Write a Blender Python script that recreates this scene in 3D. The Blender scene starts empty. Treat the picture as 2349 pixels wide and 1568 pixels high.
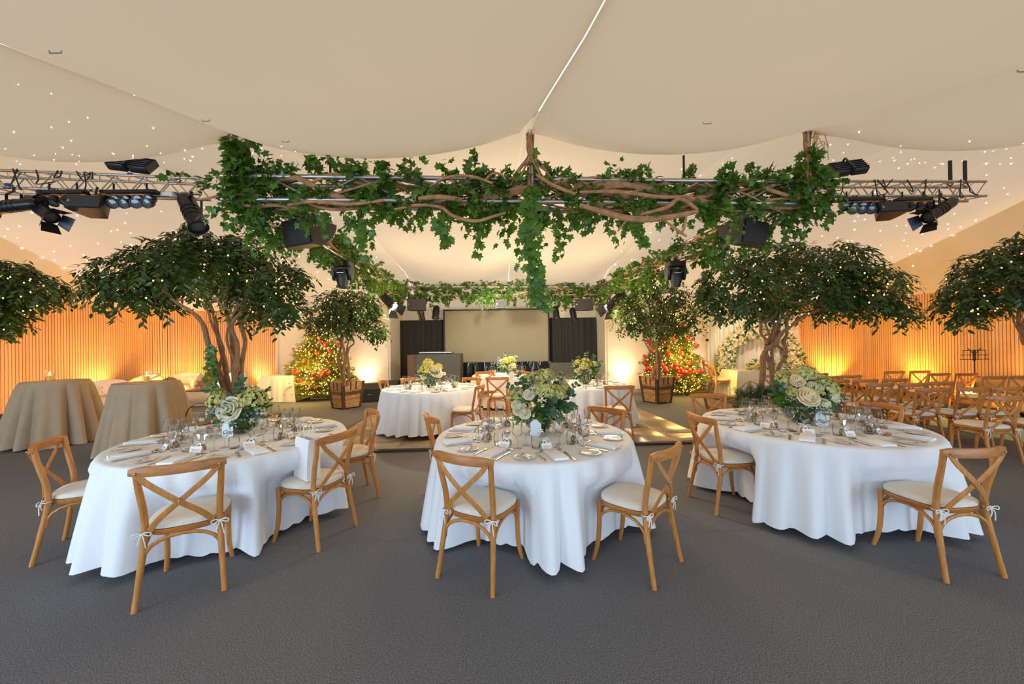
import bpy, math, random
import numpy as np
from mathutils import Vector, Matrix
D = bpy.data
SC = bpy.context.scene
COL = SC.collection
PI = math.pi
R = math.radians
random.seed(7)
RNG = np.random.default_rng(11)

# ------------------------------------------------------------------ camera
CAM_H, FPX = 1.61, 870.0
PITCH, ROLL = R(0.15), R(0.75)
cd = D.cameras.new('camera')
cam = D.objects.new('camera', cd)
COL.objects.link(cam)
cd.sensor_width = 36.0
cd.lens = 36.0 * FPX / 2349.0
cd.clip_start = 0.05
cd.clip_end = 200
cam.matrix_world = Matrix.Translation((0, 0, CAM_H)) @ (Matrix.Rotation(R(90) + PITCH, 4, 'X') @ Matrix.Rotation(-ROLL, 4, 'Z'))
SC.camera = cam

# ------------------------------------------------------------------ world, daylight, exposure
w = D.worlds.new('overcast_sky')
SC.world = w
w.use_nodes = True
w.node_tree.nodes['Background'].inputs['Color'].default_value = (1.0, 0.965, 0.91, 1)
w.node_tree.nodes['Background'].inputs['Strength'].default_value = 0.85


def area_light(name, loc, rot, sx, sy, power, col):
    l = D.lights.new(name, 'AREA')
    l.shape = 'RECTANGLE'
    l.size, l.size_y, l.energy, l.color = sx, sy, power, col
    o = D.objects.new(name, l)
    o.location, o.rotation_euler = loc, rot
    COL.objects.link(o)
    return o


def spot_light(name, loc, target, power, col, ang, blend=0.6, rad=0.05):
    l = D.lights.new(name, 'SPOT')
    l.energy, l.color, l.spot_size, l.spot_blend, l.shadow_soft_size = power, col, R(ang), blend, rad
    o = D.objects.new(name, l)
    o.location = loc
    o.rotation_euler = (Vector(target) - Vector(loc)).to_track_quat('-Z', 'Y').to_euler()
    COL.objects.link(o)
    return o


def point_light(name, loc, power, col, rad=0.1):
    l = D.lights.new(name, 'POINT')
    l.energy, l.color, l.shadow_soft_size = power, col, rad
    o = D.objects.new(name, l)
    o.location = loc
    COL.objects.link(o)
    return o


# three tall windows in the wall behind the camera
for wx, pw0 in ((-7.2, 400), (0.0, 110), (7.2, 230)):
    area_light('window_daylight', (wx, -2.1, 1.55), (R(90), 0, 0), 5.6, 2.3, pw0, (0.54, 0.76, 1.0))
AMBER = (1.0, 0.50, 0.13)
WARM = (1.0, 0.74, 0.46)
SC.view_settings.view_transform = 'Standard'
SC.view_settings.look = 'None'
SC.view_settings.gamma = 1.0
SC.view_settings.use_curve_mapping = False
SC.view_settings.exposure = 0.35
cy = SC.cycles
cy.max_bounces = 8
cy.diffuse_bounces = 4
cy.glossy_bounces = 3
cy.transmission_bounces = 4
cy.transparent_max_bounces = 28
cy.sample_clamp_indirect = 4.0
cy.caustics_reflective = False
cy.caustics_refractive = False
cy.use_denoising = True


# ------------------------------------------------------------------ measuring: a photo pixel as a ray from the camera
def ray(x, y):
    u, v = (x - 1174.5) / FPX, -(y - 784.0) / FPX
    c, s = math.cos(ROLL), math.sin(ROLL)
    u2, v2 = c * u + s * v, -s * u + c * v
    cp, sp = math.cos(PITCH), math.sin(PITCH)
    return (u2, cp - v2 * sp, sp + v2 * cp)


def G(x, y, z=0.0):
    r = ray(x, y)
    t = (z - CAM_H) / r[2]
    return Vector((r[0] * t, r[1] * t, z))


def at(x, y, d):
    r = ray(x, y)
    t = d / r[1]
    return Vector((r[0] * t, d, CAM_H + r[2] * t))


# ------------------------------------------------------------------ materials
MATS = {}


def nodes_of(m):
    m.use_nodes = True
    nt = m.node_tree
    return nt, nt.nodes['Principled BSDF'], nt.nodes['Material Output']


def mat(name, col, rough=0.6, metal=0.0, var=0.0, scale=20.0, bump=0.0, bscale=200.0, spec=0.5, stretch=None, rnd=0.0, sheen=0.0, sub=0.0):
    """principled surface with noise colour variation, fine bump and per-piece tint"""
    if name in MATS:
        return MATS[name]
    m = D.materials.new(name)
    nt, b, out = nodes_of(m)
    N, L = nt.nodes, nt.links
    b.inputs['Roughness'].default_value = rough
    b.inputs['Metallic'].default_value = metal
    b.inputs['Specular IOR Level'].default_value = spec
    b.inputs['Base Color'].default_value = (*col, 1)
    if sheen:
        b.inputs['Sheen Weight'].default_value = sheen
    src = None
    if var or bump:
        tc = N.new('ShaderNodeTexCoord')
        mp = N.new('ShaderNodeMapping')
        L.new(tc.outputs['Object'], mp.inputs['Vector'])
        if stretch:
            mp.inputs['Scale'].default_value = stretch
    if var:
        n = N.new('ShaderNodeTexNoise')
        n.inputs['Scale'].default_value = scale
        n.inputs['Detail'].default_value = 4
        L.new(mp.outputs['Vector'], n.inputs['Vector'])
        cr = N.new('ShaderNodeValToRGB')
        cr.color_ramp.elements[0].position = 0.3
        cr.color_ramp.elements[1].position = 0.7
        cr.color_ramp.elements[0].color = tuple(max(0, c * (1 - var)) for c in col) + (1,)
        cr.color_ramp.elements[1].color = tuple(min(1, c * (1 + var)) for c in col) + (1,)
        L.new(n.outputs['Fac'], cr.inputs['Fac'])
        src = cr.outputs['Color']
    if rnd:
        oi = N.new('ShaderNodeObjectInfo')
        ge = N.new('ShaderNodeNewGeometry')
        ad = N.new('ShaderNodeMath')
        ad.operation = 'ADD'
        L.new(oi.outputs['Random'], ad.inputs[0])
        L.new(ge.outputs['Random Per Island'], ad.inputs[1])
        fr = N.new('ShaderNodeMath')
        fr.operation = 'FRACT'
        L.new(ad.outputs[0], fr.inputs[0])
        mr = N.new('ShaderNodeMapRange')
        mr.inputs['To Min'].default_value = 1 - rnd
        mr.inputs['To Max'].default_value = 1 + rnd
        L.new(fr.outputs[0], mr.inputs['Value'])
        hs = N.new('ShaderNodeHueSaturation')
        L.new(mr.outputs[0], hs.inputs['Value'])
        if src:
            L.new(src, hs.inputs['Color'])
        else:
            hs.inputs['Color'].default_value = (*col, 1)
        src = hs.outputs['Color']
    if src:
        L.new(src, b.inputs['Base Color'])
    if bump:
        n2 = N.new('ShaderNodeTexNoise')
        n2.inputs['Scale'].default_value = bscale
        n2.inputs['Detail'].default_value = 3
        L.new(mp.outputs['Vector'], n2.inputs['Vector'])
        bp = N.new('ShaderNodeBump')
        bp.inputs['Strength'].default_value = bump
        bp.inputs['Distance'].default_value = 0.01
        L.new(n2.outputs['Fac'], bp.inputs['Height'])
        L.new(bp.outputs['Normal'], b.inputs['Normal'])
    if sub:
        b.inputs['Subsurface Weight'].default_value = sub
        b.inputs['Subsurface Radius'].default_value = (0.02, 0.02, 0.02)
    MATS[name] = m
    return m


def emit(name, col, strength, sample=False):
    if name in MATS:
        return MATS[name]
    m = D.materials.new(name)
    nt, b, out = nodes_of(m)
    e = nt.nodes.new('ShaderNodeEmission')
    e.inputs['Color'].default_value = (*col, 1)
    e.inputs['Strength'].default_value = strength
    nt.links.new(e.outputs[0], out.inputs['Surface'])
    if not sample:
        m.cycles.emission_sampling = 'NONE'
    MATS[name] = m
    return m


def thin_glass(name, tint=(0.96, 0.97, 0.97), boost=1.0, rough=0.0):
    """thin clear sheet: see-through with fresnel reflection"""
    if name in MATS:
        return MATS[name]
    m = D.materials.new(name)
    nt, b, out = nodes_of(m)
    N, L = nt.nodes, nt.links
    t = N.new('ShaderNodeBsdfTransparent')
    t.inputs['Color'].default_value = (*tint, 1)
    g = N.new('ShaderNodeBsdfGlossy')
    g.inputs['Roughness'].default_value = rough
    f = N.new('ShaderNodeLayerWeight')
    f.inputs['Blend'].default_value = 0.20 * boost
    pw = N.new('ShaderNodeMath')
    pw.operation = 'MULTIPLY'
    pw.inputs[1].default_value = 0.78
    L.new(f.outputs['Fresnel'], pw.inputs[0])
    mx = N.new('ShaderNodeMixShader')
    L.new(pw.outputs[0], mx.inputs['Fac'])
    L.new(t.outputs[0], mx.inputs[1])
    L.new(g.outputs[0], mx.inputs[2])
    L.new(mx.outputs[0], out.inputs['Surface'])
    MATS[name] = m
    return m


def fabric_translucent(name, col, trans_col, mixf, bump=0.1):
    m = D.materials.new(name)
    nt, b, out = nodes_of(m)
    N, L = nt.nodes, nt.links
    d_ = N.new('ShaderNodeBsdfDiffuse')
    d_.inputs['Color'].default_value = (*col, 1)
    t = N.new('ShaderNodeBsdfTranslucent')
    tc = N.new('ShaderNodeTexCoord')
    n = N.new('ShaderNodeTexNoise')
    n.inputs['Scale'].default_value = 0.6
    n.inputs['Detail'].default_value = 2
    L.new(tc.outputs['Object'], n.inputs['Vector'])
    cr = N.new('ShaderNodeValToRGB')
    cr.color_ramp.elements[0].color = tuple(c * 0.93 for c in trans_col) + (1,)
    cr.color_ramp.elements[1].color = tuple(min(1, c * 1.07) for c in trans_col) + (1,)
    L.new(n.outputs['Fac'], cr.inputs['Fac'])
    L.new(cr.outputs['Color'], t.inputs['Color'])
    mx = N.new('ShaderNodeMixShader')
    mx.inputs['Fac'].default_value = mixf
    L.new(d_.outputs[0], mx.inputs[1])
    L.new(t.outputs[0], mx.inputs[2])
    L.new(mx.outputs[0], out.inputs['Surface'])
    MATS[name] = m
    return m


def leaf_mat(name, col, rnd=0.35, rough=0.36):
    if name in MATS:
        return MATS[name]
    m = mat(name, col, rough, rnd=rnd, spec=0.5)
    nt = m.node_tree
    b = nt.nodes['Principled BSDF']
    t = nt.nodes.new('ShaderNodeBsdfTranslucent')
    t.inputs['Color'].default_value = (col[0] * 1.6, col[1] * 1.5, col[2] * 0.7, 1)
    mx = nt.nodes.new('ShaderNodeMixShader')
    mx.inputs['Fac'].default_value = 0.22
    nt.links.new(b.outputs[0], mx.inputs[1])
    nt.links.new(t.outputs[0], mx.inputs[2])
    nt.links.new(mx.outputs[0], nt.nodes['Material Output'].inputs['Surface'])
    return m


M_OAK = mat('oak', (0.50, 0.205, 0.046), 0.42, var=0.20, scale=6, stretch=(9, 9, 1.0), bump=0.05, bscale=40, rnd=0.10)
M_OAKX = mat('oak_crosswise', (0.44, 0.165, 0.036), 0.42, var=0.24, scale=6, stretch=(1.0, 9, 9), bump=0.05, bscale=40, rnd=0.10)
M_CUSH = mat('canvas_cushion', (0.74, 0.68, 0.58), 0.9, var=0.05, scale=9, bump=0.12, bscale=300)
M_TIE = mat('cotton_tie', (0.80, 0.78, 0.74), 0.9)
M_STEEL = mat('steel', (0.62, 0.60, 0.57), 0.18, 1.0)
M_DULL = mat('dull_steel', (0.45, 0.42, 0.38), 0.4, 1.0)
M_LINEN = mat('white_linen', (0.80, 0.80, 0.82), 0.85, bump=0.06, bscale=500, sheen=0.1)
M_NAPKIN = mat('napkin_cotton', (0.84, 0.84, 0.85), 0.9, bump=0.08, bscale=350)
M_TAUPE = mat('taupe_cloth', (0.37, 0.265, 0.165), 0.85, var=0.06, scale=6, bump=0.08, bscale=300)
M_CREAM_CLOTH = mat('cream_cloth', (0.72, 0.67, 0.54), 0.85, bump=0.05, bscale=300)
M_CARPET = mat('charcoal_carpet', (0.152, 0.150, 0.158), 0.95, var=0.6, scale=150, bump=0.35, bscale=420, spec=0.1)
M_SLAT = mat('slat_oak', (0.62, 0.36, 0.165), 0.55, var=0.14, scale=5, stretch=(14, 14, 0.7), rnd=0.10)
M_GAP = mat('slat_backing', (0.035, 0.022, 0.012), 0.9)
M_PLINTH = mat('dark_plinth', (0.02, 0.016, 0.012), 0.6)
M_WALLW = mat('cream_wall', (0.76, 0.69, 0.56), 0.8, var=0.02, scale=3, bump=0.03, bscale=120)
M_CEIL = fabric_translucent('lining_fabric', (0.66, 0.60, 0.50), (0.73, 0.605, 0.465), 0.60)
M_GABLE = mat('gable_fabric', (0.70, 0.60, 0.45), 0.85, var=0.04, scale=2, bump=0.08, bscale=14)
M_ALU = mat('truss_aluminium', (0.50, 0.48, 0.46), 0.42, 1.0, var=0.08, scale=30)
M_BLACK = mat('black_plastic', (0.016, 0.016, 0.017), 0.45, bump=0.05, bscale=300)
M_GRILL = mat('speaker_grille', (0.024, 0.024, 0.026), 0.6, bump=0.5, bscale=500)
M_BLKMET = mat('black_metal', (0.02, 0.02, 0.022), 0.35, 0.4)
M_LENS = mat('lamp_lens', (0.10, 0.10, 0.10), 0.15)
M_FICUS = leaf_mat('ficus_leaf', (0.038, 0.076, 0.014))
M_IVY = leaf_mat('ivy_leaf', (0.064, 0.150, 0.014))
M_BARK = mat('tree_bark', (0.27, 0.145, 0.068), 0.85, var=0.35, scale=9, stretch=(6, 6, 1), bump=0.7, bscale=60)
M_VINE = mat('dry_vine', (0.40, 0.20, 0.09), 0.85, var=0.3, scale=12, bump=0.6, bscale=80)
M_GLASS = thin_glass('clear_glass')
M_VASE = thin_glass('vase_glass', (0.88, 0.93, 0.90), 1.8)
M_CELLO = thin_glass('cellophane', (0.90, 0.88, 0.85), 2.4, 0.2)
M_CHINA = mat('china', (0.78, 0.77, 0.73), 0.15)
M_CARD = mat('card_paper', (0.86, 0.83, 0.78), 0.8)
M_ROSEGOLD = mat('rose_gold_ink', (0.62, 0.30, 0.16), 0.45)
M_INK = mat('black_ink', (0.03, 0.03, 0.03), 0.6)
M_RIBBON = mat('satin_ribbon', (0.86, 0.85, 0.84), 0.4)
M_SWEET = mat('brown_sweets', (0.55, 0.35, 0.20), 0.55, var=0.4, scale=60)
M_HYDR = mat('hydrangea_green', (0.52, 0.49, 0.15), 0.7, rnd=0.32)
M_HYDRY = mat('hydrangea_yellow', (0.74, 0.62, 0.13), 0.7, rnd=0.3)
M_HYDRP = mat('hydrangea_mauve', (0.28, 0.15, 0.13), 0.7, rnd=0.3)
def petal_mat(name, col):
    m = mat(name, col, 0.6, rnd=0.06)
    nt = m.node_tree
    t = nt.nodes.new('ShaderNodeBsdfTranslucent')
    t.inputs['Color'].default_value = (*[min(1, c * 1.08) for c in col], 1)
    mx = nt.nodes.new('ShaderNodeMixShader')
    mx.inputs['Fac'].default_value = 0.45
    nt.links.new(nt.nodes['Principled BSDF'].outputs[0], mx.inputs[1])
    nt.links.new(t.outputs[0], mx.inputs[2])
    nt.links.new(mx.outputs[0], nt.nodes['Material Output'].inputs['Surface'])
    return m


M_ROSE = petal_mat('cream_rose', (1.0, 0.86, 0.63))
M_ROSEW = petal_mat('white_rose', (1.0, 0.92, 0.76))
M_PINK = petal_mat('peach_rose', (0.76, 0.46, 0.33))
M_EUC = leaf_mat('eucalyptus_leaf', (0.055, 0.125, 0.07), 0.3, 0.55)
M_LEAFG = leaf_mat('bright_leaf', (0.055, 0.15, 0.02), 0.35)
M_STEM = mat('green_stem', (0.09, 0.17, 0.04), 0.6)
M_BERRY = mat('blue_berry', (0.09, 0.15, 0.22), 0.3)
M_BABYB = mat('white_filler_flower', (0.62, 0.64, 0.50), 0.8, rnd=0.3)
M_SCREEN = mat('screen_fabric', (0.30, 0.265, 0.19), 0.85, var=0.03, scale=2)
M_DRAPE = mat('black_drape', (0.022, 0.021, 0.018), 0.8, sheen=0.2)
M_GLOSS = mat('glossy_black_vinyl', (0.012, 0.013, 0.013), 0.06, bump=0.25, bscale=6)
M_MATTEBLK = mat('grey_black_cover', (0.085, 0.085, 0.070), 0.55, bump=0.1, bscale=8)
M_GREYBOX = mat('grey_riser', (0.10, 0.095, 0.085), 0.7)
M_BROWNBOX = mat('brown_board', (0.14, 0.075, 0.05), 0.6)
M_FLOORW = mat('dance_floor_wood', (0.34, 0.26, 0.18), 0.28, var=0.35, scale=3, stretch=(1, 9, 1), rnd=0.16)
M_EDGE = mat('black_edge_strip', (0.014, 0.013, 0.013), 0.5)
M_RED = mat('red_bauble', (0.60, 0.035, 0.02), 0.16)
M_GOLD = mat('gold_bauble', (0.72, 0.52, 0.20), 0.16, 0.9)
M_SILVER = mat('silver_bauble', (0.66, 0.64, 0.60), 0.12, 0.95)
M_NEEDLE = leaf_mat('fir_needle', (0.24, 0.25, 0.04), 0.4, 0.6)
M_BULB = emit('fairy_bulb', (1.0, 0.60, 0.14), 4.0)
M_STAR = emit('star_led', (0.72, 0.90, 1.0), 6.0)
M_FLAME = emit('candle_flame', (1.0, 0.55, 0.12), 12.0)
M_WAX = mat('candle_wax', (0.85, 0.62, 0.30), 0.5)
M_LAMPON = emit('lamp_on', (1.0, 0.96, 0.85), 9.0)
M_UPON = emit('uplight_on', (1.0, 0.72, 0.35), 20.0)
M_WIRE = mat('black_wire', (0.012, 0.012, 0.010), 0.6)
M_CRATE = mat('crate_wood', (0.42, 0.23, 0.095), 0.7, var=0.45, scale=4, stretch=(2, 2, 7), bump=0.25, bscale=40, rnd=0.14)
M_CRATED = mat('dark_crate_wood', (0.075, 0.040, 0.020), 0.7, var=0.4, scale=5, bump=0.2, bscale=40)
M_SOIL = mat('moss', (0.035, 0.055, 0.014), 0.95, var=0.5, scale=30, bump=1.0, bscale=60)
M_LEATHER = mat('dark_leather', (0.05, 0.03, 0.015), 0.5)
M_UPHOL = mat('cream_upholstery', (0.64, 0.54, 0.43), 0.85, bump=0.1, bscale=200)
M_RUNNER = mat('pale_green_runner', (0.42, 0.46, 0.24), 0.9, bump=0.1, bscale=300)
M_TAN = mat('tan_fabric', (0.34, 0.22, 0.10), 0.85)
M_BAG = mat('white_paper', (0.83, 0.82, 0.80), 0.7, bump=0.05, bscale=12)
M_ACRYL = mat('frosted_acrylic', (0.72, 0.77, 0.80), 0.35)
M_SIGN = emit('exit_sign_face', (0.05, 0.72, 0.62), 1.1)
M_SIGNW = emit('exit_sign_white', (0.9, 1.0, 0.95), 1.3)
M_POT = mat('stone_bowl', (0.30, 0.27, 0.22), 0.7)
M_BLUE = mat('blue_tape', (0.02, 0.06, 0.30), 0.6)


# ------------------------------------------------------------------ mesh helpers
class MB:
    def __init__(self):
        self.v, self.f, self.m = [], [], []

    def add(self, vs, fs, mi=0):
        o = len(self.v)
        self.v.extend([tuple(p) for p in vs])
        for q in fs:
            self.f.append(tuple(i + o for i in q))
            self.m.append(mi)
        return self

    def box(self, x0, x1, y0, y1, z0, z1, mi=0, M=None):
        vs = [Vector(p) for p in ((x0, y0, z0), (x1, y0, z0), (x1, y1, z0), (x0, y1, z0), (x0, y0, z1), (x1, y0, z1), (x1, y1, z1), (x0, y1, z1))]
        if M:
            vs = [M @ p for p in vs]
        return self.add(vs, [(3, 2, 1, 0), (4, 5, 6, 7), (0, 1, 5, 4), (1, 2, 6, 5), (2, 3, 7, 6), (3, 0, 4, 7)], mi)

    def bbox(self, x0, x1, y0, y1, z0, z1, b=0.01, mi=0, M=None):
        """box with chamfered vertical and horizontal edges"""
        def ring(z, e):
            return [(x0 + b + e, y0 + e, z), (x1 - b - e, y0 + e, z), (x1 - e, y0 + b + e, z), (x1 - e, y1 - b - e, z), (x1 - b - e, y1 - e, z), (x0 + b + e, y1 - e, z), (x0 + e, y1 - b - e, z), (x0 + e, y0 + b + e, z)]
        rs = [ring(z0, b), ring(z0 + b, 0), ring(z1 - b, 0), ring(z1, b)]
        if M:
            rs = [[M @ Vector(p) for p in r] for r in rs]
        return self.loft(rs, mi=mi)

    def loft(self, rings, closed=True, cap=True, mi=0):
        n = len(rings[0])
        vs = [p for r in rings for p in r]
        fs = []
        for i in range(len(rings) - 1):
            for j in range(n if closed else n - 1):
                k = (j + 1) % n
                fs.append((i * n + j, i * n + k, (i + 1) * n + k, (i + 1) * n + j))
        if cap and closed:
            fs.append(tuple(reversed(range(n))))
            o = (len(rings) - 1) * n
            fs.append(tuple(range(o, o + n)))
        return self.add(vs, fs, mi)

    def tube(self, pts, rad, n=8, mi=0, cap=True, flat=1.0):
        pts = [Vector(p) for p in pts]
        if not isinstance(rad, (list, tuple)):
            rad = [rad] * len(pts)
        rings = []
        ref = None
        for i, p in enumerate(pts):
            t = (pts[min(i + 1, len(pts) - 1)] - pts[max(i - 1, 0)])
            t = t.normalized() if t.length > 1e-9 else Vector((0, 0, 1))
            if ref is None:
                ref = Vector((0, 0, 1)) if abs(t.z) < 0.9 else Vector((1, 0, 0))
            a = (ref - t * ref.dot(t))
            a = a.normalized() if a.length > 1e-6 else t.orthogonal().normalized()
            b = t.cross(a)
            ref = a
            rings.append([p + (a * math.cos(2 * PI * k / n) + b * math.sin(2 * PI * k / n) * flat) * rad[i] for k in range(n)])
        return self.loft(rings, cap=cap, mi=mi)

    def strip(self, pts, width, thick, up, mi=0):
        """flat bar along pts: width measured along 'up', thickness across"""
        pts = [Vector(p) for p in pts]
        rings = []
        for i, p in enumerate(pts):
            t = (pts[min(i + 1, len(pts) - 1)] - pts[max(i - 1, 0)]).normalized()
            u = Vector(up(i) if callable(up) else up)
            u = (u - t * u.dot(t)).normalized()
            s = t.cross(u)
            wv = width[i] if isinstance(width, (list, tuple)) else width
            c = 0.72
            rings.append([p + u * (wv * a * 0.5) + s * (thick * b * 0.5) for a, b in ((-1, -c), (-c, -1), (c, -1), (1, -c), (1, c), (c, 1), (-c, 1), (-1, c))])
        return self.loft(rings, mi=mi)

    def lathe(self, prof, n=20, mi=0, c=(0, 0, 0), cap=False):
        rings = [[(c[0] + r * math.cos(2 * PI * k / n), c[1] + r * math.sin(2 * PI * k / n), c[2] + z) for k in range(n)] for r, z in prof]
        return self.loft(rings, cap=cap, mi=mi)

    def ball(self, c, r, nu=10, nv=6, mi=0, sz=1.0):
        prof = [(max(1e-4, r * math.sin(PI * i / nv)), -r * sz * math.cos(PI * i / nv)) for i in range(nv + 1)]
        return self.lathe(prof, nu, mi, c)

    def build(self, name, mats, parent=None, smooth=40, loc=None):
        me = D.meshes.new(name)
        me.from_pydata(self.v, [], self.f)
        return link_mesh(name, me, mats, parent, smooth, loc, self.m)


def link_mesh(name, me, mats, parent=None, smooth=40, loc=None, mi=None):
    for m in (mats if isinstance(mats, (list, tuple)) else [mats]):
        me.materials.append(m)
    n = len(me.polygons)
    if mi is not None and any(mi):
        me.polygons.foreach_set('material_index', mi)
    if smooth:
        me.polygons.foreach_set('use_smooth', [True] * n)
        me.update()
        if smooth < 180:
            me.set_sharp_from_angle(angle=R(smooth))
    me.update()
    o = D.objects.new(name, me)
    COL.objects.link(o)
    if parent:
        o.parent = parent
    if loc is not None:
        o.location = loc
    return o


def inst(name, me, parent=None, loc=(0, 0, 0), M=None):
    o = D.objects.new(name, me)
    COL.objects.link(o)
    if parent:
        o.parent = parent
    if M is not None:
        o.matrix_basis = M
    else:
        o.location = loc
    return o


def tag(o, label=None, cat=None, group=None, kind=None):
    if label:
        o['label'] = label
    if cat:
        o['category'] = cat
    if group:
        o['group'] = group
    if kind:
        o['kind'] = kind
    return o


def thing(name, label, cat, loc=(0, 0, 0), rz=0.0, group=None):
    o = D.objects.new(name, None)
    o.empty_display_size = 0.1
    COL.objects.link(o)
    o.location = loc
    o.rotation_euler = (0, 0, rz)
    return tag(o, label, cat, group)


def kids(o):
    return KIDS.get(o.name) or [c for c in o.children]


KIDS = {}


def remember(o):
    """keep a prototype's children listed, so that copying it never scans the scene"""
    for c in o.children_recursive:
        KIDS[c.name] = list(c.children)
    KIDS[o.name] = list(o.children)
    return o


def copy_tree(o, loc=None, rz=None, label=None, group=None, parent=None):
    c = o.copy()
    COL.objects.link(c)
    if parent:
        c.parent = parent
    if loc is not None:
        c.location = loc
    if rz is not None:
        c.rotation_euler = (0, 0, rz)
    if label:
        c['label'] = label
    if group:
        c['group'] = group
    for ch in KIDS.get(o.name, []):
        copy_tree(ch, parent=c)
    return c


def struct(o):
    o['kind'] = 'structure'
    return o


def stuff(o):
    o['kind'] = 'stuff'
    return o


# ------------------------------------------------------------------ leaves: many small shapes in one mesh, or one object each
def T_OVATE(n=5, wid=0.42, fold=0.12, droop=0.12):
    """pointed oval leaf along +y, length 1, folded on its midrib"""
    vs, fs = [(0, 0, 0)], []
    for i in range(1, n):
        t = i / n
        wv = wid * math.sin(PI * t ** 0.8) * 0.5
        z = -droop * t * t
        vs += [(-wv, t, z + fold * wv), (0, t, z - 0.02), (wv, t, z + fold * wv)]
    vs.append((0, 1, -droop))
    fs += [(0, 2, 1), (0, 3, 2)]
    for i in range(n - 2):
        a = 1 + 3 * i
        fs += [(a, a + 1, a + 4, a + 3), (a + 1, a + 2, a + 5, a + 4)]
    a = 1 + 3 * (n - 2)
    fs += [(a, a + 1, len(vs) - 1), (a + 1, a + 2, len(vs) - 1)]
    return np.array(vs, float), fs


def T_IVY():
    pts = [(0, 0), (0.20, -0.10), (0.42, -0.02), (0.34, 0.22), (0.56, 0.44), (0.24, 0.52), (0, 1.0), (-0.24, 0.52), (-0.56, 0.44), (-0.34, 0.22), (-0.42, -0.02), (-0.20, -0.10)]
    vs = [(x, y, -0.14 * abs(x) - 0.10 * y * y) for x, y in pts] + [(0, 0.3, 0.03)]
    fs = [(i, (i + 1) % 12, 12) for i in range(12)]
    return np.array(vs, float), fs


def T_ROUND():
    vs = [(0, 0, 0)] + [(0.45 * math.sin(a), 0.5 - 0.5 * math.cos(a), 0.06 * math.cos(2 * a)) for a in [2 * PI * k / 8 for k in range(1, 8)]] + [(0, 0.5, -0.05)]
    n = 8
    return np.array(vs, float), [(i, (i + 1) % n, n) for i in range(n)]


def T_FLORET():
    """four round petals"""
    vs, fs = [(0, 0, 0)], []
    for k in range(4):
        a = k * PI / 2
        for da, r, z in ((-0.55, 0.38, 0.05), (-0.33, 0.55, 0.08), (0.33, 0.55, 0.08), (0.55, 0.38, 0.05)):
            vs.append((r * math.sin(a + da), r * math.cos(a + da), z))
        b = 1 + 4 * k
        fs.append((0, b + 3, b + 2, b + 1, b))
    return np.array(vs, float), fs


def T_SPRIG(n=9):
    """short fir twig with needles on both sides"""
    vs, fs = [], []
    for i in range(n):
        t = i / n
        for s in (-1, 1):
            o = len(vs)
            ln = 0.30 * (1 - 0.5 * t)
            vs += [(0.0, t, 0), (0.0, t + 0.07, 0), (s * ln, t + 0.20, 0.05 * (1 if i % 2 else -1))]
            fs.append((o, o + 1, o + 2))
    o = len(vs)
    vs += [(-0.02, 0, 0), (0.02, 0, 0), (0, 1.15, 0)]
    fs.append((o, o + 1, o + 2))
    return np.array(vs, float), fs


def frames(dirs, norms):
    """rotation matrices (N,3,3): y axis along dirs, z axis near norms"""
    y = dirs / (np.linalg.norm(dirs, axis=1, keepdims=True) + 1e-9)
    z = norms - y * np.sum(norms * y, axis=1, keepdims=True)
    z = z / (np.linalg.norm(z, axis=1, keepdims=True) + 1e-9)
    x = np.cross(y, z)
    return np.stack([x, y, z], axis=2)


def cloud(name, T, pos, rot, scale, mats, parent=None, smooth=180, offset=(0, 0, 0)):
    tv, tf = T
    n, k = len(pos), len(tv)
    V = np.einsum('nij,kj->nki', rot, tv) * np.asarray(scale)[:, None, None] + pos[:, None, :]
    V = V.reshape(-1, 3) - np.asarray(offset)
    sizes = np.array([len(q) for q in tf])
    loops = np.concatenate([np.array(q) for q in tf])
    L = (loops[None, :] + (np.arange(n) * k)[:, None]).reshape(-1)
    me = D.meshes.new(name)
    me.vertices.add(n * k)
    me.vertices.foreach_set('co', V.reshape(-1).astype(np.float32))
    me.loops.add(len(L))
    me.loops.foreach_set('vertex_index', L.astype(np.int32))
    st = np.concatenate([[0], np.cumsum(np.tile(sizes, n))[:-1]])
    me.polygons.add(n * len(tf))
    me.polygons.foreach_set('loop_start', st.astype(np.int32))
    me.polygons.foreach_set('loop_total', np.tile(sizes, n).astype(np.int32))
    me.update(calc_edges=True)
    me.validate()
    return link_mesh(name, me, mats, parent, smooth)


def leaf_parts(name, T, pos, rot, scale, mats, parent, base=(0, 0, 0)):
    me = D.meshes.new(name)
    me.from_pydata([tuple(p) for p in T[0]], [], T[1])
    me.materials.append(mats)
    me.polygons.foreach_set('use_smooth', [True] * len(me.polygons))
    for p, r, s in zip(pos, rot, scale):
        M = Matrix([[r[0][0] * s, r[0][1] * s, r[0][2] * s, p[0] - base[0]], [r[1][0] * s, r[1][1] * s, r[1][2] * s, p[1] - base[1]],
                    [r[2][0] * s, r[2][1] * s, r[2][2] * s, p[2] - base[2]], [0, 0, 0, 1]])
        inst(name, me, parent, M=M)


def split_leaves(name, stuffname, T, pos, rot, scale, mats, parent, base, n_parts):
    """the n nearest the camera as a part each, the others as one part"""
    d = np.linalg.norm(pos - np.array([0, 0, CAM_H]), axis=1)
    o = np.argsort(d)
    a, b = o[:n_parts], o[n_parts:]
    if len(a):
        leaf_parts(name, T, pos[a], rot[a], scale[a], mats, parent, base)
    if len(b):
        stuff(cloud(stuffname, T, pos[b], rot[b], scale[b], mats, parent, offset=base))


OVATE, IVY, ROUND, FLORET, SPRIG = T_OVATE(), T_IVY(), T_ROUND(), T_FLORET(), T_SPRIG()


def unit(n, rng=RNG):
    v = rng.normal(size=(n, 3))
    return v / np.linalg.norm(v, axis=1, keepdims=True)


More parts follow.
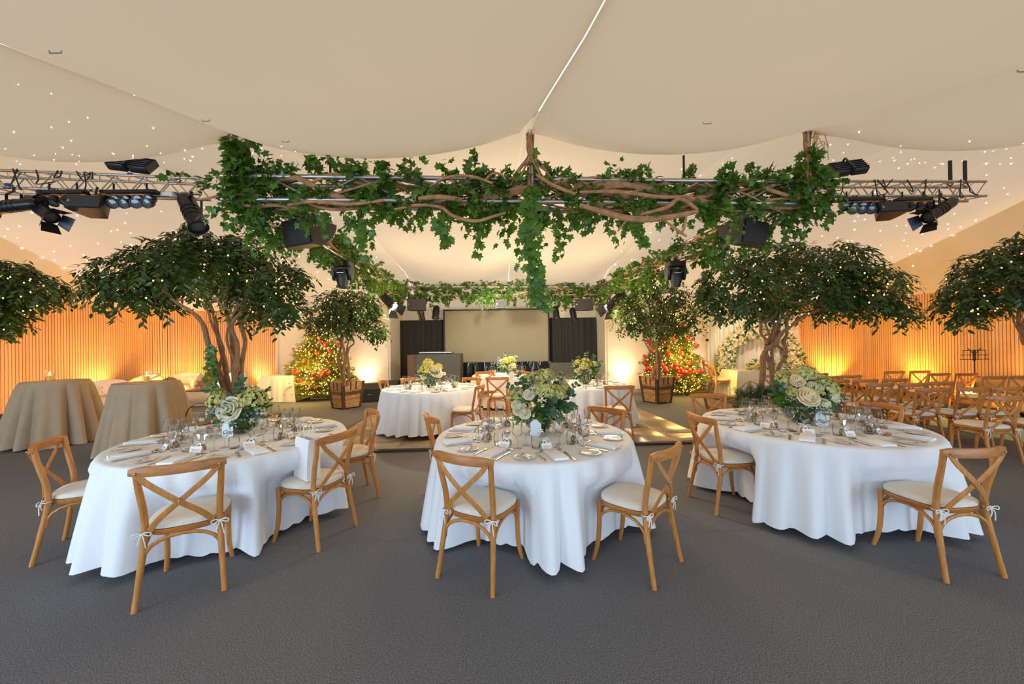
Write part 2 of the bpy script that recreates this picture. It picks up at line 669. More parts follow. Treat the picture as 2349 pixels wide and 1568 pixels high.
def smoothpath(pts, n=4):
    """catmull-rom through pts"""
    P = [Vector(p) for p in pts]
    P = [P[0] * 2 - P[1]] + P + [P[-1] * 2 - P[-2]]
    out = []
    for i in range(1, len(P) - 2):
        a, b, c, d = P[i - 1], P[i], P[i + 1], P[i + 2]
        for k in range(n):
            t = k / n
            out.append(0.5 * ((2 * b) + (c - a) * t + (2 * a - 5 * b + 4 * c - d) * t * t + (3 * b - a - 3 * c + d) * t ** 3))
    out.append(P[-2])
    return out


def lerp(a, b, t):
    return a + (b - a) * t


def pw(xs, ys, x):
    return float(np.interp(x, xs, ys))


# ================================================================== THE ROOM
XL, XR, YB, YF = -12.0, 10.95, 13.05, -2.3
ZL, ZRT = 2.86, 2.79

b = MB()
b.add([(XL - 0.3, YF - 0.2, 0), (XR + 0.3, YF - 0.2, 0), (XR + 0.3, 15.2, 0), (XL - 0.3, 15.2, 0)], [(0, 1, 2, 3)])
floor = struct(b.build('floor', M_CARPET))
b = MB()
sm = [G(905, 1196), G(1440, 1187)]
for a_, c_ in (((-3.2, 3.05), (4.6, 3.3)),):
    b.strip([(a_[0], a_[1], 0.0015), (c_[0], c_[1], 0.0015)], 0.012, 0.002, (0, 1, 0))
b.build('carpet_joint', mat('carpet_joint', (0.13, 0.125, 0.12), 0.95), floor)


def slat_run(name, path, h, z0=0.10, pitch=0.066):
    """slatted timber wall following a path of floor points; every slat is a part"""
    pts = [Vector((p[0], p[1], 0)) for p in path]
    bm = MB()
    ring = []
    for i, p in enumerate(pts):
        t = (pts[min(i + 1, len(pts) - 1)] - pts[max(i - 1, 0)]).normalized()
        nrm = Vector((t.y, -t.x, 0))
        ring.append((p, nrm))
    back = [[p - n_ * 0.02 + Vector((0, 0, z0 - 0.01)), p - n_ * 0.02 + Vector((0, 0, h)), p - n_ * 0.10 + Vector((0, 0, h)), p - n_ * 0.10 + Vector((0, 0, z0 - 0.01))] for p, n_ in ring]
    bm.loft(back)
    wall = struct(bm.build(name, M_GAP, smooth=0))
    pl = MB()
    pl.loft([[p - n_ * 0.03, p - n_ * 0.03 + Vector((0, 0, z0)), p - n_ * 0.10 + Vector((0, 0, z0)), p - n_ * 0.10] for p, n_ in ring])
    pl.build('plinth', M_PLINTH, wall, smooth=0)
    sb = MB()
    sb.box(-0.026, 0.026, -0.02, 0.004, z0, h - 0.004)
    o0 = sb.build('slat', M_SLAT, wall, smooth=0)
    me = o0.data
    D.objects.remove(o0)
    acc, seg = 0.0, 0.0
    for i in range(len(pts) - 1):
        a_, c_ = pts[i], pts[i + 1]
        ln = (c_ - a_).length
        t = (c_ - a_).normalized()
        while acc < seg + ln:
            p = a_ + t * (acc - seg)
            inst('slat', me, wall, M=Matrix.Translation(p) @ Matrix.Rotation(math.atan2(t.y, t.x), 4, 'Z'))
            acc += pitch
        seg += ln
    return wall


# left wall turns with a rounded corner into the rear wall
path = [(XL, 7.0), (XL, 12.25)] + [(XL + 0.8 - 0.8 * math.cos(a), 12.25 + 0.8 * math.sin(a)) for a in [R(15 * k) for k in range(1, 6)]] + [(XL + 0.8, YB), (-7.98, YB)]
slat_run('wall_left', path, ZL)
pr = [(9.78, YB), (XR - 0.6, YB)] + [(XR - 0.6 + 0.6 * math.sin(a), YB - 0.6 + 0.6 * math.cos(a)) for a in [R(18 * k) for k in range(1, 5)]] + [(XR, YB - 0.6), (XR, 6.6)]
slat_run('wall_right', pr, ZRT)
# plain continuations of the side walls, beside and behind the camera
for nm, x in (('wall_left_front', XL), ('wall_right_front', XR)):
    b = MB()
    y1 = 6.98 if x < 0 else 6.58
    b.box(x - 0.1, x + 0.1, YF, y1, 0, 2.8)
    struct(b.build(nm, M_SLAT, smooth=0))
b = MB()
b.box(XL, XR, YF - 0.12, YF, 0, 4.9)
struct(b.build('wall_front', M_WALLW, smooth=0))
for i, wx in enumerate((-7.2, 0.0, 7.2)):
    b = MB()
    for k in range(5):
        x = wx - 2.85 + 1.425 * k
        b.box(x - 0.04, x + 0.04, YF, YF + 0.08, 0.35, 2.75)
    for z in (0.35, 1.55, 2.75):
        b.box(wx - 2.89, wx + 2.89, YF, YF + 0.08, z - 0.04, z + 0.04)
    wn = struct(b.build('window_%d' % (i + 1), M_WALLW, smooth=0))
    b = MB()
    b.box(wx - 2.8, wx + 2.8, YF + 0.03, YF + 0.035, 0.39, 2.71)
    b.build('pane', M_GLASS, wn, smooth=0)

# cream walls to both sides of the stage, with returns into the recess
b = MB()
b.box(-7.97, -4.22, 12.88, 13.08, 0, 3.3)
b.box(-4.22, -4.14, 12.90, 14.3, 0, 3.3)
struct(b.build('wall_back_left', M_WALLW, smooth=0))
b = MB()
b.box(3.24, 9.77, 12.88, 13.08, 0, 3.3)
b.box(3.16, 3.24, 12.90, 14.3, 0, 3.3)
struct(b.build('wall_back_right', M_WALLW, smooth=0))
b = MB()
b.box(-4.22, 3.24, 14.3, 14.4, 0, 3.3)
struct(b.build('wall_back', M_WALLW, smooth=0))
b = MB()
b.box(-7.985, -7.94, 12.84, 12.88, 0, 3.2)
struct(b.build('trim_1', M_WALLW, smooth=0))
b = MB()
b.box(-7.9, -4.2, 12.865, 12.88, 0, 0.03)
struct(b.build('baseboard_left', M_WALLW, smooth=0))
b = MB()
b.box(3.2, 9.7, 12.865, 12.88, 0, 0.03)
struct(b.build('baseboard_right', M_WALLW, smooth=0))


# ------------------------------------------------------------------ tent lining
def seam_x(x0, y):
    return x0 + 0.11 * max(0.0, 3.95 - y) if y < 3.95 else x0 - 0.035 * (y - 3.95)


SEAMS = [-12.3, -8.9, -5.9, -2.88, 0.19, 3.14, 6.1, 8.9, 11.3]
YNEAR = [-2.4, 0.0, 2.0, 3.95, 4.35]
ZNEAR = [2.95, 2.72, 3.22, 3.84, 4.02]


def sag_of(i, u):
    s = 4 * u * (1 - u)
    return (0.26 if 2 <= i <= 5 else 0.22) * (s ** 0.8)


def near_z(x, y):
    xs = [seam_x(s, y) for s in SEAMS]
    i = max(0, min(len(xs) - 2, int(np.searchsorted(xs, x)) - 1))
    u = max(0, min(1, (x - xs[i]) / (xs[i + 1] - xs[i])))
    lip = pw([-2.4, 1.0, 2.6, 3.4, 3.95, 4.15, 4.35], [0.5, 0.6, 0.85, 1.15, 1.12, 0.75, 0.5], y)
    return pw(YNEAR, ZNEAR, y) - sag_of(i, u) * lip


YR_C = [3.9, 4.6, 5.6, 7.0, 8.2, 9.6, 11.2, 11.6, 12.2, 12.9, 14.4]
ZR_C = [4.00, 4.10, 4.26, 4.26, 4.06, 3.86, 3.74, 3.62, 3.25, 3.0, 2.92]
YR_L = [3.9, 5.0, 6.0, 7.5, 8.9, 10.8, 12.2, 13.1, 14.4]
ZR_L = [4.05, 4.55, 4.78, 4.70, 4.27, 3.55, 2.98, 2.84, 2.8]
YR_R = [3.9, 5.0, 6.0, 7.0, 8.07, 11.1, 12.5, 13.1, 14.4]
ZR_R = [4.15, 4.7, 4.95, 4.82, 4.50, 3.67, 3.2, 2.9, 2.8]


def rear_z(x, y):
    t = min(1.0, max(0.0, (abs(x) - 3.4) / 5.0))
    t = t * t * (3 - 2 * t)
    zc = pw(YR_C, ZR_C, y)
    zs = pw(YR_L, ZR_L, y) if x < 0 else pw(YR_R, ZR_R, y)
    xs = [seam_x(s, y) for s in SEAMS]
    i = max(0, min(len(xs) - 2, int(np.searchsorted(xs, x)) - 1))
    u = max(0, min(1, (x - xs[i]) / (xs[i + 1] - xs[i])))
    sg = 4 * u * (1 - u) * pw([3.9, 5, 8, 10.5, 11.2, 11.8, 12.6, 13], [0.05, 0.12, 0.16, 0.24, 0.30, 0.18, 0.05, 0.0], y) * (1 - 0.75 * t)
    return lerp(zc, zs, t) - sg


ceiling = D.objects.new('ceiling', None)
COL.objects.link(ceiling)
struct(ceiling)


def lining(zf, ys, gap):
    for i in range(len(SEAMS) - 1):
        m = MB()
        rows = []
        n = 16
        for y in ys:
            xa, xb = seam_x(SEAMS[i], y), seam_x(SEAMS[i + 1], y)
            g = gap(y, i)
            xa2, xb2 = xa + g, xb - gap(y, i + 1)
            row = []
            for k in range(n + 1):
                u = k / n
                u = 0.5 - 0.5 * math.cos(PI * u)
                x = lerp(xa2, xb2, u)
                row.append((x, y, zf(lerp(xa, xb, u), y)))
            rows.append(row)
        m.loft(rows, closed=False)
        m.build('lining_panel', M_CEIL, ceiling, smooth=180)


ysn = [-2.4, -1, 0, 0.8, 1.4, 2.0, 2.5, 2.9, 3.2, 3.45, 3.65, 3.8, 3.95, 4.05, 4.15, 4.25, 4.35]
lining(near_z, ysn, lambda y, i: 0.003 if i not in (3, 4, 5) else pw([2.0, 3.0, 3.5, 3.95, 4.2], [0.005, 0.007, 0.014, 0.05, 0.06], y) if i == 4 else 0.005 if i == 3 else pw([3.2, 3.45, 3.95, 4.3], [0.004, 0.035, 0.05, 0.03], y))
ysr = [3.9, 4.3, 4.7, 5.1, 5.6, 6.1, 6.6, 7.0, 7.4, 7.8, 8.2, 8.7, 9.2, 9.7, 10.2, 10.7, 11.0, 11.2, 11.4, 11.6, 11.9, 12.2, 12.5, 12.9, 13.1, 13.7, 14.4]
lining(rear_z, ysr, lambda y, i: 0.012 if i in (3, 4, 5) and y > 10.4 else 0.001)
# keder rails along the three seams over the tables
for k, i in enumerate((3, 4)):
    m = MB()
    m.strip([(seam_x(SEAMS[i], y), y, pw(YNEAR, ZNEAR, y) + 0.03) for y in (0.2, 1, 2, 3, 3.6)], 0.020, 0.012, (1, 0, 0))
    m.build('seam_rail', mat('pale_rail', (0.86, 0.84, 0.62), 0.5), ceiling)
# small lacing clips on the seams
for x, y in ((127, 116), (472, 274), (1622, 280), (2345, 160), (655, 322)):
    for yy in np.arange(1.5, 4.2, 0.03):
        p = at(x, y, yy)
        if p.z > near_z(p.x, p.y) - 0.02:
            break
    m = MB()
    m.tube([(-0.03, 0, 0), (-0.028, 0, -0.012), (0.028, 0, -0.012), (0.03, 0, 0)], 0.0035, 6)
    m.build('clip', M_DULL, ceiling, loc=p)

# gable fabric between slatted wall and roof
for nm, x, z0, sgn in (('wall_left_gable', XL + 0.02, ZL, -1), ('wall_right_gable', XR - 0.02, ZRT, 1)):
    m = MB()
    lo, hi = [], []
    yy = [YF, 0, 2, 3.9, 4.4, 5, 5.6, 6.2, 6.8, 7.4, 8, 8.6, 9.2, 9.8, 10.4, 11, 11.6, 12.2, 12.7, 13.05]
    for y in yy:
        zt = rear_z(x, y) + 0.03 if y > 4 else 4.4
        lo.append((x, y, z0 - 0.02))
        hi.append((x - 0.01 * sgn, y, max(zt, z0)))
    m.loft([lo, hi], closed=False)
    struct(m.build(nm, M_GABLE, smooth=180))
m = MB()
m.box(XL, -7.9, YB + 0.06, YB + 0.1, ZL - 0.05, 3.4)
m.box(9.7, XR, YB + 0.06, YB + 0.1, ZRT - 0.05, 3.4)
struct(m.build('wall_back_gable', M_GABLE, smooth=0))

# star lights sewn into the lining
PX_STARS = []
for s, ox, oy, lst in (
    (3.136, 0, 300, ((100, 12), (515, 70), (452, 122), (38, 130), (245, 175), (388, 208), (118, 218), (145, 238), (570, 220), (550, 238), (400, 165), (520, 170), (570, 178), (818, 165), (955, 195), (1058, 110), (1155, 160), (1330, 140), (1455, 128), (1325, 200), (1385, 185), (1180, 228), (1370, 215), (230, 590), (405, 670), (345, 722), (470, 703), (555, 610), (910, 592), (900, 663), (800, 722), (845, 712), (940, 735), (868, 797), (705, 810), (505, 827), (390, 865), (600, 892), (1160, 580), (1245, 720), (1135, 772), (585, 1000), (140, 685), (55, 705), (125, 768), (310, 910), (395, 930), (465, 985), (2025, 110), (2125, 147), (1895, 170), (2025, 180), (1945, 193), (2075, 248), (1580, 340), (1470, 550), (1765, 110), (1815, 162), (165, 840), (575, 1038), (35, 757))),
    (1.0, 0, 0, ((42, 194), (118, 215), (308, 218), (201, 270), (158, 280), (352, 294), (32, 302), (163, 323), (118, 292), (258, 352), (305, 357), (600, 340))),
    (3.137, 1800, 300, ((535, 10), (330, 100), (455, 97), (423, 155), (350, 210), (835, 110), (835, 152), (780, 193), (910, 207), (935, 200), (885, 235), (970, 232), (1012, 228), (685, 220), (790, 212), (1125, 235), (1140, 237), (1080, 263), (820, 267), (1330, 77), (1440, 150), (1500, 145), (1595, 130), (1630, 195), (1630, 235), (1453, 237), (1550, 235), (1278, 217), (1715, 90), (1453, 318), (390, 382), (650, 443), (1215, 523), (1578, 412), (1605, 455), (1450, 517), (1220, 597), (1375, 643), (1175, 670), (1178, 705), (1265, 690), (1205, 747), (528, 613), (502, 648), (577, 637), (503, 710), (348, 663), (270, 755), (380, 768), (485, 790), (688, 718), (805, 682), (875, 680), (872, 735), (992, 742), (858, 787), (887, 828), (690, 820), (565, 835), (618, 873), (612, 928), (768, 907), (950, 847), (900, 885), (1050, 825), (973, 862), (720, 985))),
    (2.936, 1150, 300, ((1555, 183), (1490, 220), (1340, 300), (1210, 352), (1215, 257), (1005, 685), (920, 750), (1063, 735), (1180, 740), (808, 808), (878, 870), (898, 870), (1020, 850), (768, 900))),
    (3.132, 500, 300, ((455, 110), (555, 147), (1090, 747), (1140, 908), (822, 625), (715, 1013), (797, 1063), (580, 900), (995, 835), (820, 237), (508, 247))),
):
    PX_STARS += [(ox + x / s, oy + y / s) for x, y in lst]
m = MB()
m.ball((0, 0, 0), 1.0, 8, 5)
o0 = m.build('star_light', M_STAR)
me_star = o0.data
D.objects.remove(o0)
for x, y in PX_STARS:
    hit = None
    for yy in np.arange(1.2, 13.0, 0.02):
        p = at(x, y, yy)
        if yy < 4.2 and p.z > near_z(p.x, p.y):
            hit = p
            break
        if yy >= 4.2 and (p.z > rear_z(p.x, p.y) or p.x < XL + 0.05 or p.x > XR - 0.05):
            hit = p
            break
    if hit is not None:
        p = at(x, y, hit.y - 0.02)
        r = 0.0016 * p.y * random.uniform(0.7, 1.2)
        inst('star_light', me_star, ceiling, M=Matrix.Translation(p) @ Matrix.Diagonal((r * 0.7, r * 0.7, r * 1.3, 1)))


# ------------------------------------------------------------------ dance floor of laminate boards, pale green runner
DF = [Vector((-3.0, 5.66, 0)), Vector((3.15, 5.98, 0)), Vector((2.75, 11.6, 0)), Vector((-3.38, 11.3, 0))]
df = thing('dance_floor', 'brown laminate dance floor with black edge under the three rear tables', 'dance floor', (0, 0, 0))
ex, ey = (DF[1] - DF[0]).normalized(), (DF[3] - DF[0]).normalized()
m = MB()
q = [DF[0] - ex * 0.07 - ey * 0.07, DF[1] + ex * 0.07 - ey * 0.07, DF[2] + ex * 0.07 + ey * 0.07, DF[3] - ex * 0.07 + ey * 0.07]
m.loft([[p + Vector((0, 0, 0.001)) for p in q], [lerp(p, (DF[0] + DF[2]) / 2, 0.008) + Vector((0, 0, 0.034)) for p in q]])
m.build('edge_strip', M_EDGE, df, smooth=0)
nx, ny = 10, 6
bw, bl = (DF[1] - DF[0]).length / nx, (DF[3] - DF[0]).length / ny
m = MB()
m.bbox(0.002, bw - 0.002, 0.002, bl - 0.002, 0.03, 0.042, 0.001)
o0 = m.build('board', M_FLOORW, df)
me_b = o0.data
D.objects.remove(o0)
for i in range(nx):
    off = 0.5 if i % 2 else 0.0
    for j in range(-1 if off else 0, ny):
        y0 = (j + off) * bl
        sc_ = 1.0
        if y0 < 0:
            y0, sc_ = 0, 0.5
        if y0 + bl > ny * bl + 0.01:
            sc_ = 0.5
        o_ = DF[0] + ex * (i * bw) + ey * y0
        Mx = Matrix(((ex.x, ey.x, 0, o_.x), (ex.y, ey.y, 0, o_.y), (0, 0, 1, 0), (0, 0, 0, 1)))
        inst('board', me_b, df, M=Mx @ Matrix.Diagonal((1, sc_, 1, 1)))
ZD = 0.043
m = MB()
m.bbox(7.68, 8.75, 4.2, 11.3, 0.001, 0.008, 0.002)
tag(m.build('aisle_runner', M_RUNNER), 'pale green carpet runner laid on the aisle between the wooden chairs', 'runner')


# ================================================================== CHAIRS
def make_chair():
    t = thing('crossback_chair', 'wooden crossback chair', 'chair')
    for s in (-1, 1):
        m = MB()
        m.tube(smoothpath([(s * 0.222, -0.245, 0.0), (s * 0.205, -0.205, 0.22), (s * 0.190, -0.172, 0.44), (s * 0.192, -0.180, 0.58), (s * 0.205, -0.215, 0.74), (s * 0.212, -0.235, 0.865)], 3), [0.0165] * 3 + [0.0185] * 3 + [0.0195] * 6 + [0.0185] * 3 + [0.016], 10)
        m.build('leg', M_OAK, t)
        m = MB()
        m.tube(smoothpath([(s * 0.195, 0.235, 0.0), (s * 0.180, 0.205, 0.12), (s * 0.178, 0.190, 0.28), (s * 0.182, 0.188, 0.445)], 3), [0.015, 0.016, 0.0165, 0.017, 0.018, 0.018, 0.018, 0.018, 0.018, 0.018], 10)
        m.build('leg', M_OAK, t)

    def outline(k, n=28):
        o = []
        for i in range(n):
            a = 2 * PI * i / n
            c, s = math.cos(a), math.sin(a)
            e = 0.62
            x = math.copysign(abs(c) ** e, c)
            y = math.copysign(abs(s) ** e, s)
            wx = 0.222 - 0.018 * (1 - y) * 0.5 * 1.0
            o.append((x * wx * k, 0.008 + y * 0.208 * k))
        return o
    m = MB()
    m.loft([[(x, y, z) for x, y in outline(k)] for z, k in ((0.420, 0.955), (0.426, 0.985), (0.448, 1.0), (0.455, 0.975))])
    m.build('seat_frame', M_OAKX, t)
    m = MB()
    m.loft([[(x, y, z + 0.012 * (1 if z > 0.47 else 0) * (1 - (abs(x) / 0.25) ** 2)) for x, y in outline(k)] for z, k in ((0.456, 0.94), (0.462, 0.985), (0.476, 0.985), (0.486, 0.94), (0.492, 0.7), (0.494, 0.3))])
    m.build('seat_cushion', M_CUSH, t)
    # top rail, bowed backwards
    m = MB()
    pts = [(-0.238 + 0.476 * i / 12, -0.240 - 0.050 * math.sin(PI * i / 12), 0.853) for i in range(13)]
    m.strip(pts, [0.040, 0.058, 0.064] + [0.062] * 7 + [0.064, 0.058, 0.040], 0.027, (0, 0.12, 1))
    m.build('top_rail', M_OAKX, t)
    for s in (-1, 1):
        m = MB()
        pts = [(-s * 0.205, -0.262, 0.846), (-s * 0.15, -0.263, 0.775), (-s * 0.02, -0.258 - 0.004 * s, 0.655), (s * 0.10, -0.232, 0.545), (s * 0.158, -0.205, 0.468)]
        m.strip(smoothpath(pts, 3), 0.034, 0.009, (s * 0.72, 0, 0.70))
        m.build('cross_slat', M_OAK, t)
    for p in ((-0.205, -0.270, 0.846), (0.205, -0.270, 0.846), (0.0, -0.2655, 0.640)):
        m = MB()
        m.ball((0, 0, 0), 0.0065, 8, 4)
        m.build('screw', M_DULL, t, loc=p)

    def arch(a, c, z0, z1, name='bow_brace'):
        a, c = Vector(a), Vector(c)
        pts = []
        for i in range(11):
            u = i / 10
            k = 0.5 - 0.5 * math.cos(PI * u)
            z = z0 + (z1 - z0) * math.sin(PI * u) ** 0.72
            pts.append((lerp(a.x, c.x, k), lerp(a.y, c.y, k), z))
        mm = MB()
        mm.tube(pts, 0.0125, 8, flat=0.8)
        mm.build(name, M_OAK, t)
    arch((-0.198, -0.190, 0), (0.198, -0.190, 0), 0.255, 0.412)
    arch((-0.176, 0.188, 0), (0.176, 0.188, 0), 0.275, 0.412)
    arch((-0.198, -0.180, 0), (-0.178, 0.188, 0), 0.265, 0.412)
    arch((0.198, -0.180, 0), (0.178, 0.188, 0), 0.265, 0.412)
    for s in (-1, 1):
        m = MB()
        cx, cyy, cz = s * 0.196, -0.198, 0.452
        m.tube([(cx + 0.024 * math.cos(a), cyy + 0.030 + 0.024 * math.sin(a) - 0.006, cz) for a in [2 * PI * k / 10 for k in range(11)]], 0.0032, 5)
        for q in (-1, 1):
            lp = [(cx, cyy, cz), (cx + q * 0.022, cyy - 0.012, cz + 0.012), (cx + q * 0.046, cyy - 0.012, cz + 0.004), (cx + q * 0.042, cyy - 0.012, cz - 0.014), (cx + q * 0.018, cyy - 0.008, cz - 0.006), (cx, cyy, cz)]
            m.tube(smoothpath(lp, 2), 0.0034, 5)
            m.tube(smoothpath([(cx, cyy, cz), (cx + q * 0.012, cyy - 0.014, cz - 0.03), (cx + q * 0.020, cyy - 0.010, cz - 0.075 - 0.012 * q)], 2), 0.0034, 5)
        m.ball((cx, cyy - 0.004, cz), 0.008, 6, 4)
        m.build('tie_bow', M_TIE, t)
    return t


chair0 = remember(make_chair())
CH = {}
chair_used = []


def chair(key, mid, head, label, group, z=0.0, back=0.245):
    """mid: floor point midway between the rear feet; head: compass-like heading of the sitter, degrees, 0 = +Y, positive to the left"""
    a = R(head)
    fx, fy = -math.sin(a), math.cos(a)
    loc = (mid[0] + back * fx, mid[1] + back * fy, z)
    if not chair_used:
        o = chair0
        o.location, o.rotation_euler = loc, (0, 0, a)
        o['label'], o['group'] = label, group
        chair_used.append(o)
    else:
        o = copy_tree(chair0, loc, a, label, group)
    CH[key] = (Vector(loc), a)
    return o


GF = 'crossback chairs at the front tables'
chair('1a', (-3.69, 3.01), -61, 'light oak crossback chair on the cocktail-table side of table One, partly under the cloth', GF)
chair('1b', (-2.12, 2.41), 28, 'oak crossback chair with its back to the camera at table One', GF)
chair('1c', (-1.47, 3.18), 74, 'oak crossback chair with a white paper bag on its seat', GF)
chair('1d', (-1.555, 4.20), 125, 'oak crossback chair seen edge-on behind the chair with the paper bag', GF)
chair('2a', (-0.84, 3.90), -63, 'oak crossback chair at the blank-sign table next to the dance floor edge', GF)
chair('2b', (-0.34, 2.515), -28, 'dark-toned oak crossback chair with its back to the camera at the blank-sign table', GF)
chair('2c', (1.06, 2.62), 45, 'pale oak crossback chair turned to show its whole cushion at the blank-sign table', GF)
chair('2d', (1.03, 4.18), 137, 'oak crossback chair half hidden behind the glasses of the blank-sign table', GF)
chair('3a', (1.835, 3.715), -84, 'oak crossback chair at the aisle side of table Four, seat under the cloth', GF)
chair('3b', (2.66, 5.16), 172, 'oak crossback chair behind table Four facing the camera, nearest the log planter', GF)
chair('3c', (4.10, 4.24), 105, 'oak crossback chair pushed in between table Four and the ceremony rows', GF)
chair('3d', (3.05, 2.515), 6, 'oak crossback chair alone at the near side of table Four', GF)
GB = 'crossback chairs on the dance floor'


def by_rail(key, p, head, label, group, z=0.0, dx=0.0):
    """p: photo pixel of the middle of the top rail"""
    q = G(p[0], p[1], 0.868 + z)
    a = R(head)
    fx, fy = -math.sin(a), math.cos(a)
    chair(key, (q.x + 0.02 * fx, q.y + 0.02 * fy), head, label, group, z)


by_rail('4a', (876, 873), -50, 'golden oak chair at the far side of the DJ booth table, beside the monitor speakers', GB, ZD)
by_rail('4b', (946, 868), 195, 'golden oak chair behind the glasses of the table nearest the DJ booth', GB, ZD)
by_rail('4c', (1104, 884), 78, 'oak chair with visible seat pushed up to the table nearest the DJ booth', GB, ZD)
by_rail('4d', (1083, 867), 150, 'golden oak chair between the DJ booth table and the table before the screen', GB, ZD)
by_rail('6e', (1141, 866), 2, 'golden oak chair with its back to the camera at the table before the screen', GB, ZD)
by_rail('6f', (1112, 853), 190, 'golden oak chair behind the table before the screen, nearest the DJ booth', GB, ZD)
by_rail('6g', (1193, 853), 172, 'golden oak chair behind the table before the screen, past the flowers', GB, ZD)
by_rail('6h', (1233, 863), 60, 'golden oak chair angled at the end of the table before the screen', GB, ZD)
by_rail('6i', (1246, 856), 95, 'golden oak chair seen edge-on at the end of the table before the screen', GB, ZD)
by_rail('5a', (1421, 886), 0, 'brown crossback chair with its back to the camera at the wall-uplight table', GB, ZD)
GR = 'ceremony chairs in rows facing the flower arch'
ROWS = [('r1a', 2316, 910, 'first chair of the nearest ceremony row, tied with long white bows'), ('r1b', 2440, 906, 'second chair of the nearest ceremony row, next to the green runner'),
        ('r2l', 2140, 891, 'aisle-far chair of the second ceremony row from the camera'), ('r2a', 2237, 890, 'middle chair of the second ceremony row from the camera'), ('r2b', 2314, 889, 'runner-side chair of the second ceremony row from the camera'),
        ('r3c', 2022, 880, 'aisle-far chair of the third ceremony row from the camera'), ('r3b', 2098, 880, 'middle chair of the third ceremony row from the camera'), ('r3a', 2162, 877, 'runner-side chair of the third ceremony row from the camera'),
        ('r4c', 1922, 872, 'aisle-far chair of the fourth ceremony row, beside the table Four flowers'), ('r4b', 1988, 871, 'middle chair of the fourth ceremony row from the camera'), ('r4a', 2056, 870, 'runner-side chair of the fourth ceremony row from the camera'),
        ('r5a', 1902, 864, 'first chair of the fifth ceremony row, above the table Four flowers'), ('r5b', 1953, 862, 'runner-side chair of the fifth ceremony row, lit orange by the uplight'),
        ('r6', 1877, 857, 'runner-side chair of the front ceremony row, before the white table corner'), ('r6b', 1822, 859, 'middle chair of the front ceremony row, before the white table'), ('r6c', 1774, 861, 'chair of the front ceremony row behind the tree trunk'),
        ('p1', 2054, 852, 'chair beyond the runner in the row nearest the arch, against dark slats'), ('p2', 2113, 851, 'orange-lit chair beyond the runner before the bright uplight'),
        ('p3', 2158, 857, 'chair beyond the runner beside the orange-lit one'), ('p4', 2220, 857, 'chair beyond the runner directly below the music stand'),
        ('p5', 2284, 864, 'chair beyond the runner in front of the low tan sofa'), ('p6', 2345, 863, 'chair beyond the runner half hidden by the nearest ceremony row')]
for k, x, y, lb in ROWS:
    by_rail(k, (x, y), 2.5, lb if 'oak' in lb or 'orange-lit' in lb else 'oak ' + lb, GR)
ga = 'pair of chairs beside the flower arch'
chair('a1', (5.85, 11.15), -100, 'oak chair seen from the side before the flower arch, nearer of the pair', ga)
chair('a2', (5.98, 11.75), -100, 'oak chair seen from the side before the flower arch, farther of the pair', ga)


# ================================================================== TABLES
TABLES = {'1': (Vector((-2.62, 3.62, 0)), 0.925, 0.0, 'table One'), '2': (Vector((0.185, 3.56, 0)), 0.885, 0.0, 'blank-sign table'), '3': (Vector((2.98, 3.86, 0)), 0.945, 0.0, 'table Four'),
          '4': (Vector((-1.53, 7.16, 0)), 0.89, ZD, 'DJ-booth table'), '5': (Vector((1.33, 7.40, 0)), 0.90, ZD, 'wall-uplight table'), '6': (Vector((-0.16, 9.75, 0)), 0.86, ZD, 'screen table')}
TZ = 0.752


def round_cloth(name, c, r, z0, ztop, seed, label, material, group, hem=0.035, flare=0.11, nf=31, push=(), amp=1.0):
    rnd = random.Random(seed)
    n = 220
    ph = [rnd.uniform(0, 2 * PI) for _ in range(6)]
    fr = [nf, nf + 3, nf // 2, 5, 3]
    rings = []

    def fold(a):
        w1 = 0.5 * fr[0] * a + ph[0] + 0.8 * math.sin(3 * a + ph[3]) + 0.4 * math.sin(5 * a + ph[2])
        s = 1.5 * abs(math.sin(w1)) ** 0.75 - 0.95 + 0.30 * math.sin(fr[1] * a + ph[1]) + 0.22 * math.sin(fr[2] * a + ph[2])
        return s
    H = ztop - z0
    levels = [(0.0, None), (0.02, None)] + [(t, t) for t in (0.06, 0.14, 0.25, 0.38, 0.52, 0.66, 0.8, 0.92, 1.0)]
    for rr in (0.35, 0.8, 0.97):
        rings.append([(r * rr * math.cos(2 * PI * k / n), r * rr * math.sin(2 * PI * k / n), ztop) for k in range(n)])
    for t, s in ((0.0, 0.995), (0.012, 1.006)):
        rings.append([(r * s * math.cos(2 * PI * k / n), r * s * math.sin(2 * PI * k / n), ztop - 0.0 - t) for k in range(n)])
    for t in (0.05, 0.12, 0.22, 0.34, 0.48, 0.62, 0.76, 0.89, 1.0):
        ring = []
        for k in range(n):
            a = 2 * PI * k / n
            f = fold(a)
            rad = r + 0.008 + flare * t ** 0.9 + 0.066 * amp * f * t ** 0.7
            z = ztop - t * (H - hem - 0.022 * (1 + math.sin(2 * a + ph[4])) + 0.012 * f)
            for (pa, pr, pz) in push:
                da = (a - pa + PI) % (2 * PI) - PI
                wd = 0.27 / r
                k_ = max(0.0, min(1.0, (wd * 1.55 - abs(da)) / (wd * 0.75)))
                k_ = k_ * k_ * (3 - 2 * k_)
                if z < pz + 0.12:
                    kk = k_ * min(1.0, (pz + 0.12 - z) / 0.12)
                    rad = lerp(rad, min(rad, pr), kk)
            ring.append((rad * math.cos(a), rad * math.sin(a), max(z, z0 + 0.006)))
        rings.append(ring)
    m = MB()
    m.loft(rings, cap=False)
    o = len(m.v)
    m.add([(0, 0, ztop)], [])
    m.f += [(o, (k + 1) % n, k) for k in range(n)]
    m.m += [0] * n
    ob = m.build(name, material, smooth=180, loc=(c.x, c.y, 0))
    return tag(ob, label, 'tablecloth', group)


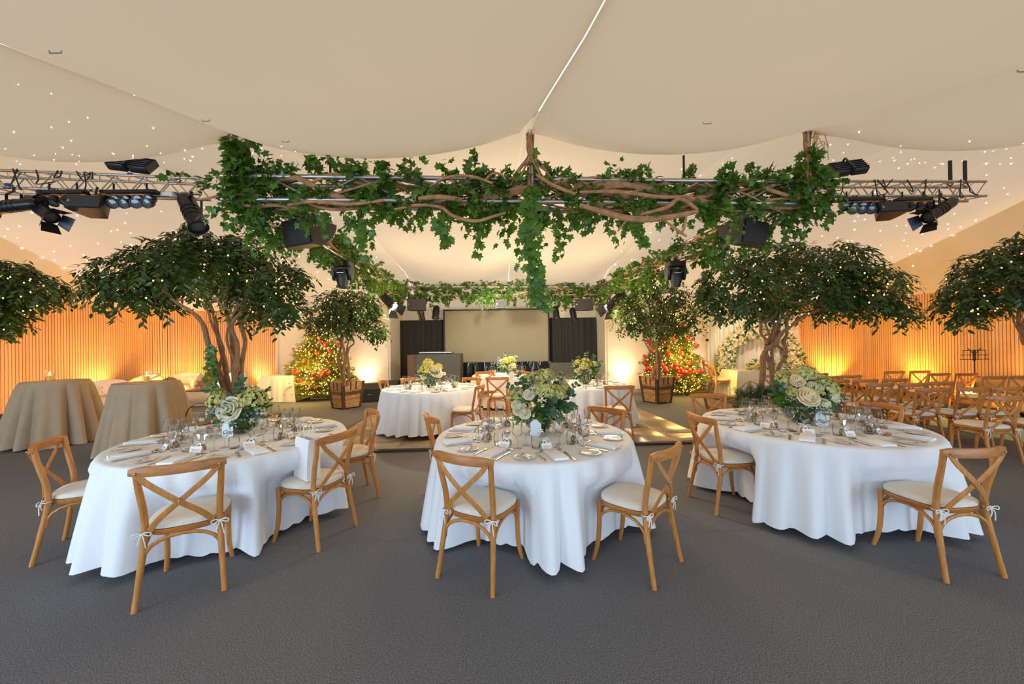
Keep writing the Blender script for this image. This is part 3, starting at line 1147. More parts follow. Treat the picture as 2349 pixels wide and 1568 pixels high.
CHAIR_AT = {'1': ['1a', '1b', '1c', '1d'], '2': ['2a', '2b', '2c', '2d'], '3': ['3a', '3b', '3c', '3d'], '4': ['4a', '4b', '4c', '4d'], '5': ['5a'], '6': ['6e', '6f', '6g', '6h', '6i']}
for i, (k, (c, r, z0, nm)) in enumerate(TABLES.items()):
    t = thing('banquet_table', 'round folding table with black metal legs under the cloth of the ' + nm if k > '3' or k == '2' else 'round folding table with black metal legs under the cloth of ' + nm, 'table', (c.x, c.y, z0), 0.3)
    m = MB()
    m.lathe([(0.001, 0.722), (r - 0.03, 0.722), (r - 0.012, 0.728), (r - 0.012, 0.742), (r - 0.03, 0.746), (0.001, 0.746)], 48)
    m.build('tabletop', M_CRATE, t)
    for q in range(4):
        a = q * PI / 2 + 0.25
        m = MB()
        m.tube([(0.62 * math.cos(a) * r, 0.62 * math.sin(a) * r, 0.0), (0.55 * math.cos(a) * r, 0.55 * math.sin(a) * r, 0.70)], 0.016, 8)
        m.build('leg', M_BLKMET, t)
    push = []
    for ck in CHAIR_AT[k]:
        p, a = CH[ck]
        front = p + Vector((-math.sin(a), math.cos(a), 0)) * 0.225
        dv = front - c
        dv.z = 0
        if dv.length < r + 0.2:
            push.append((math.atan2(dv.y, dv.x), max(r * 0.72, dv.length - 0.03), 0.50 + z0))
    round_cloth('tablecloth', c, r, z0, z0 + TZ, 40 + i, 'white linen cloth hanging in folds over ' + nm, M_LINEN, 'white cloths on round tables', push=push)


# ------------------------------------------------------------------ tableware prototypes
def proto(name, cat):
    return thing(name, 'tableware', cat)


wg = proto('wine_glass', 'glass')
m = MB()
m.lathe([(0.0345, 0.0), (0.034, 0.0015), (0.012, 0.005), (0.0045, 0.010), (0.0035, 0.03), (0.0035, 0.085)], 20)
m.build('stem', M_GLASS, wg, 60)
m = MB()
m.lathe([(0.0035, 0.085), (0.012, 0.090), (0.040, 0.118), (0.0445, 0.128), (0.0425, 0.155), (0.0375, 0.185), (0.0345, 0.212)], 24)
m.build('bowl', M_GLASS, wg, 60)
m = MB()
m.lathe([(0.0349, 0.2125), (0.0351, 0.2118), (0.0341, 0.2118), (0.0341, 0.2125)], 24)
m.build('rim', mat('glass_rim', (0.75, 0.76, 0.77), 0.1), wg)
remember(wg)

tb = proto('tumbler', 'glass')
m = MB()
m.lathe([(0.001, 0.006), (0.028, 0.006), (0.036, 0.012), (0.0405, 0.035), (0.0400, 0.07), (0.0375, 0.098)], 22)
m.build('wall', M_GLASS, tb, 60)
m = MB()
m.lathe([(0.001, 0.0), (0.026, 0.0), (0.033, 0.004), (0.034, 0.010), (0.001, 0.010)], 22)
m.build('base', M_GLASS, tb, 60)
remember(tb)

pl = proto('bread_plate', 'plate')
m = MB()
m.lathe([(0.001, 0.004), (0.048, 0.004), (0.056, 0.007), (0.083, 0.013), (0.085, 0.0115), (0.055, 0.003), (0.050, 0.0), (0.001, 0.0)], 32)
m.build('dish', M_CHINA, pl, 60)
remember(pl)


def cutlery(name, cat, kind, ln):
    t = proto(name, cat)
    hl = ln * 0.58
    m = MB()
    m.strip([(0, -ln / 2, 0.003), (0, -ln / 2 + 0.02, 0.004), (0, -ln / 2 + hl * 0.6, 0.005), (0, -ln / 2 + hl, 0.006)], [0.012, 0.019, 0.012, 0.007], 0.004, (1, 0, 0))
    m.build('handle', M_STEEL, t)
    y0 = -ln / 2 + hl
    if kind == 'knife':
        m = MB()
        m.strip([(0, y0, 0.005), (0.001, y0 + 0.03, 0.005), (0.001, ln / 2 - 0.02, 0.005), (-0.003, ln / 2, 0.005)], [0.010, 0.019, 0.019, 0.006], 0.002, (1, 0, 0))
        m.build('blade', M_STEEL, t)
    elif kind == 'fork':
        m = MB()
        m.strip([(0, y0, 0.006), (0, y0 + 0.018, 0.006), (0, y0 + 0.035, 0.005)], [0.007, 0.018, 0.023], 0.003, (1, 0, 0))
        m.build('neck', M_STEEL, t)
        for q in range(4):
            x = -0.0095 + q * 0.0063
            m = MB()
            m.strip([(x, y0 + 0.034, 0.005), (x, ln / 2 - 0.02, 0.006), (x * 0.9, ln / 2, 0.010)], [0.0036, 0.0036, 0.002], 0.002, (1, 0, 0))
            m.build('tine', M_STEEL, t)
    else:
        m = MB()
        rings = []
        for i in range(7):
            u = i / 6
            wv = 0.019 * math.sin(PI * min(0.97, max(0.06, u)) ** 0.85)
            rings.append([(wv * math.cos(a), y0 + u * (ln / 2 - y0), 0.008 - 0.006 * math.sin(PI * u) * math.sin(a) ** 2 if False else 0.007 - 0.005 * abs(math.sin(a)) * math.sin(PI * u)) for a in [PI * k / 6 for k in range(7)]])
        m.loft(rings, closed=False)
        m.build('spoon_bowl', M_STEEL, t)
    return remember(t)


kn = cutlery('dinner_knife', 'knife', 'knife', 0.225)
fk = cutlery('dinner_fork', 'fork', 'fork', 0.205)
bk = cutlery('butter_knife', 'knife', 'knife', 0.165)
dsp = cutlery('dessert_spoon', 'spoon', 'spoon', 0.185)
dfk = cutlery('dessert_fork', 'fork', 'fork', 0.180)

nk = proto('napkin', 'napkin')
m = MB()
for q, (z0_, z1_, sh) in enumerate(((0.001, 0.008, 0.0), (0.0085, 0.0155, 0.003), (0.016, 0.023, 0.006))):
    m.bbox(-0.055 + sh * 0.3, 0.055, -0.125 + sh, 0.115, z0_, z1_, 0.003)
# rolled lower hem
m.loft([[(x, -0.122 - 0.011 * math.cos(a), 0.0125 + 0.0115 * math.sin(a)) for a in [2 * PI * k / 10 for k in range(10)]] for x in (-0.054, -0.02, 0.02, 0.054)])
m.build('fold', M_NAPKIN, nk)
remember(nk)

pc = proto('place_card', 'card')
m = MB()
m.loft([[(x, -0.022, 0.001), (x, 0.0, 0.047), (x, 0.022, 0.001), (x, 0.0207, 0.001), (x, 0.0, 0.0445), (x, -0.0207, 0.001)] for x in (-0.043, 0.043)])
m.build('card', M_CARD, pc, 0)
rw = random.Random(5)
m = MB()
pts = []
for i in range(40):
    u = i / 39
    pts.append((-0.028 + 0.056 * u, 0.020 + 0.0065 * math.sin(u * 34) * (1.3 - 0.6 * u) + (0.006 if i < 5 else 0), 0.0))
T_ = Matrix.Translation((0, -0.0226, 0.0)) @ Matrix.Rotation(math.atan2(0.047, 0.022), 4, 'X')
m.tube([T_ @ Vector((p[0], p[1] + 0.003, 0.0004)) for p in pts], 0.0007, 4)
m.build('handwriting', M_ROSEGOLD, pc)
remember(pc)

fb = proto('favour_bag', 'favour bag')
m = MB()
m.lathe([(0.001, 0.0), (0.026, 0.0), (0.031, 0.010), (0.030, 0.024), (0.022, 0.036), (0.010, 0.044), (0.001, 0.046)], 14)
m.build('sweets', M_SWEET, fb)
m = MB()
rings = []
for z, r_, wv in ((0.0, 0.031, 0), (0.012, 0.037, 0), (0.034, 0.036, 0.0), (0.050, 0.025, 0.0), (0.060, 0.009, 0.0), (0.072, 0.014, 0.004), (0.095, 0.026, 0.009), (0.118, 0.034, 0.014)):
    rings.append([((r_ + wv * math.sin(5 * a)) * math.cos(a), (r_ * 0.75 + wv * math.cos(4 * a)) * math.sin(a) * 0.8, z + wv * 0.9 * math.sin(3 * a)) for a in [2 * PI * k / 20 for k in range(20)]])
m.loft(rings, cap=False)
m.build('wrap', M_CELLO, fb)
m = MB()
for q in (-1, 1):
    m.strip(smoothpath([(0, -0.012, 0.060), (q * 0.018, -0.020, 0.076), (q * 0.036, -0.020, 0.072), (q * 0.032, -0.020, 0.058), (0, -0.012, 0.060)], 2), 0.010, 0.0015, (0, 1, 0.5))
    m.strip([(0, -0.013, 0.060), (q * 0.016, -0.032, 0.042), (q * 0.028, -0.040, 0.020)], 0.010, 0.0015, (1, 0, 0.3))
m.ball((0, -0.014, 0.060), 0.007, 8, 5)
m.build('ribbon_bow', M_RIBBON, fb)
remember(fb)

tl = proto('tealight_holder', 'candle holder')
m = MB()
m.lathe([(0.001, 0.005), (0.026, 0.005), (0.030, 0.010), (0.031, 0.035), (0.031, 0.037)], 18)
m.build('cup', M_GLASS, tl, 60)
m = MB()
m.lathe([(0.001, 0.006), (0.019, 0.006), (0.019, 0.018), (0.001, 0.019)], 14)
m.build('candle', M_CHINA, tl)
remember(tl)

PROTO_USED = set()


def put(pr, loc, rz, label, group):
    if pr.name not in PROTO_USED:
        PROTO_USED.add(pr.name)
        pr.location, pr.rotation_euler = loc, (0, 0, rz)
        pr['label'], pr['group'] = label, group
        return pr
    return copy_tree(pr, loc, rz, label, group)


ORD = ['first', 'second', 'third', 'fourth', 'fifth', 'sixth', 'seventh', 'eighth', 'ninth', 'tenth']


def setting(tk, idx, ang, full=True):
    """one place setting; ang: direction from the table centre to the sitter"""
    c, r, z0, nm = TABLES[tk]
    z = z0 + TZ + 0.001
    ux, uy = math.cos(ang), math.sin(ang)       # outwards
    tx, ty = -uy, ux                            # to the sitter's left ... right: counter-clockwise seen from above
    rz = ang + PI / 2                           # local +y points to the table centre
    rnd = random.Random(1000 * int(tk) + idx)
    s = r / 0.9

    def P(x, y, dz=0.0):
        # x to the sitter's right, y inwards from the rim
        q = (r - y * s)
        return (c.x + ux * q + tx * x * s, c.y + uy * q + ty * x * s, z + dz)
    wh = '%s place clockwise from camera, %s' % (ORD[idx], nm)
    g = nm

    def j(a=0.12):
        return rnd.uniform(-a, a)
    put(nk, P(0.0 + j(0.01), 0.185), rz + j(0.10), 'folded white napkin, ' + wh, 'napkins on ' + g)
    put(pl, P(-0.235 + j(0.01), 0.185 + j(0.02)), rz, 'white bread plate, ' + wh, 'bread plates on ' + g)
    put(fk, P(-0.115, 0.175 + j(0.015)), rz + j(0.06), 'steel dinner fork, ' + wh, 'dinner forks on ' + g)
    put(kn, P(0.105, 0.165 + j(0.015)), rz + j(0.06), 'steel dinner knife, ' + wh, 'dinner knives on ' + g)
    if full:
        put(bk, P(-0.235, 0.19, 0.014), rz + 0.15 + j(0.5), 'butter knife lying on the bread plate, ' + wh, 'butter knives on ' + g)
        put(dsp, P(0.01, 0.345), rz + PI / 2 + j(0.08), 'dessert spoon laid crosswise above the napkin, ' + wh, 'dessert spoons on ' + g)
        put(dfk, P(-0.005, 0.318), rz - PI / 2 + j(0.08), 'dessert fork laid crosswise above the napkin, ' + wh, 'dessert forks on ' + g)
    put(pc, P(0.0 + j(0.02), 0.392), rz + j(0.25), 'white tent place card with rose-gold name, ' + wh, 'place cards on ' + g)
    put(fb, P(0.0 + j(0.03), 0.455), rz + j(0.5), 'clear favour bag with white bow, ' + wh, 'favour bags on ' + g)
    put(tb, P(-0.095 + j(0.015), 0.43), rz, 'clear stemless tumbler, ' + wh, 'tumblers on ' + g)
    put(wg, P(0.098 + j(0.012), 0.412 + j(0.015)), rz, 'clear wine glass nearer the rim, ' + wh, 'wine glasses on ' + g)
    put(wg, P(0.125 + j(0.012), 0.505 + j(0.015)), rz, 'clear wine glass nearer the flowers, ' + wh, 'wine glasses on ' + g)


def lay(tk, pxy, n, full=True):
    c, r, z0, nm = TABLES[tk]
    p = G(pxy[0], pxy[1], z0 + TZ)
    a0 = math.atan2(p.y - c.y, p.x - c.x)
    for i in range(n):
        setting(tk, i, a0 - 2 * PI * i / n, full)


lay('1', (430, 1046), 9)
lay('2', (1268, 1040), 9)
lay('3', (1851, 1003), 10)
lay('4', (960, 897), 8, False)
lay('5', (1330, 892), 8, False)
lay('6', (1160, 866), 8, False)


# ------------------------------------------------------------------ flowers
def florets(pos_c, r, n, rng, sx=1.0):
    u = unit(n, rng)
    u[:, 2] = np.abs(u[:, 2]) * 1.1 - 0.25
    u /= np.linalg.norm(u, axis=1, keepdims=True)
    pos = np.array(pos_c) + u * r * rng.uniform(0.86, 1.05, (n, 1))
    rot = frames(np.cross(u, unit(n, rng)), u + 0.35 * unit(n, rng))
    return pos, rot


def add_head(t, name, c, r, mt, rng, n=70, core=True):
    pos, rot = florets((0, 0, 0), r, n, rng)
    ob = cloud(name, FLORET, pos, rot, rng.uniform(0.20, 0.32, n) * r, mt, t)
    ob.location = c
    return ob


def rose_mesh(r, rng, nlay=5, open_=0.0):
    m = MB()
    for L_ in range(nlay):
        u = L_ / (nlay - 1)
        k = 3 + L_ if L_ < 3 else 6 + L_
        for q in range(k):
            a0 = 2 * PI * q / k + L_ * 0.7
            half = PI / k * 1.45
            rr = r * (0.18 + 0.82 * u)
            rings = []
            for hh in range(5):
                v = hh / 4
                rad = rr * (0.35 + 0.65 * math.sin(v * PI * (0.62 + 0.10 * u)) + open_ * u * v * 0.5)
                zz = r * (-0.45 + 1.15 * v - 0.45 * u * v + (-0.35 * u * v * v)) * (1 - open_ * 0.4 * u)
                wob = 0.05 * r * math.sin(7 * v + q * 2.1) * v
                rings.append([((rad + wob) * math.cos(a0 + half * s * math.sin(PI * (0.25 + 0.55 * v))), (rad + wob) * math.sin(a0 + half * s * math.sin(PI * (0.25 + 0.55 * v))), zz - 0.06 * r * abs(s)) for s in (-1, -0.5, 0, 0.5, 1)])
            m.loft(rings, closed=False)
    return m


def add_rose(t, name, c, r, mt, seed, nrm=(0, -0.7, 0.7), open_=0.1, nlay=5):
    m = rose_mesh(r, random.Random(seed), nlay, open_)
    ob = m.build(name, mt, t, 180)
    ob.location = c
    ob.rotation_euler = Vector(nrm).to_track_quat('Z', 'Y').to_euler()
    return ob


def add_leaves(t, nm, T, n, c, r, mt, rng, size, up=0.2, parts=0, cone=None):
    u = unit(n, rng)
    u[:, 2] = u[:, 2] * 0.7 + up
    if cone is not None:
        u = u * 0.55 + np.array(cone)
    u /= np.linalg.norm(u, axis=1, keepdims=True)
    pos = np.array(c) + u * np.array(r) * rng.uniform(0.55, 1.0, (n, 1))
    d_ = u + 0.8 * unit(n, rng)
    rot = frames(d_, u * 0.3 + np.array([0, -0.35, 0.6]) + 0.5 * unit(n, rng))
    sc = rng.uniform(0.75, 1.25, n) * size
    if parts:
        d = pos[:, 1]
        o = np.argsort(d)
        leaf_parts(nm, T, pos[o[:parts]], rot[o[:parts]], sc[o[:parts]], mt, t)
        pos, rot, sc = pos[o[parts:]], rot[o[parts:]], sc[o[parts:]]
    if len(pos):
        stuff(cloud('foliage', T, pos, rot, sc, mt, t))


def add_sprig(t, base, tip, n, size, mt, rng, T=ROUND):
    """a eucalyptus twig: stem with paired leaves, one part"""
    base, tip = Vector(base), Vector(tip)
    pts = [base.lerp(tip, k / 6) + Vector((0, 0, 0.03 * math.sin(PI * k / 6))) for k in range(7)]
    m = MB()
    m.tube(pts, [0.003] * 6 + [0.001], 5)
    st = m.build('twig', M_STEM, t)
    pos, dirs = [], []
    d = (tip - base).normalized()
    sd = d.cross(Vector((0, -0.6, 0.8))).normalized()
    for i in range(n):
        u = 0.25 + 0.75 * i / max(1, n - 1)
        p = base.lerp(tip, u)
        for s in (-1, 1):
            pos.append(p + Vector((0, 0, 0.03 * math.sin(PI * u))))
            dirs.append(sd * s + d * 0.5 + Vector(rng.normal(size=3) * 0.25))
    pos, dirs = np.array(pos), np.array(dirs)
    rot = frames(dirs, np.tile([0, -0.6, 0.8], (len(pos), 1)) + 0.3 * unit(len(pos), rng))
    leaf_parts('leaf', T, pos, rot, rng.uniform(0.8, 1.1, len(pos)) * size, mt, st)


def fishbowl(c, z, r, label):
    t = thing('fishbowl_vase', label, 'vase', (c[0], c[1], z))
    m = MB()
    prof = [(r * 0.45, 0.004)] + [(r * math.sin(a), r * 0.86 - r * 0.86 * math.cos(a)) for a in [R(x) for x in (38, 55, 72, 90, 106, 120, 132)]]
    m.lathe([(0.001, 0.004)] + prof, 32)
    m.build('bowl', M_VASE, t, 60)
    rng = np.random.default_rng(int(r * 1000))
    for k in range(14):
        a = rng.uniform(0, 2 * PI)
        m = MB()
        q = r * 0.42
        m.tube([(q * math.cos(a), q * math.sin(a), 0.02), (0.3 * q * math.cos(a + 2.4), 0.3 * q * math.sin(a + 2.4), r * 0.9), (-0.5 * q * math.cos(a), -0.5 * q * math.sin(a), r * 1.5)], 0.004, 5)
        m.build('stem', M_STEM, t)
    u = unit(60, rng)
    pos = np.array([0, 0, r * 0.75]) + u * np.array([r * 0.7, r * 0.7, r * 0.5])
    stuff(cloud('foliage', OVATE, pos, frames(unit(60, rng), u), rng.uniform(0.05, 0.09, 60), M_LEAFG, t))
    return t


def bouquet(key, c, z, name_label, scale, spec, seed, leaves=150, nleafparts=90):
    """spec: list of (kind, dx, dy, dz, r) relative to the vase mouth"""
    rng = np.random.default_rng(seed)
    t = thing('bouquet', name_label, 'flowers', (c[0], c[1], z), 0)
    for i, (kind, x, y, zz, r) in enumerate(spec):
        p = (x * scale, y * scale, zz * scale)
        if kind == 'h':
            add_head(t, 'hydrangea', p, r * scale, M_HYDR, rng, 300)
        elif kind == 'y':
            add_head(t, 'hydrangea', p, r * scale, M_HYDRY, rng, 240)
        elif kind == 'm':
            add_head(t, 'hydrangea', p, r * scale, M_HYDRP, rng, 60)
        elif kind == 'f':
            add_head(t, 'filler_flower', p, r * scale, M_BABYB, rng, 60)
        elif kind in 'rw':
            add_rose(t, 'rose', p, r * scale, M_ROSE if kind == 'r' else M_ROSEW, seed + i, (x * 1.2, -0.75, 0.45), 0.15)
        elif kind == 'p':
            add_rose(t, 'peony', p, r * scale, M_ROSEW, seed + i, (x * 0.6, -0.9, 0.25), 0.55, 5)
        elif kind == 'b':
            m = MB()
            m.ball((0, 0, 0), 0.011 * scale, 8, 6)
            ob = m.build('berry', M_BERRY, t, loc=p)
        elif kind == 'e':
            add_sprig(t, (x * 0.35 * scale, y * 0.35 * scale, 0.02), p, 6, r * scale, M_EUC, rng)
    add_leaves(t, 'leaf', OVATE, leaves, (0, 0, 0.03 * scale), (0.22 * scale, 0.19 * scale, 0.13 * scale), M_LEAFG, rng, 0.075 * scale, 0.1, nleafparts)
    add_leaves(t, 'leaf', ROUND, leaves // 2, (0, 0.02, 0.09 * scale), (0.24 * scale, 0.18 * scale, 0.20 * scale), M_EUC, rng, 0.045 * scale, 0.25, nleafparts // 2)
    return t


def centre(tk, px, d_off=0.0):
    c, r, z0, nm = TABLES[tk]
    p = at(px, 900, c.y + d_off)
    return (p.x, p.y), z0 + TZ + 0.001


# table One
c1, z1 = centre('1', 553, 0.16)
fishbowl(c1, z1, 0.155, 'round glass fishbowl vase holding the flowers on table One')
bouquet('1', c1, z1 + 0.20, 'bouquet of green hydrangeas round a large white peony on table One', 1.0,
        [('h', -0.165, -0.06, 0.115, 0.105), ('h', 0.15, -0.04, 0.125, 0.125), ('p', -0.005, -0.17, 0.065, 0.105), ('h', 0.02, 0.12, 0.13, 0.08), ('w', 0.03, 0.02, 0.20, 0.055), ('f', 0.10, 0.03, 0.22, 0.06), ('f', -0.22, -0.10, 0.02, 0.05), ('f', -0.12, -0.16, 0.06, 0.035), ('f', 0.235, -0.06, 0.0, 0.06), ('f', 0.20, -0.08, -0.06, 0.05),
         ('e', 0.03, -0.02, 0.34, 0.055), ('e', -0.06, 0.03, 0.28, 0.05), ('e', 0.26, 0.02, 0.22, 0.045), ('e', -0.10, -0.22, -0.08, 0.04), ('e', -0.24, -0.12, -0.04, 0.045), ('e', 0.24, -0.14, -0.03, 0.045), ('e', 0.08, -0.22, -0.08, 0.04),
         ('b', -0.13, -0.19, 0.05, 1), ('b', -0.07, -0.2, 0.10, 1), ('b', 0.21, -0.16, 0.02, 1), ('b', 0.25, -0.14, 0.03, 1), ('b', 0.18, -0.17, 0.0, 1), ('b', -0.03, -0.18, 0.16, 1)], 21)
# blank-sign table
c2, z2 = centre('2', 1236, 0.12)
fishbowl(c2, z2, 0.150, 'round glass fishbowl vase holding the flowers on the blank-sign table')
bouquet('2', c2, z2 + 0.20, 'loose bouquet of faded green hydrangeas and eucalyptus on the blank-sign table', 1.12,
        [('h', 0.04, -0.10, 0.175, 0.10), ('h', 0.14, -0.07, 0.14, 0.085), ('h', -0.03, 0.02, 0.255, 0.085), ('h', 0.065, 0.04, 0.275, 0.085), ('h', -0.19, -0.06, 0.14, 0.075), ('h', 0.20, 0.05, 0.18, 0.075), ('h', -0.09, 0.09, 0.24, 0.07),
         ('w', -0.095, -0.17, 0.165, 0.05), ('w', -0.17, -0.17, 0.045, 0.06), ('w', -0.13, -0.20, 0.015, 0.05), ('w', -0.20, -0.12, 0.075, 0.045), ('r', 0.0, 0.14, 0.2, 0.05), ('f', -0.05, -0.14, 0.21, 0.04), ('f', 0.12, -0.16, -0.01, 0.045),
         ('e', 0.28, -0.05, 0.14, 0.055), ('e', 0.33, -0.02, 0.22, 0.035), ('e', 0.30, -0.08, 0.03, 0.05), ('e', 0.08, -0.24, 0.02, 0.055), ('e', -0.26, -0.08, 0.22, 0.04), ('e', -0.17, 0.0, 0.30, 0.045), ('e', 0.16, -0.2, -0.04, 0.045), ('e', -0.08, -0.10, 0.28, 0.035), ('e', 0.2, 0.0, 0.30, 0.04), ('e', 0.10, -0.22, 0.10, 0.06),
         ('b', -0.24, -0.10, 0.19, 1), ('b', -0.20, -0.12, 0.20, 1), ('b', 0.08, -0.14, 0.27, 1), ('b', 0.17, -0.13, 0.25, 1), ('b', 0.17, -0.10, 0.29, 1), ('b', -0.18, -0.14, 0.16, 1)], 22, 230, 130)
# table Four
c3, z3 = centre('3', 1838, 0.05)
fishbowl(c3, z3, 0.185, 'wide glass fishbowl vase holding the flowers on table Four')
bouquet('3', c3, z3 + 0.22, 'bouquet of cream roses and green hydrangeas on table Four', 1.12,
        [('r', -0.075, -0.19, 0.075, 0.092), ('r', -0.085, -0.08, 0.20, 0.065), ('w', 0.02, -0.13, 0.145, 0.058), ('h', 0.03, 0.0, 0.235, 0.10), ('h', 0.135, -0.10, 0.115, 0.105), ('h', 0.19, 0.02, 0.165, 0.08), ('h', -0.155, -0.10, 0.085, 0.055), ('h', -0.15, 0.02, 0.18, 0.07), ('r', -0.15, -0.03, 0.17, 0.05), ('w', 0.07, -0.19, 0.0, 0.06), ('w', 0.19, -0.14, 0.06, 0.055), ('f', 0.22, -0.12, 0.02, 0.05), ('f', -0.04, -0.2, -0.02, 0.045), ('f', -0.17, -0.10, 0.03, 0.04), ('w', 0.13, -0.02, 0.22, 0.045), ('h', -0.05, 0.14, 0.2, 0.08),
         ('e', 0.33, -0.05, 0.04, 0.06), ('e', 0.30, -0.02, 0.12, 0.045), ('e', -0.25, -0.02, 0.16, 0.05), ('e', -0.22, -0.08, 0.10, 0.05), ('e', 0.02, -0.24, -0.07, 0.05), ('e', 0.13, -0.23, -0.05, 0.05),
         ('b', 0.055, -0.17, 0.18, 1), ('b', 0.08, -0.18, 0.155, 1), ('b', 0.16, -0.16, 0.175, 1), ('b', -0.12, -0.2, 0.0, 1), ('b', 0.21, -0.16, 0.0, 1)], 23, 180, 110)
# rear tables
c4, z4 = centre('4', 988, 0.0)
fishbowl(c4, z4, 0.115, 'small glass vase holding the flowers on the table nearest the DJ booth')
bouquet('4', c4, z4 + 0.17, 'yellow and white bouquet on the table nearest the DJ booth', 1.0,
        [('y', -0.03, -0.04, 0.26, 0.11), ('y', -0.09, -0.09, 0.14, 0.105), ('p', 0.12, -0.10, 0.14, 0.095), ('w', 0.16, -0.06, 0.09, 0.085), ('w', 0.05, -0.05, 0.19, 0.07), ('w', -0.10, -0.13, 0.05, 0.06), ('y', 0.15, 0.0, 0.2, 0.08), ('e', -0.24, -0.05, 0.20, 0.05), ('e', -0.2, -0.08, 0.1, 0.05), ('w', 0.27, -0.06, 0.09, 0.035)], 24, 110, 0)
c5, z5 = centre('5', 1342, 0.0)
fishbowl(c5, z5, 0.145, 'glass fishbowl vase holding the flowers on the table near the white wall uplight')
bouquet('5', c5, z5 + 0.20, 'spreading green bouquet with a mauve head on the table near the white wall uplight', 1.08,
        [('h', -0.03, -0.12, 0.12, 0.095), ('m', -0.045, -0.15, 0.02, 0.065), ('y', 0.02, 0.02, 0.21, 0.08), ('y', 0.16, -0.02, 0.15, 0.075), ('y', -0.12, 0.0, 0.19, 0.07), ('w', -0.13, -0.10, 0.05, 0.07), ('w', 0.05, -0.13, 0.06, 0.06), ('f', -0.19, -0.03, 0.14, 0.06), ('e', -0.28, -0.05, 0.14, 0.05), ('e', 0.30, -0.03, 0.20, 0.05), ('e', 0.26, -0.05, 0.14, 0.05), ('e', 0.03, -0.02, 0.36, 0.05), ('e', 0.18, 0.0, 0.32, 0.05), ('e', -0.12, 0.0, 0.3, 0.05), ('e', -0.22, 0.0, 0.22, 0.05)], 25, 150, 0)
c6, z6 = centre('6', 1164, 0.0)
fishbowl(c6, z6, 0.12, 'glass vase holding the flowers on the table before the screen')
bouquet('6', c6, z6 + 0.16, 'pale yellow bouquet on the table before the screen', 1.1,
        [('y', -0.02, -0.08, 0.17, 0.10), ('y', 0.10, -0.05, 0.19, 0.10), ('f', -0.15, -0.03, 0.12, 0.09), ('w', 0.14, -0.12, 0.08, 0.075), ('w', 0.06, -0.13, 0.02, 0.06), ('f', -0.08, -0.1, 0.04, 0.08), ('e', -0.06, 0.0, 0.34, 0.05), ('e', 0.2, -0.02, 0.28, 0.05), ('e', -0.2, 0, 0.24, 0.05)], 26, 90, 0)

# ------------------------------------------------------------------ table signs, tealights, paper bag
for tk, px, py, lab, word in (('1', 522, 1004, 'frosted arched sign reading One before the vase of table One', 'One'), ('2', 1229, 1000, 'blank pale blue arched sign before the vase of the blank-sign table', None), ('3', 1886, 978, 'frosted arched sign reading Four beside the vase of table Four', 'Four'),
                              ('6', 1174, 866, 'small white arched sign before the flowers of the table before the screen', None)):
    c, r, z0, nm = TABLES[tk]
    p = G(px, py, z0 + TZ)
    t = thing('table_sign', lab, 'sign', (p.x, p.y, z0 + TZ + 0.001), 0.0 if tk != '3' else -0.35)
    hw, hh = 0.052, 0.10
    arc = [(-hw, 0.012), (hw, 0.012)] + [(hw * math.cos(a), hh + hw * math.sin(a)) for a in [PI * k / 14 for k in range(15)]]
    m = MB()
    m.loft([[(x, y, zz) for x, zz in arc] for y in (-0.002, 0.002)])
    m.build('plate', M_ACRYL, t, 30)
    m = MB()
    m.bbox(-0.04, 0.04, -0.014, 0.014, 0.0, 0.014, 0.002)
    m.build('foot', M_ACRYL, t)
    if word:
        def txt(s, size, x, z, rot=0.0, shear=0.0, nm_='lettering'):
            cu = D.curves.new(nm_, 'FONT')
            cu.body, cu.size, cu.align_x, cu.align_y, cu.shear, cu.extrude = s, size, 'CENTER', 'CENTER', shear, 0.0004
            o = D.objects.new(nm_, cu)
            COL.objects.link(o)
            cu.materials.append(M_INK)
            o.parent = t
            o.location = (x, -0.0026, z)
            o.rotation_euler = (R(90), -rot, 0)
            me = D.meshes.new_from_object(o.evaluated_get(bpy.context.evaluated_depsgraph_get()))
            o2 = inst(nm_, me, t)
            o2.location, o2.rotation_euler = o.location, o.rotation_euler
            D.objects.remove(o)
        txt(word, 0.052, 0, 0.055, 0.0, 0.45)
        for q, ch_ in enumerate('TABLE'):
            a = R(150 - q * 30)
            txt(ch_, 0.017, 0.040 * math.cos(a), 0.100 + 0.040 * math.sin(a), a - PI / 2)
        m = MB()
        m.tube(smoothpath([(-0.044, -0.003, 0.045), (-0.035, -0.003, 0.034), (-0.012, -0.003, 0.042), (0.02, -0.003, 0.034), (0.044, -0.003, 0.048)], 3), 0.0009, 4)
        m.build('flourish', M_INK, t)
for px, py, tk, lb in ((479, 1002, '1', 'before the sign on table One'), (592, 999, '1', 'nearest the vase on table One'), (605, 983, '1', 'behind the vase edge on table One'), (1163, 993, '2', 'on the chair side of the blank-sign table flowers'), (1281, 990, '2', 'past the vase of the blank-sign table'), (1795, 990, '3', 'tumbler-side on table Four'), (1835, 974, '3', 'just before the vase on table Four')):
    p = G(px, py, TZ)
    put(tl, (p.x, p.y, TZ + 0.001), 0, 'small clear tealight holder ' + lb, 'tealight holders')

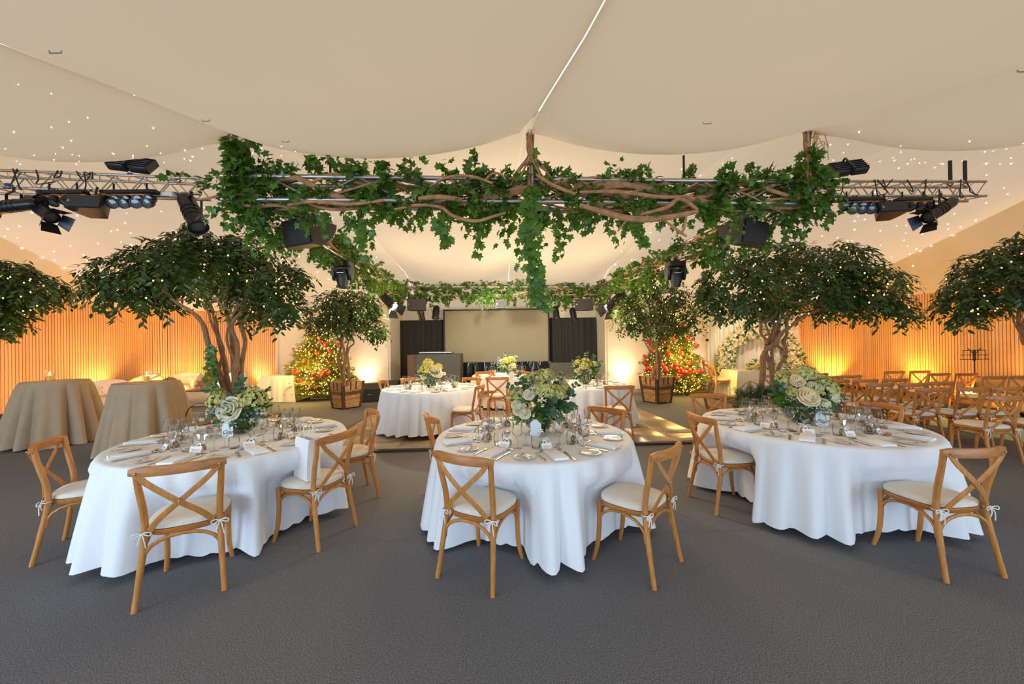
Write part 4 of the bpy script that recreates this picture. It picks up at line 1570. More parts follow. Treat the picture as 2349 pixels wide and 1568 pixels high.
p, a = CH['1c']
bg = thing('paper_bag', 'white paper carrier bag standing on a chair seat at table One', 'bag', (p.x - 0.035, p.y - 0.05, 0.505), R(-38))
m = MB()
rings = []
for z, kx, ky in ((0, 1, 1), (0.02, 1.0, 1.0), (0.15, 0.98, 0.95), (0.30, 0.99, 0.72), (0.335, 1.0, 0.62)):
    rings.append([(x * 0.125 * kx, y * 0.055 * ky, z) for x, y in ((-1, -1), (0, -1.0), (1, -1), (1, -0.1 + 0.0), (1, 1), (0, 1), (-1, 1), (-1, 0.1))])
m.loft(rings, cap=False)
m.add(rings[0], [tuple(range(8))])
m.build('body', M_BAG, bg, 20)
for s in (-1, 1):
    m = MB()
    m.tube(smoothpath([(-0.045, s * 0.036, 0.325), (-0.035, s * 0.037, 0.40), (0, s * 0.037, 0.455), (0.035, s * 0.037, 0.40), (0.045, s * 0.036, 0.325)], 3), 0.0025, 5)
    m.build('handle', M_BAG, bg)


# ================================================================== TRUSS AND GARLAND
def truss(name, a, c, size, label, group=None, tube_r=0.024, panels=14):
    """square box truss between a and c (corners of the lower near chord run a->c)"""
    a, c = Vector(a), Vector(c)
    t = thing(name, label, 'truss', a, 0, group)
    d = (c - a)
    L_ = d.length
    d.normalize()
    s = Vector((-d.y, d.x, 0)).normalized()
    up = Vector((0, 0, 1))
    offs = [Vector((0, 0, 0)), s * size, s * size + up * size, up * size]
    for o_ in offs:
        m = MB()
        m.tube([o_, o_ + d * L_], tube_r, 10)
        m.build('chord', M_ALU, t)
    br = MB()
    for i in range(4):
        p, q = offs[i], offs[(i + 1) % 4]
        for k in range(panels):
            u0, u1 = k / panels * L_, (k + 1) / panels * L_
            A, B_ = (p, q) if k % 2 else (q, p)
            m = MB()
            m.tube([A + d * u0, B_ + d * u1], tube_r * 0.42, 6)
            m.build('brace', M_ALU, t)
    return t


FL, FR = at(508, 456, 3.92), at(1888, 467, 4.22)
BL, BR = at(902, 676, 11.2), at(1390, 676, 11.5)
TS = 0.24
truss('box_truss', FL, FR, TS, 'front aluminium truss beam wrapped in thick vines and ivy above the near tables', 'garlanded truss square')
truss('box_truss', BL, BR, TS, 'rear aluminium truss beam with ivy above the stage screen', 'garlanded truss square')
truss('box_truss', FL + Vector((0.25, 0.28, 0)), BL + Vector((0.25, -0.05, 0)), TS, 'side truss beam with ivy on the lounge side', 'garlanded truss square')
truss('box_truss', FR + Vector((0.0, 0.28, 0)), BR + Vector((0.0, -0.05, 0)), TS, 'side truss beam with ivy on the ceremony side', 'garlanded truss square')


def vines(t, a, c, n, rad, wob, seed, thick=(0.010, 0.024)):
    rng = random.Random(seed)
    a, c = Vector(a), Vector(c)
    d = (c - a)
    L_ = d.length
    dn = d.normalized()
    s = Vector((-dn.y, dn.x, 0)).normalized()
    for k in range(n):
        u0 = rng.uniform(-0.02, 0.75)
        u1 = min(1.02, u0 + rng.uniform(0.25, 0.6))
        ph, tw = rng.uniform(0, 2 * PI), rng.uniform(2, 5) * rng.choice((-1, 1))
        pts = []
        N_ = 9
        for i in range(N_):
            u = lerp(u0, u1, i / (N_ - 1))
            an = ph + tw * (u - u0) * 3
            r_ = rad * rng.uniform(0.75, 1.15)
            pts.append(a + dn * (u * L_) + s * (TS / 2 + r_ * math.cos(an)) + Vector((0, 0, TS / 2 + r_ * math.sin(an) + rng.uniform(-wob, wob))))
        pth = smoothpath(pts, 3)
        w0 = rng.uniform(*thick)
        m = MB()
        m.tube(pth, [w0 * (0.55 + 0.45 * math.sin(PI * i / len(pth))) for i in range(len(pth))], 7, flat=0.8)
        m.build('vine', M_VINE, t)


def garland_leaves(t, base, segs, nparts, seed, size):
    """segs: (start, end, count, radius, drop, centre lift)"""
    rng = np.random.default_rng(seed)
    P_, Dv = [], []
    for a, c, n, rad, drop, lift in segs:
        a, c = np.array(a), np.array(c)
        # sprays: clusters along the beam
        k = max(1, n // 16)
        uc = rng.uniform(0, 1, k)
        an = rng.uniform(0, 2 * PI, k)
        base_p = a[None] + (c - a)[None] * uc[:, None]
        dn = (c - a) / np.linalg.norm(c - a)
        s = np.array([-dn[1], dn[0], 0])
        if np.linalg.norm(s) < 1e-3:
            s = np.array([1.0, 0, 0])
        s = s / np.linalg.norm(s)
        up = np.cross(dn, s) * (1 if abs(dn[2]) < 0.5 else 1)
        out = s[None] * np.cos(an)[:, None] + up[None] * np.sin(an)[:, None]
        start = base_p + out * rad * rng.uniform(0.5, 1.0, (k, 1))
        ln = rng.uniform(0.10, 0.38, k)
        dirv = out * 0.7 + dn[None] * rng.uniform(-1, 1, (k, 1)) * 0.9
        for i in range(k):
            for q in range(16):
                f = q / 16
                p = start[i] + dirv[i] * ln[i] * f + np.array([0, 0, -drop * (f ** 1.5) * ln[i] * 2.0 + lift]) + rng.normal(size=3) * 0.03
                P_.append(p)
                Dv.append(out[i] * 0.5 + dirv[i] * 0.5 + np.array([0, 0, -0.5]) + rng.normal(size=3) * 0.5)
    pos, dirs = np.array(P_), np.array(Dv)
    keep = np.ones(len(pos), bool)
    for c_, r_ in AVOID:
        dl = pos - np.array(c_)
        dl[:, 1] *= np.where(dl[:, 1] < 0, 0.35, 1.0)
        keep &= np.linalg.norm(dl, axis=1) > r_
    pos, dirs = pos[keep], dirs[keep]
    rot = frames(dirs, np.tile([0, -0.75, 0.55], (len(pos), 1)) + 0.55 * unit(len(pos), rng))
    sc = rng.uniform(0.7, 1.3, len(pos)) * size
    split_leaves('leaf', 'ivy_foliage', IVY, pos, rot, sc, M_IVY, t, base, nparts)


AVOID = [(at(706, 545, 4.5), 0.29), (at(1708, 545, 4.7), 0.28), (at(787, 640, 6.5), 0.26), (at(1549, 640, 6.8), 0.26), (at(888, 690, 9.8), 0.3), (at(1412, 690, 9.9), 0.3)]


def strand(pts, n, width, sl=1.0):
    """leaf seeds of a hanging ivy strand (joined by garland_leaves' caller)"""
    return pts, n, width


def strand_leaves(t, base, pts, n, width, size, seed, nparts):
    rng = np.random.default_rng(seed)
    pth = [np.array(p) for p in smoothpath(pts, 5)]
    pos, dirs = [], []
    for i in range(n):
        u = (i + rng.uniform(0, 1)) / n * (len(pth) - 1.001)
        k = int(u)
        p = pth[k] + (pth[k + 1] - pth[k]) * (u - k)
        side = rng.choice((-1, 1))
        pos.append(p + np.array([rng.normal() * width * 0.5, rng.normal() * width * 0.4 - 0.02, rng.normal() * 0.015]))
        dirs.append(np.array([side * rng.uniform(0.2, 1.0), rng.uniform(-0.5, 0.1), -0.8]))
    pos, dirs = np.array(pos), np.array(dirs)
    rot = frames(dirs, np.tile([0, -0.9, 0.25], (n, 1)) + 0.35 * unit(n, rng))
    sc = rng.uniform(0.75, 1.2, n) * size
    split_leaves('leaf', 'ivy_foliage', IVY, pos, rot, sc, M_IVY, t, base, nparts)
    m = MB()
    m.tube([Vector(p) - Vector(base) for p in pth], 0.004, 5)
    m.build('vine', M_STEM, t)


mid = lambda a, c, u: a + (c - a) * u
UPV = Vector((0, 0, TS / 2))
YV = Vector((0, TS / 2, 0))
# front garland
g1 = thing('ivy_garland', 'thick ivy and twisted vine garland on the front truss beam over the near tables', 'garland', (0, 0, 0), 0, 'ivy garlands on the truss square')
vines(g1, FL, FR, 26, 0.16, 0.03, 3)
vines(g1, FL, FR, 12, 0.15, 0.05, 4, (0.020, 0.034))
fa, fc = FL + UPV + YV, FR + UPV + YV
garland_leaves(g1, (0, 0, 0), [(fa - Vector((0.1, 0, 0)), mid(fa, fc, 0.10), 420, 0.20, 0.25, 0), (fa, mid(fa, fc, 0.5), 1500, 0.18, 0.15, 0.03), (mid(fa, fc, 0.25), mid(fa, fc, 0.40), 220, 0.16, 0.0, 0.10), (mid(fa, fc, 0.40), mid(fa, fc, 0.57), 420, 0.20, 0.3, 0.0), (mid(fa, fc, 0.5), fc, 1250, 0.18, 0.15, 0.02),
                               (mid(fa, fc, 0.80), fc + Vector((0.1, 0, 0)), 420, 0.20, 0.25, 0.0), (mid(fa, fc, 0.02), mid(fa, fc, 0.45), 520, 0.15, 0.30, -0.14), (mid(fa, fc, 0.34), mid(fa, fc, 0.5), 150, 0.07, 0.6, -0.24), (mid(fa, fc, 0.52), mid(fa, fc, 0.98), 330, 0.15, 0.3, -0.13), (mid(fa, fc, 0.51), mid(fa, fc, 0.56), 130, 0.17, 0.4, -0.05), (fa, mid(fa, fc, 0.44), 700, 0.13, 0.1, 0.12), (mid(fa, fc, 0.62), fc, 420, 0.13, 0.1, 0.10), (fa, fc, 700, 0.17, 0.2, -0.04)], 300, 5, 0.070)
g1.name = 'ivy_garland'
# bent loose vines that show against the lining
for pts, wv in (([(905, 480), (960, 470), (1010, 475), (1040, 495), (1090, 507), (1135, 495), (1160, 488)], 0.018), ([(1110, 415), (1130, 398), (1150, 400), (1160, 412)], 0.013), ([(1000, 415), (1040, 404), (1085, 405), (1130, 420)], 0.017),
                ([(1330, 470), (1390, 488), (1450, 502), (1520, 500), (1600, 485)], 0.034), ([(1470, 492), (1530, 475), (1560, 455), (1600, 480)], 0.022), ([(1525, 505), (1550, 525), (1575, 542)], 0.016), ([(1575, 495), (1570, 520), (1563, 538)], 0.014), ([(1440, 503), (1425, 520), (1417, 530)], 0.012),
                ([(960, 455), (1010, 452), (1060, 458)], 0.028), ([(1330, 440), (1420, 440), (1520, 452), (1590, 448)], 0.020), ([(1230, 400), (1270, 425), (1320, 445)], 0.020), ([(660, 470), (720, 462), (800, 468), (880, 460)], 0.018), ([(455, 458), (500, 450), (540, 445), (600, 448)], 0.013)):
    m = MB()
    pth = smoothpath([at(x, y, 3.86) for x, y in pts], 4)
    m.tube(pth, [wv * (0.6 + 0.4 * math.sin(PI * (i + 0.5) / len(pth))) for i in range(len(pth))], 8)
    m.build('vine', M_VINE, g1)
# trailing ivy: own things hanging from the beam
for key, pts, n, wd, lb, npt in (
    ('c', [at(1215, 430, 3.85), at(1212, 500, 3.82), at(1218, 560, 3.8), at(1226, 620, 3.8), at(1235, 660, 3.8), at(1243, 705, 3.8)], 190, 0.085, 'long ivy strand hanging from the middle of the front garland', 120),
    ('l', [at(1000, 500, 3.86), at(1015, 530, 3.86), at(1025, 560, 3.86)], 40, 0.06, 'short ivy strand hanging beside the middle of the front garland', 25),
    ('m', [at(835, 505, 3.9), at(828, 535, 3.9), at(835, 568, 3.9)], 22, 0.03, 'thin ivy strand hanging above the stage side moving head', 14),
    ('r', [at(1455, 505, 3.9), at(1465, 535, 3.9), at(1482, 560, 3.9)], 22, 0.04, 'thin ivy strand hanging below the thickest bent vine', 14)):
    t = thing('ivy_strand', lb, 'ivy', (0, 0, 0), 0, 'trailing ivy strands')
    strand_leaves(t, (0, 0, 0), pts, n, wd, 0.082, hash(key) % 7 if False else ord(key), npt)
# side and rear garlands
for a, c, lb, n, sd, npt in ((FL + Vector((0.25, 0.3, 0)), BL + Vector((0.25, 0, 0)), 'ivy garland on the lounge side truss beam running back to the stage', 3700, 8, 160),
                             (FR + Vector((0, 0.3, 0)), BR, 'ivy garland on the ceremony side truss beam running back to the stage', 3700, 9, 160),
                             (BL, BR, 'ivy garland on the rear truss beam above the screen', 4600, 10, 0)):
    t = thing('ivy_garland', lb, 'garland', (0, 0, 0), 0, 'ivy garlands on the truss square')
    rear = sd == 10
    dn = (c - a).normalized()
    s = Vector((-dn.y, dn.x, 0)) * (TS / 2)
    A, C_ = a + s + UPV, c + s + UPV
    vines(t, a, c, 16 if not rear else 14, 0.17, 0.04, sd)
    garland_leaves(t, (0, 0, 0), [(A, C_, int(n * 0.66), 0.21, 0.2, 0.03), (A, C_, int(n * 0.34), 0.17, 0.3, -0.10)] + ([(mid(A, C_, 0.1), mid(A, C_, 0.45), 300, 0.22, 0.2, 0)] if not rear else [(mid(A, C_, 0.47), mid(A, C_, 0.53), 90, 0.12, 0.2, 0.22)]), npt, sd, 0.064 if not rear else 0.072)

# hangers: twig-clad drop poles between roof and truss
for key, x, ytop, ybot, d, lb, lf in (('l', 530, 303, 440, 3.95, 'ivy-covered hanger from the roof at the lounge end of the front beam', 150), ('m', 1216, 322, 430, 4.0, 'bare twig-bundle hanger from the bright roof gap over the middle of the front beam', 14), ('r', 1852, 310, 440, 4.15, 'hanger with dry twigs above and ivy below at the ceremony end of the front beam', 110)):
    t = thing('twig_hanger', lb, 'hanger', (0, 0, 0), 0, 'hangers of the front beam')
    p0, p1 = at(x, ytop - 14, d), at(x + 4, ybot, d)
    m = MB()
    m.tube([p0 + Vector((0, 0, 0.05)), p1], 0.024, 8)
    m.build('pole', M_ALU, t)
    rng = random.Random(ord(key))
    for k in range(14 if key != 'l' else 8):
        a0, a1 = rng.uniform(0, 2 * PI), rng.uniform(0, 2 * PI)
        sp = 0.24 if key == 'm' else 0.08
        q0 = p0 + Vector((0.035 * math.cos(a0), 0.035 * math.sin(a0), rng.uniform(-0.05, 0.02)))
        q1 = p0.lerp(p1, 0.38) + Vector((0.028 * math.cos(a0 + 1), 0.028 * math.sin(a0 + 1), 0))
        q2 = p1 + Vector((rng.uniform(-sp, sp), -0.04 + rng.uniform(-0.05, 0.05), rng.uniform(-0.02, 0.12)))
        m = MB()
        m.tube(smoothpath([q0, q1, q1.lerp(q2, 0.5) + Vector((rng.uniform(-0.02, 0.02), 0, 0)), q2], 3), rng.uniform(0.006, 0.011), 6)
        m.build('twig', M_VINE, t)
    if key == 'r':
        for k in range(14):
            q0 = p0.lerp(p1, rng.uniform(0.05, 0.4)) + Vector((rng.uniform(-0.05, 0.09), -0.03, 0))
            m = MB()
            m.tube(smoothpath([q0, q0 + Vector((rng.uniform(-0.03, 0.08), -0.02, 0.03)), q0 + Vector((rng.uniform(-0.06, 0.12), -0.02, -0.14))], 3), 0.004, 5)
            m.build('twig', mat('dry_grass', (0.62, 0.42, 0.2), 0.8), t)
    rng2 = np.random.default_rng(ord(key))
    n = lf
    u = rng2.uniform(0.1 if key == 'l' else 0.45, 1.0, n)
    if key == 'm':
        u = rng2.uniform(0.3, 0.8, n)
    pp = np.array(p0)[None] + (np.array(p1) - np.array(p0))[None] * u[:, None]
    spread = 0.02 + 0.12 * u if key != 'm' else 0.03 + 0 * u
    dv = unit(n, rng2)
    off = dv * spread[:, None]
    if key == 'l':
        off[:, 0] += 0.14 * u ** 1.5
    pos = pp + off
    if key == 'l':
        extra = np.array([at(568, 322, 3.9)])[0]
        pos[:14] = np.array(extra)[None] + rng2.normal(size=(14, 3)) * np.array([0.09, 0.03, 0.06])
    rot = frames(dv + np.array([0, 0, -0.7]), np.tile([0, -0.9, 0.3], (n, 1)) + 0.4 * unit(n, rng2))
    split_leaves('leaf', 'ivy_foliage', IVY, pos, rot, rng2.uniform(0.8, 1.3, n) * 0.095, M_IVY, t, (0, 0, 0), min(n, 80))


# ================================================================== TREES
def px_path(pts, d, dd=0.0):
    return [at(x, y, d + dd * (i / max(1, len(pts) - 1))) for i, (x, y) in enumerate(pts)]


def in_blobs(blobs, d, n, rng, shell=0.62):
    """leaf seeds in canopy ellipsoids given as photo pixels (cx, cy, rx, ry) at depth d"""
    area = np.array([b_[2] * b_[3] for b_ in blobs], float)
    cnt = np.maximum(1, (n * area / area.sum())).astype(int)
    P_, O_ = [], []
    for b_, k in zip(blobs, cnt):
        dd = d + (b_[4] if len(b_) > 4 else 0.0)
        c = np.array(at(b_[0], b_[1], dd))
        rx, rz = 0.92 * b_[2] * dd / FPX, 0.95 * b_[3] * dd / FPX
        ry = min(rx, rx * 0.8 + 0.15)
        u = unit(k, rng)
        rr = rng.uniform(shell, 1.0, (k, 1)) ** 0.6
        P_.append(c + u * rr * np.array([rx, ry, rz]))
        O_.append(u * np.array([1 / rx, 1 / ry, 1 / rz]))
    return np.concatenate(P_), np.concatenate(O_)


def clustered(pos, out, per, spread, rng):
    """grow each seed into a drooping twig of leaves"""
    n = len(pos)
    out = out / (np.linalg.norm(out, axis=1, keepdims=True) + 1e-9)
    tw = out * np.array([1, 1, 0.35]) + np.array([0, 0, -0.35]) + 0.4 * unit(n, rng)
    tw /= np.linalg.norm(tw, axis=1, keepdims=True)
    side = np.cross(tw, np.array([0, 0, 1.0]))
    side /= (np.linalg.norm(side, axis=1, keepdims=True) + 1e-9)
    P_, D_ = [], []
    for q in range(per):
        f = (q + 0.5) / per
        s = 1 if q % 2 else -1
        P_.append(pos + tw * spread * (f - 0.4) + np.array([0, 0, -0.5 * spread * f * f]) + rng.normal(size=(n, 3)) * 0.012)
        D_.append(side * s * 0.8 + tw * 0.6 + np.array([0, 0, -0.30]) + 0.30 * unit(n, rng))
    return np.concatenate(P_), np.concatenate(D_), np.tile(out, (per, 1))


def tree(name, label, base, d, blobs, stems, nseed, size, nparts, seed, group, cat='tree', per=9, branches=16):
    rng = np.random.default_rng(seed)
    t = thing(name, label, cat, base, 0, group)
    B_ = Vector(base)
    for i, (pts, dd, r0, r1) in enumerate(stems):
        pth = smoothpath([Vector(p) - B_ for p in px_path(pts, d, dd)], 4)
        n = len(pth)
        wob = random.Random(seed + i)
        m = MB()
        m.tube(pth, [lerp(r0, r1, (k / (n - 1)) ** 0.8) * wob.uniform(0.88, 1.12) for k in range(n)], 9)
        m.build('trunk', M_BARK, t)
    pos, out = in_blobs(blobs, d, nseed, rng)
    # thin branches from stem ends into the crown
    ends = [Vector(px_path(s[0], d, s[1])[-2]) for s in stems]
    rb = random.Random(seed + 99)
    for k in range(branches):
        e = rb.choice(ends)
        q = Vector(pos[rb.randrange(len(pos))])
        if (q - e).length > 2.2 or q.z < e.z - 0.1:
            q = e.lerp(q, 0.6)
        mdl = e.lerp(q, 0.5) + Vector((rb.uniform(-0.1, 0.1), rb.uniform(-0.1, 0.1), rb.uniform(-0.05, 0.12)))
        pth = smoothpath([e - B_, mdl - B_, q - B_], 4)
        m = MB()
        m.tube(pth, [lerp(0.016, 0.005, i / len(pth)) * (d / 6.5) for i in range(len(pth))], 6)
        m.build('branch', M_BARK, t)
    p, dr, nr = clustered(pos, out, per, size * 2.3, rng)
    rot = frames(dr, nr * 0.7 + np.array([0, -0.25, 0.75]) + 0.35 * unit(len(p), rng))
    sc = rng.uniform(0.75, 1.2, len(p)) * size
    split_leaves('leaf', 'foliage', OVATE, p, rot, sc, M_FICUS, t, base, nparts)
    return t


def fairy_lights(label, blobs, d, n, seed, r, extra=(), group='fairy lights in the trees', front=True):
    rng = np.random.default_rng(seed)
    pos, out = in_blobs(blobs, d, n, rng, 0.75)
    if front:
        pos[:, 1] -= np.where(rng.uniform(size=len(pos)) < 0.6, 0.10, 0.0)
    if len(extra):
        pos = np.concatenate([pos, np.array([tuple(at(x, y, d - 0.4)) for x, y in extra])])
    t = thing('fairy_lights', label, 'string lights', (0, 0, 0), 0, group)
    m = MB()
    bl = MB()
    o = np.argsort(np.arctan2(pos[:, 2] - pos[:, 2].mean(), pos[:, 0] - pos[:, 0].mean()) + 0.35 * rng.normal(size=len(pos)))
    P_ = [Vector(p) for p in pos[o]]
    for i, p in enumerate(P_):
        bl.ball(p, r, 6, 4, sz=1.3)
        if i and (P_[i] - P_[i - 1]).length < 0.7:
            q = P_[i].lerp(P_[i - 1], 0.5) - Vector((0, 0, 0.05))
            m.tube([P_[i - 1] + Vector((0, 0, r)), q, p + Vector((0, 0, r))], 0.0028, 4, cap=False)
    if len(m.v):
        m.build('cable', M_WIRE, t)
    stuff(bl.build('bulb', M_BULB, t))
    return t


def planter(label, corner_px, d, side, h, rz, taper, group, name='planter_crate', straps=True, zc=None, cat='planter'):
    p = G(*corner_px) if zc is None else zc
    t = thing(name, label, cat, (p.x, p.y, 0), rz, group)
    # local: near corner at origin, faces run along +x(+y)
    s0, s1 = side * taper, side
    cx = cyy = side / 2

    def ring(hs, z):
        return [(cx - hs / 2, cyy - hs / 2, z), (cx + hs / 2, cyy - hs / 2, z), (cx + hs / 2, cyy + hs / 2, z), (cx - hs / 2, cyy + hs / 2, z)]

    def hs(z):
        return lerp(s0, s1, z / h)
    nb = 3
    for f in range(4):
        for k in range(nb):
            z0, z1 = 0.03 + (h - 0.03) * k / nb + 0.004, 0.03 + (h - 0.03) * (k + 1) / nb - 0.004
            a0, a1 = ring(hs(z0), z0), ring(hs(z1), z1)
            b0, b1 = ring(hs(z0) - 0.05, z0), ring(hs(z1) - 0.05, z1)
            i, j = f, (f + 1) % 4
            m = MB()
            m.loft([[a0[i], a0[j], b0[j], b0[i]], [a1[i], a1[j], b1[j], b1[i]]])
            m.build('plank', M_CRATE, t, 0)
    for i in range(4):
        m = MB()
        e = 0.012
        sg = [(-1, -1), (1, -1), (1, 1), (-1, 1)][i]
        rr = []
        for z in (0.0, h + 0.004):
            q = ring(hs(z), z)[i]
            w_ = 0.055
            rr.append([(q[0] + sg[0] * e, q[1] + sg[1] * e, z), (q[0] - sg[0] * w_, q[1] + sg[1] * e, z), (q[0] - sg[0] * w_, q[1] - sg[1] * 0.01, z), (q[0] - sg[0] * 0.01, q[1] - sg[1] * w_, z), (q[0] + sg[0] * e, q[1] - sg[1] * w_, z)])
        m.loft(rr)
        m.build('corner_post', M_CRATED, t, 0)
    z = h * 0.60
    for f in range(4):
        a = ring(hs(z) + 0.03, z)
        i, j = f, (f + 1) % 4
        m = MB()
        m.strip([Vector(a[i]).lerp(Vector(a[j]), 0.08), Vector(a[i]).lerp(Vector(a[j]), 0.92)], 0.07, 0.02, (0, 0, 1))
        m.build('rail', M_CRATED, t, 0)
    if straps:
        for f in (0, 3):
            a0, a1 = ring(hs(h * 0.75) + 0.02, h * 0.72), ring(hs(h) + 0.012, h + 0.006)
            i, j = f, (f + 1) % 4
            for u in (0.38, 0.62):
                m = MB()
                m.strip([Vector(a0[i]).lerp(Vector(a0[j]), u), Vector(a1[i]).lerp(Vector(a1[j]), u)], 0.03, 0.008, Vector(a0[j]) - Vector(a0[i]))
                m.build('strap', M_LEATHER, t, 0)
    m = MB()
    m.loft([ring(hs(h * 0.86) - 0.06, h * 0.84), ring(hs(h * 0.9) - 0.06, h * 0.90), ring(side * 0.5, h * 0.95)])
    m.build('soil', M_SOIL, t)
    return t


# big tree beside the lounge
TLB = [(455, 610, 150, 70, 0), (300, 635, 95, 52, -0.1), (600, 630, 95, 66, 0.1), (475, 562, 88, 46, 0.2), (640, 692, 62, 55, 0.0), (360, 612, 80, 50, 0), (240, 655, 45, 34, 0), (560, 575, 60, 40, 0), (560, 700, 50, 40, 0.3), (330, 692, 60, 18, -0.3), (690, 640, 22, 30, 0.1), (420, 575, 60, 45, -0.3)]
t_l = at(522, 920, 6.2)
tree('ficus_tree', 'large umbrella-shaped ficus tree with multiple stems by the tufted lounge chairs', (t_l.x, t_l.y, 0.35), 6.2, TLB,
     [([(545, 965), (520, 905), (500, 850), (478, 790), (466, 745), (440, 715), (400, 690), (350, 640)], -0.3, 0.060, 0.020), ([(550, 965), (525, 890), (515, 830), (500, 770), (490, 720), (470, 680), (440, 640)], 0.2, 0.055, 0.018), ([(555, 965), (540, 880), (535, 820), (530, 760), (518, 710), (515, 660), (500, 600)], 0.1, 0.052, 0.018),
      ([(560, 965), (552, 890), (555, 830), (562, 780), (548, 730), (560, 690), (600, 650), (650, 620)], 0.3, 0.050, 0.018), ([(555, 965), (538, 890), (546, 800), (532, 745), (560, 705), (575, 640)], -0.2, 0.045, 0.016), ([(545, 950), (535, 870), (548, 845), (530, 810), (520, 770), (535, 720), (548, 690)], -0.1, 0.030, 0.014), ([(500, 850), (512, 800), (488, 750), (470, 700), (415, 660)], 0.1, 0.028, 0.012)],
     980, 0.112, 300, 31, 'umbrella ficus trees')
fairy_lights('warm fairy lights in the ficus tree by the lounge chairs', TLB, 6.2, 85, 41, 0.011, ((313, 613), (397, 625), (465, 622), (523, 613), (525, 628), (610, 582), (459, 686), (640, 640), (690, 716), (655, 735), (618, 733), (580, 715)))
# ivy on its stem
t = thing('climbing_ivy', 'ivy climbing the outer stem of the ficus tree by the lounge', 'ivy', (0, 0, 0))
strand_leaves(t, (0, 0, 0), [at(496, 915, 6.0), at(490, 870, 6.0), at(484, 830, 6.0), at(487, 790, 6.0)], 46, 0.10, 0.10, 77, 30)
# big tree on the ceremony side
TRB = [(1840, 618, 150, 62, 0), (1700, 650, 108, 66, -0.1), (1985, 655, 92, 58, 0.1), (1640, 690, 48, 36, 0), (2040, 700, 48, 34, 0), (1850, 690, 120, 36, 0.2), (1760, 590, 80, 40, 0), (1900, 590, 90, 34, 0.2), (1940, 660, 70, 60, -0.3), (2070, 715, 26, 24, 0), (1760, 690, 70, 40, 0.3), (1620, 650, 26, 26, 0)]
t_r = at(1762, 930, 6.9)
tree('ficus_tree', 'large spreading ficus tree with twisting stems before the flower arch', (t_r.x, t_r.y, 0.4), 6.9, TRB,
     [([(1742, 935), (1744, 905), (1750, 847), (1750, 817), (1761, 800), (1779, 788), (1791, 766), (1810, 751), (1838, 729), (1864, 716), (1905, 703), (1965, 690)], -0.2, 0.056, 0.022), ([(1772, 935), (1772, 895), (1772, 861), (1766, 832), (1757, 811), (1760, 788), (1773, 766), (1777, 744), (1776, 722), (1768, 700), (1740, 650)], 0.1, 0.056, 0.022),
      ([(1782, 920), (1785, 858), (1788, 839), (1801, 817), (1795, 803), (1782, 789), (1780, 760), (1790, 720), (1830, 680)], 0.2, 0.042, 0.018), ([(1801, 817), (1802, 800), (1798, 782), (1805, 766), (1804, 744), (1813, 722), (1840, 690), (1880, 650)], 0.3, 0.036, 0.016), ([(1757, 790), (1757, 779), (1745, 763), (1744, 737), (1730, 705), (1690, 670)], 0.1, 0.030, 0.015), ([(1777, 930), (1778, 880), (1772, 830), (1771, 790), (1778, 760), (1800, 700), (1850, 640)], 0.0, 0.040, 0.016), ([(1766, 800), (1765, 770), (1755, 740), (1757, 715)], 0.2, 0.026, 0.016), ([(1781, 790), (1788, 750), (1792, 725), (1812, 700)], 0.0, 0.026, 0.016)],
     980, 0.112, 300, 32, 'umbrella ficus trees')
fairy_lights('warm fairy lights in the spreading ficus before the flower arch', TRB, 6.9, 105, 42, 0.0115, ((1915, 625), (1993, 624), (1830, 573), (1743, 709), (1733, 688), (1752, 685), (1835, 689), (1855, 719), (1890, 728), (1960, 680), (1780, 737), (1932, 645), (1795, 690), (1812, 745)))
# trees at the frame edges
ELB = [(15, 655, 85, 62), (90, 660, 58, 32), (-50, 690, 80, 80), (15, 715, 45, 40), (40, 620, 45, 28), (8, 748, 14, 16), (130, 655, 22, 12)]
te = at(-75, 960, 7.4)
tree('ficus_tree', 'ficus tree cut by the frame edge beside the slatted lounge wall', (te.x, te.y, 0.35), 7.4, ELB,
     [([(-75, 960), (-70, 860), (-60, 790), (-30, 730), (10, 690), (60, 665)], 0.2, 0.055, 0.02), ([(-75, 960), (-90, 850), (-80, 760), (-60, 700), (-30, 650)], -0.1, 0.05, 0.02)], 520, 0.112, 150, 33, 'umbrella ficus trees')
fairy_lights('warm fairy lights in the ficus at the lounge frame edge', ELB, 7.4, 42, 43, 0.0115, ((18, 638), (48, 680), (70, 640), (100, 655), (53, 713), (70, 711), (85, 701), (55, 648)))
ERB = [(2300, 640, 96, 66), (2215, 690, 58, 32), (2255, 605, 52, 36), (2345, 580, 62, 48), (2390, 620, 80, 80), (2225, 720, 45, 14), (2200, 665, 34, 24), (2235, 715, 20, 20)]
te = at(2362, 950, 6.9)
tree('ficus_tree', 'ficus tree cut by the frame edge behind the ceremony chairs', (te.x, te.y, 0.0), 6.9, ERB,
     [([(2362, 950), (2368, 860), (2362, 790), (2340, 755), (2338, 710), (2350, 660)], 0.1, 0.055, 0.022), ([(2355, 790), (2335, 755), (2325, 735), (2316, 705), (2300, 690)], 0, 0.020, 0.008), ([(2352, 790), (2345, 765), (2356, 720), (2380, 650)], 0.2, 0.04, 0.02), ([(2349, 745), (2320, 720), (2290, 695), (2250, 680)], 0, 0.018, 0.008)], 520, 0.112, 150, 34, 'umbrella ficus trees')
fairy_lights('warm fairy lights in the ficus at the ceremony frame edge', ERB, 6.9, 48, 44, 0.011, ((2258, 678), (2265, 690), (2283, 712), (2288, 707), (2243, 708), (2244, 720), (2300, 660), (2320, 600), (2231, 711)))
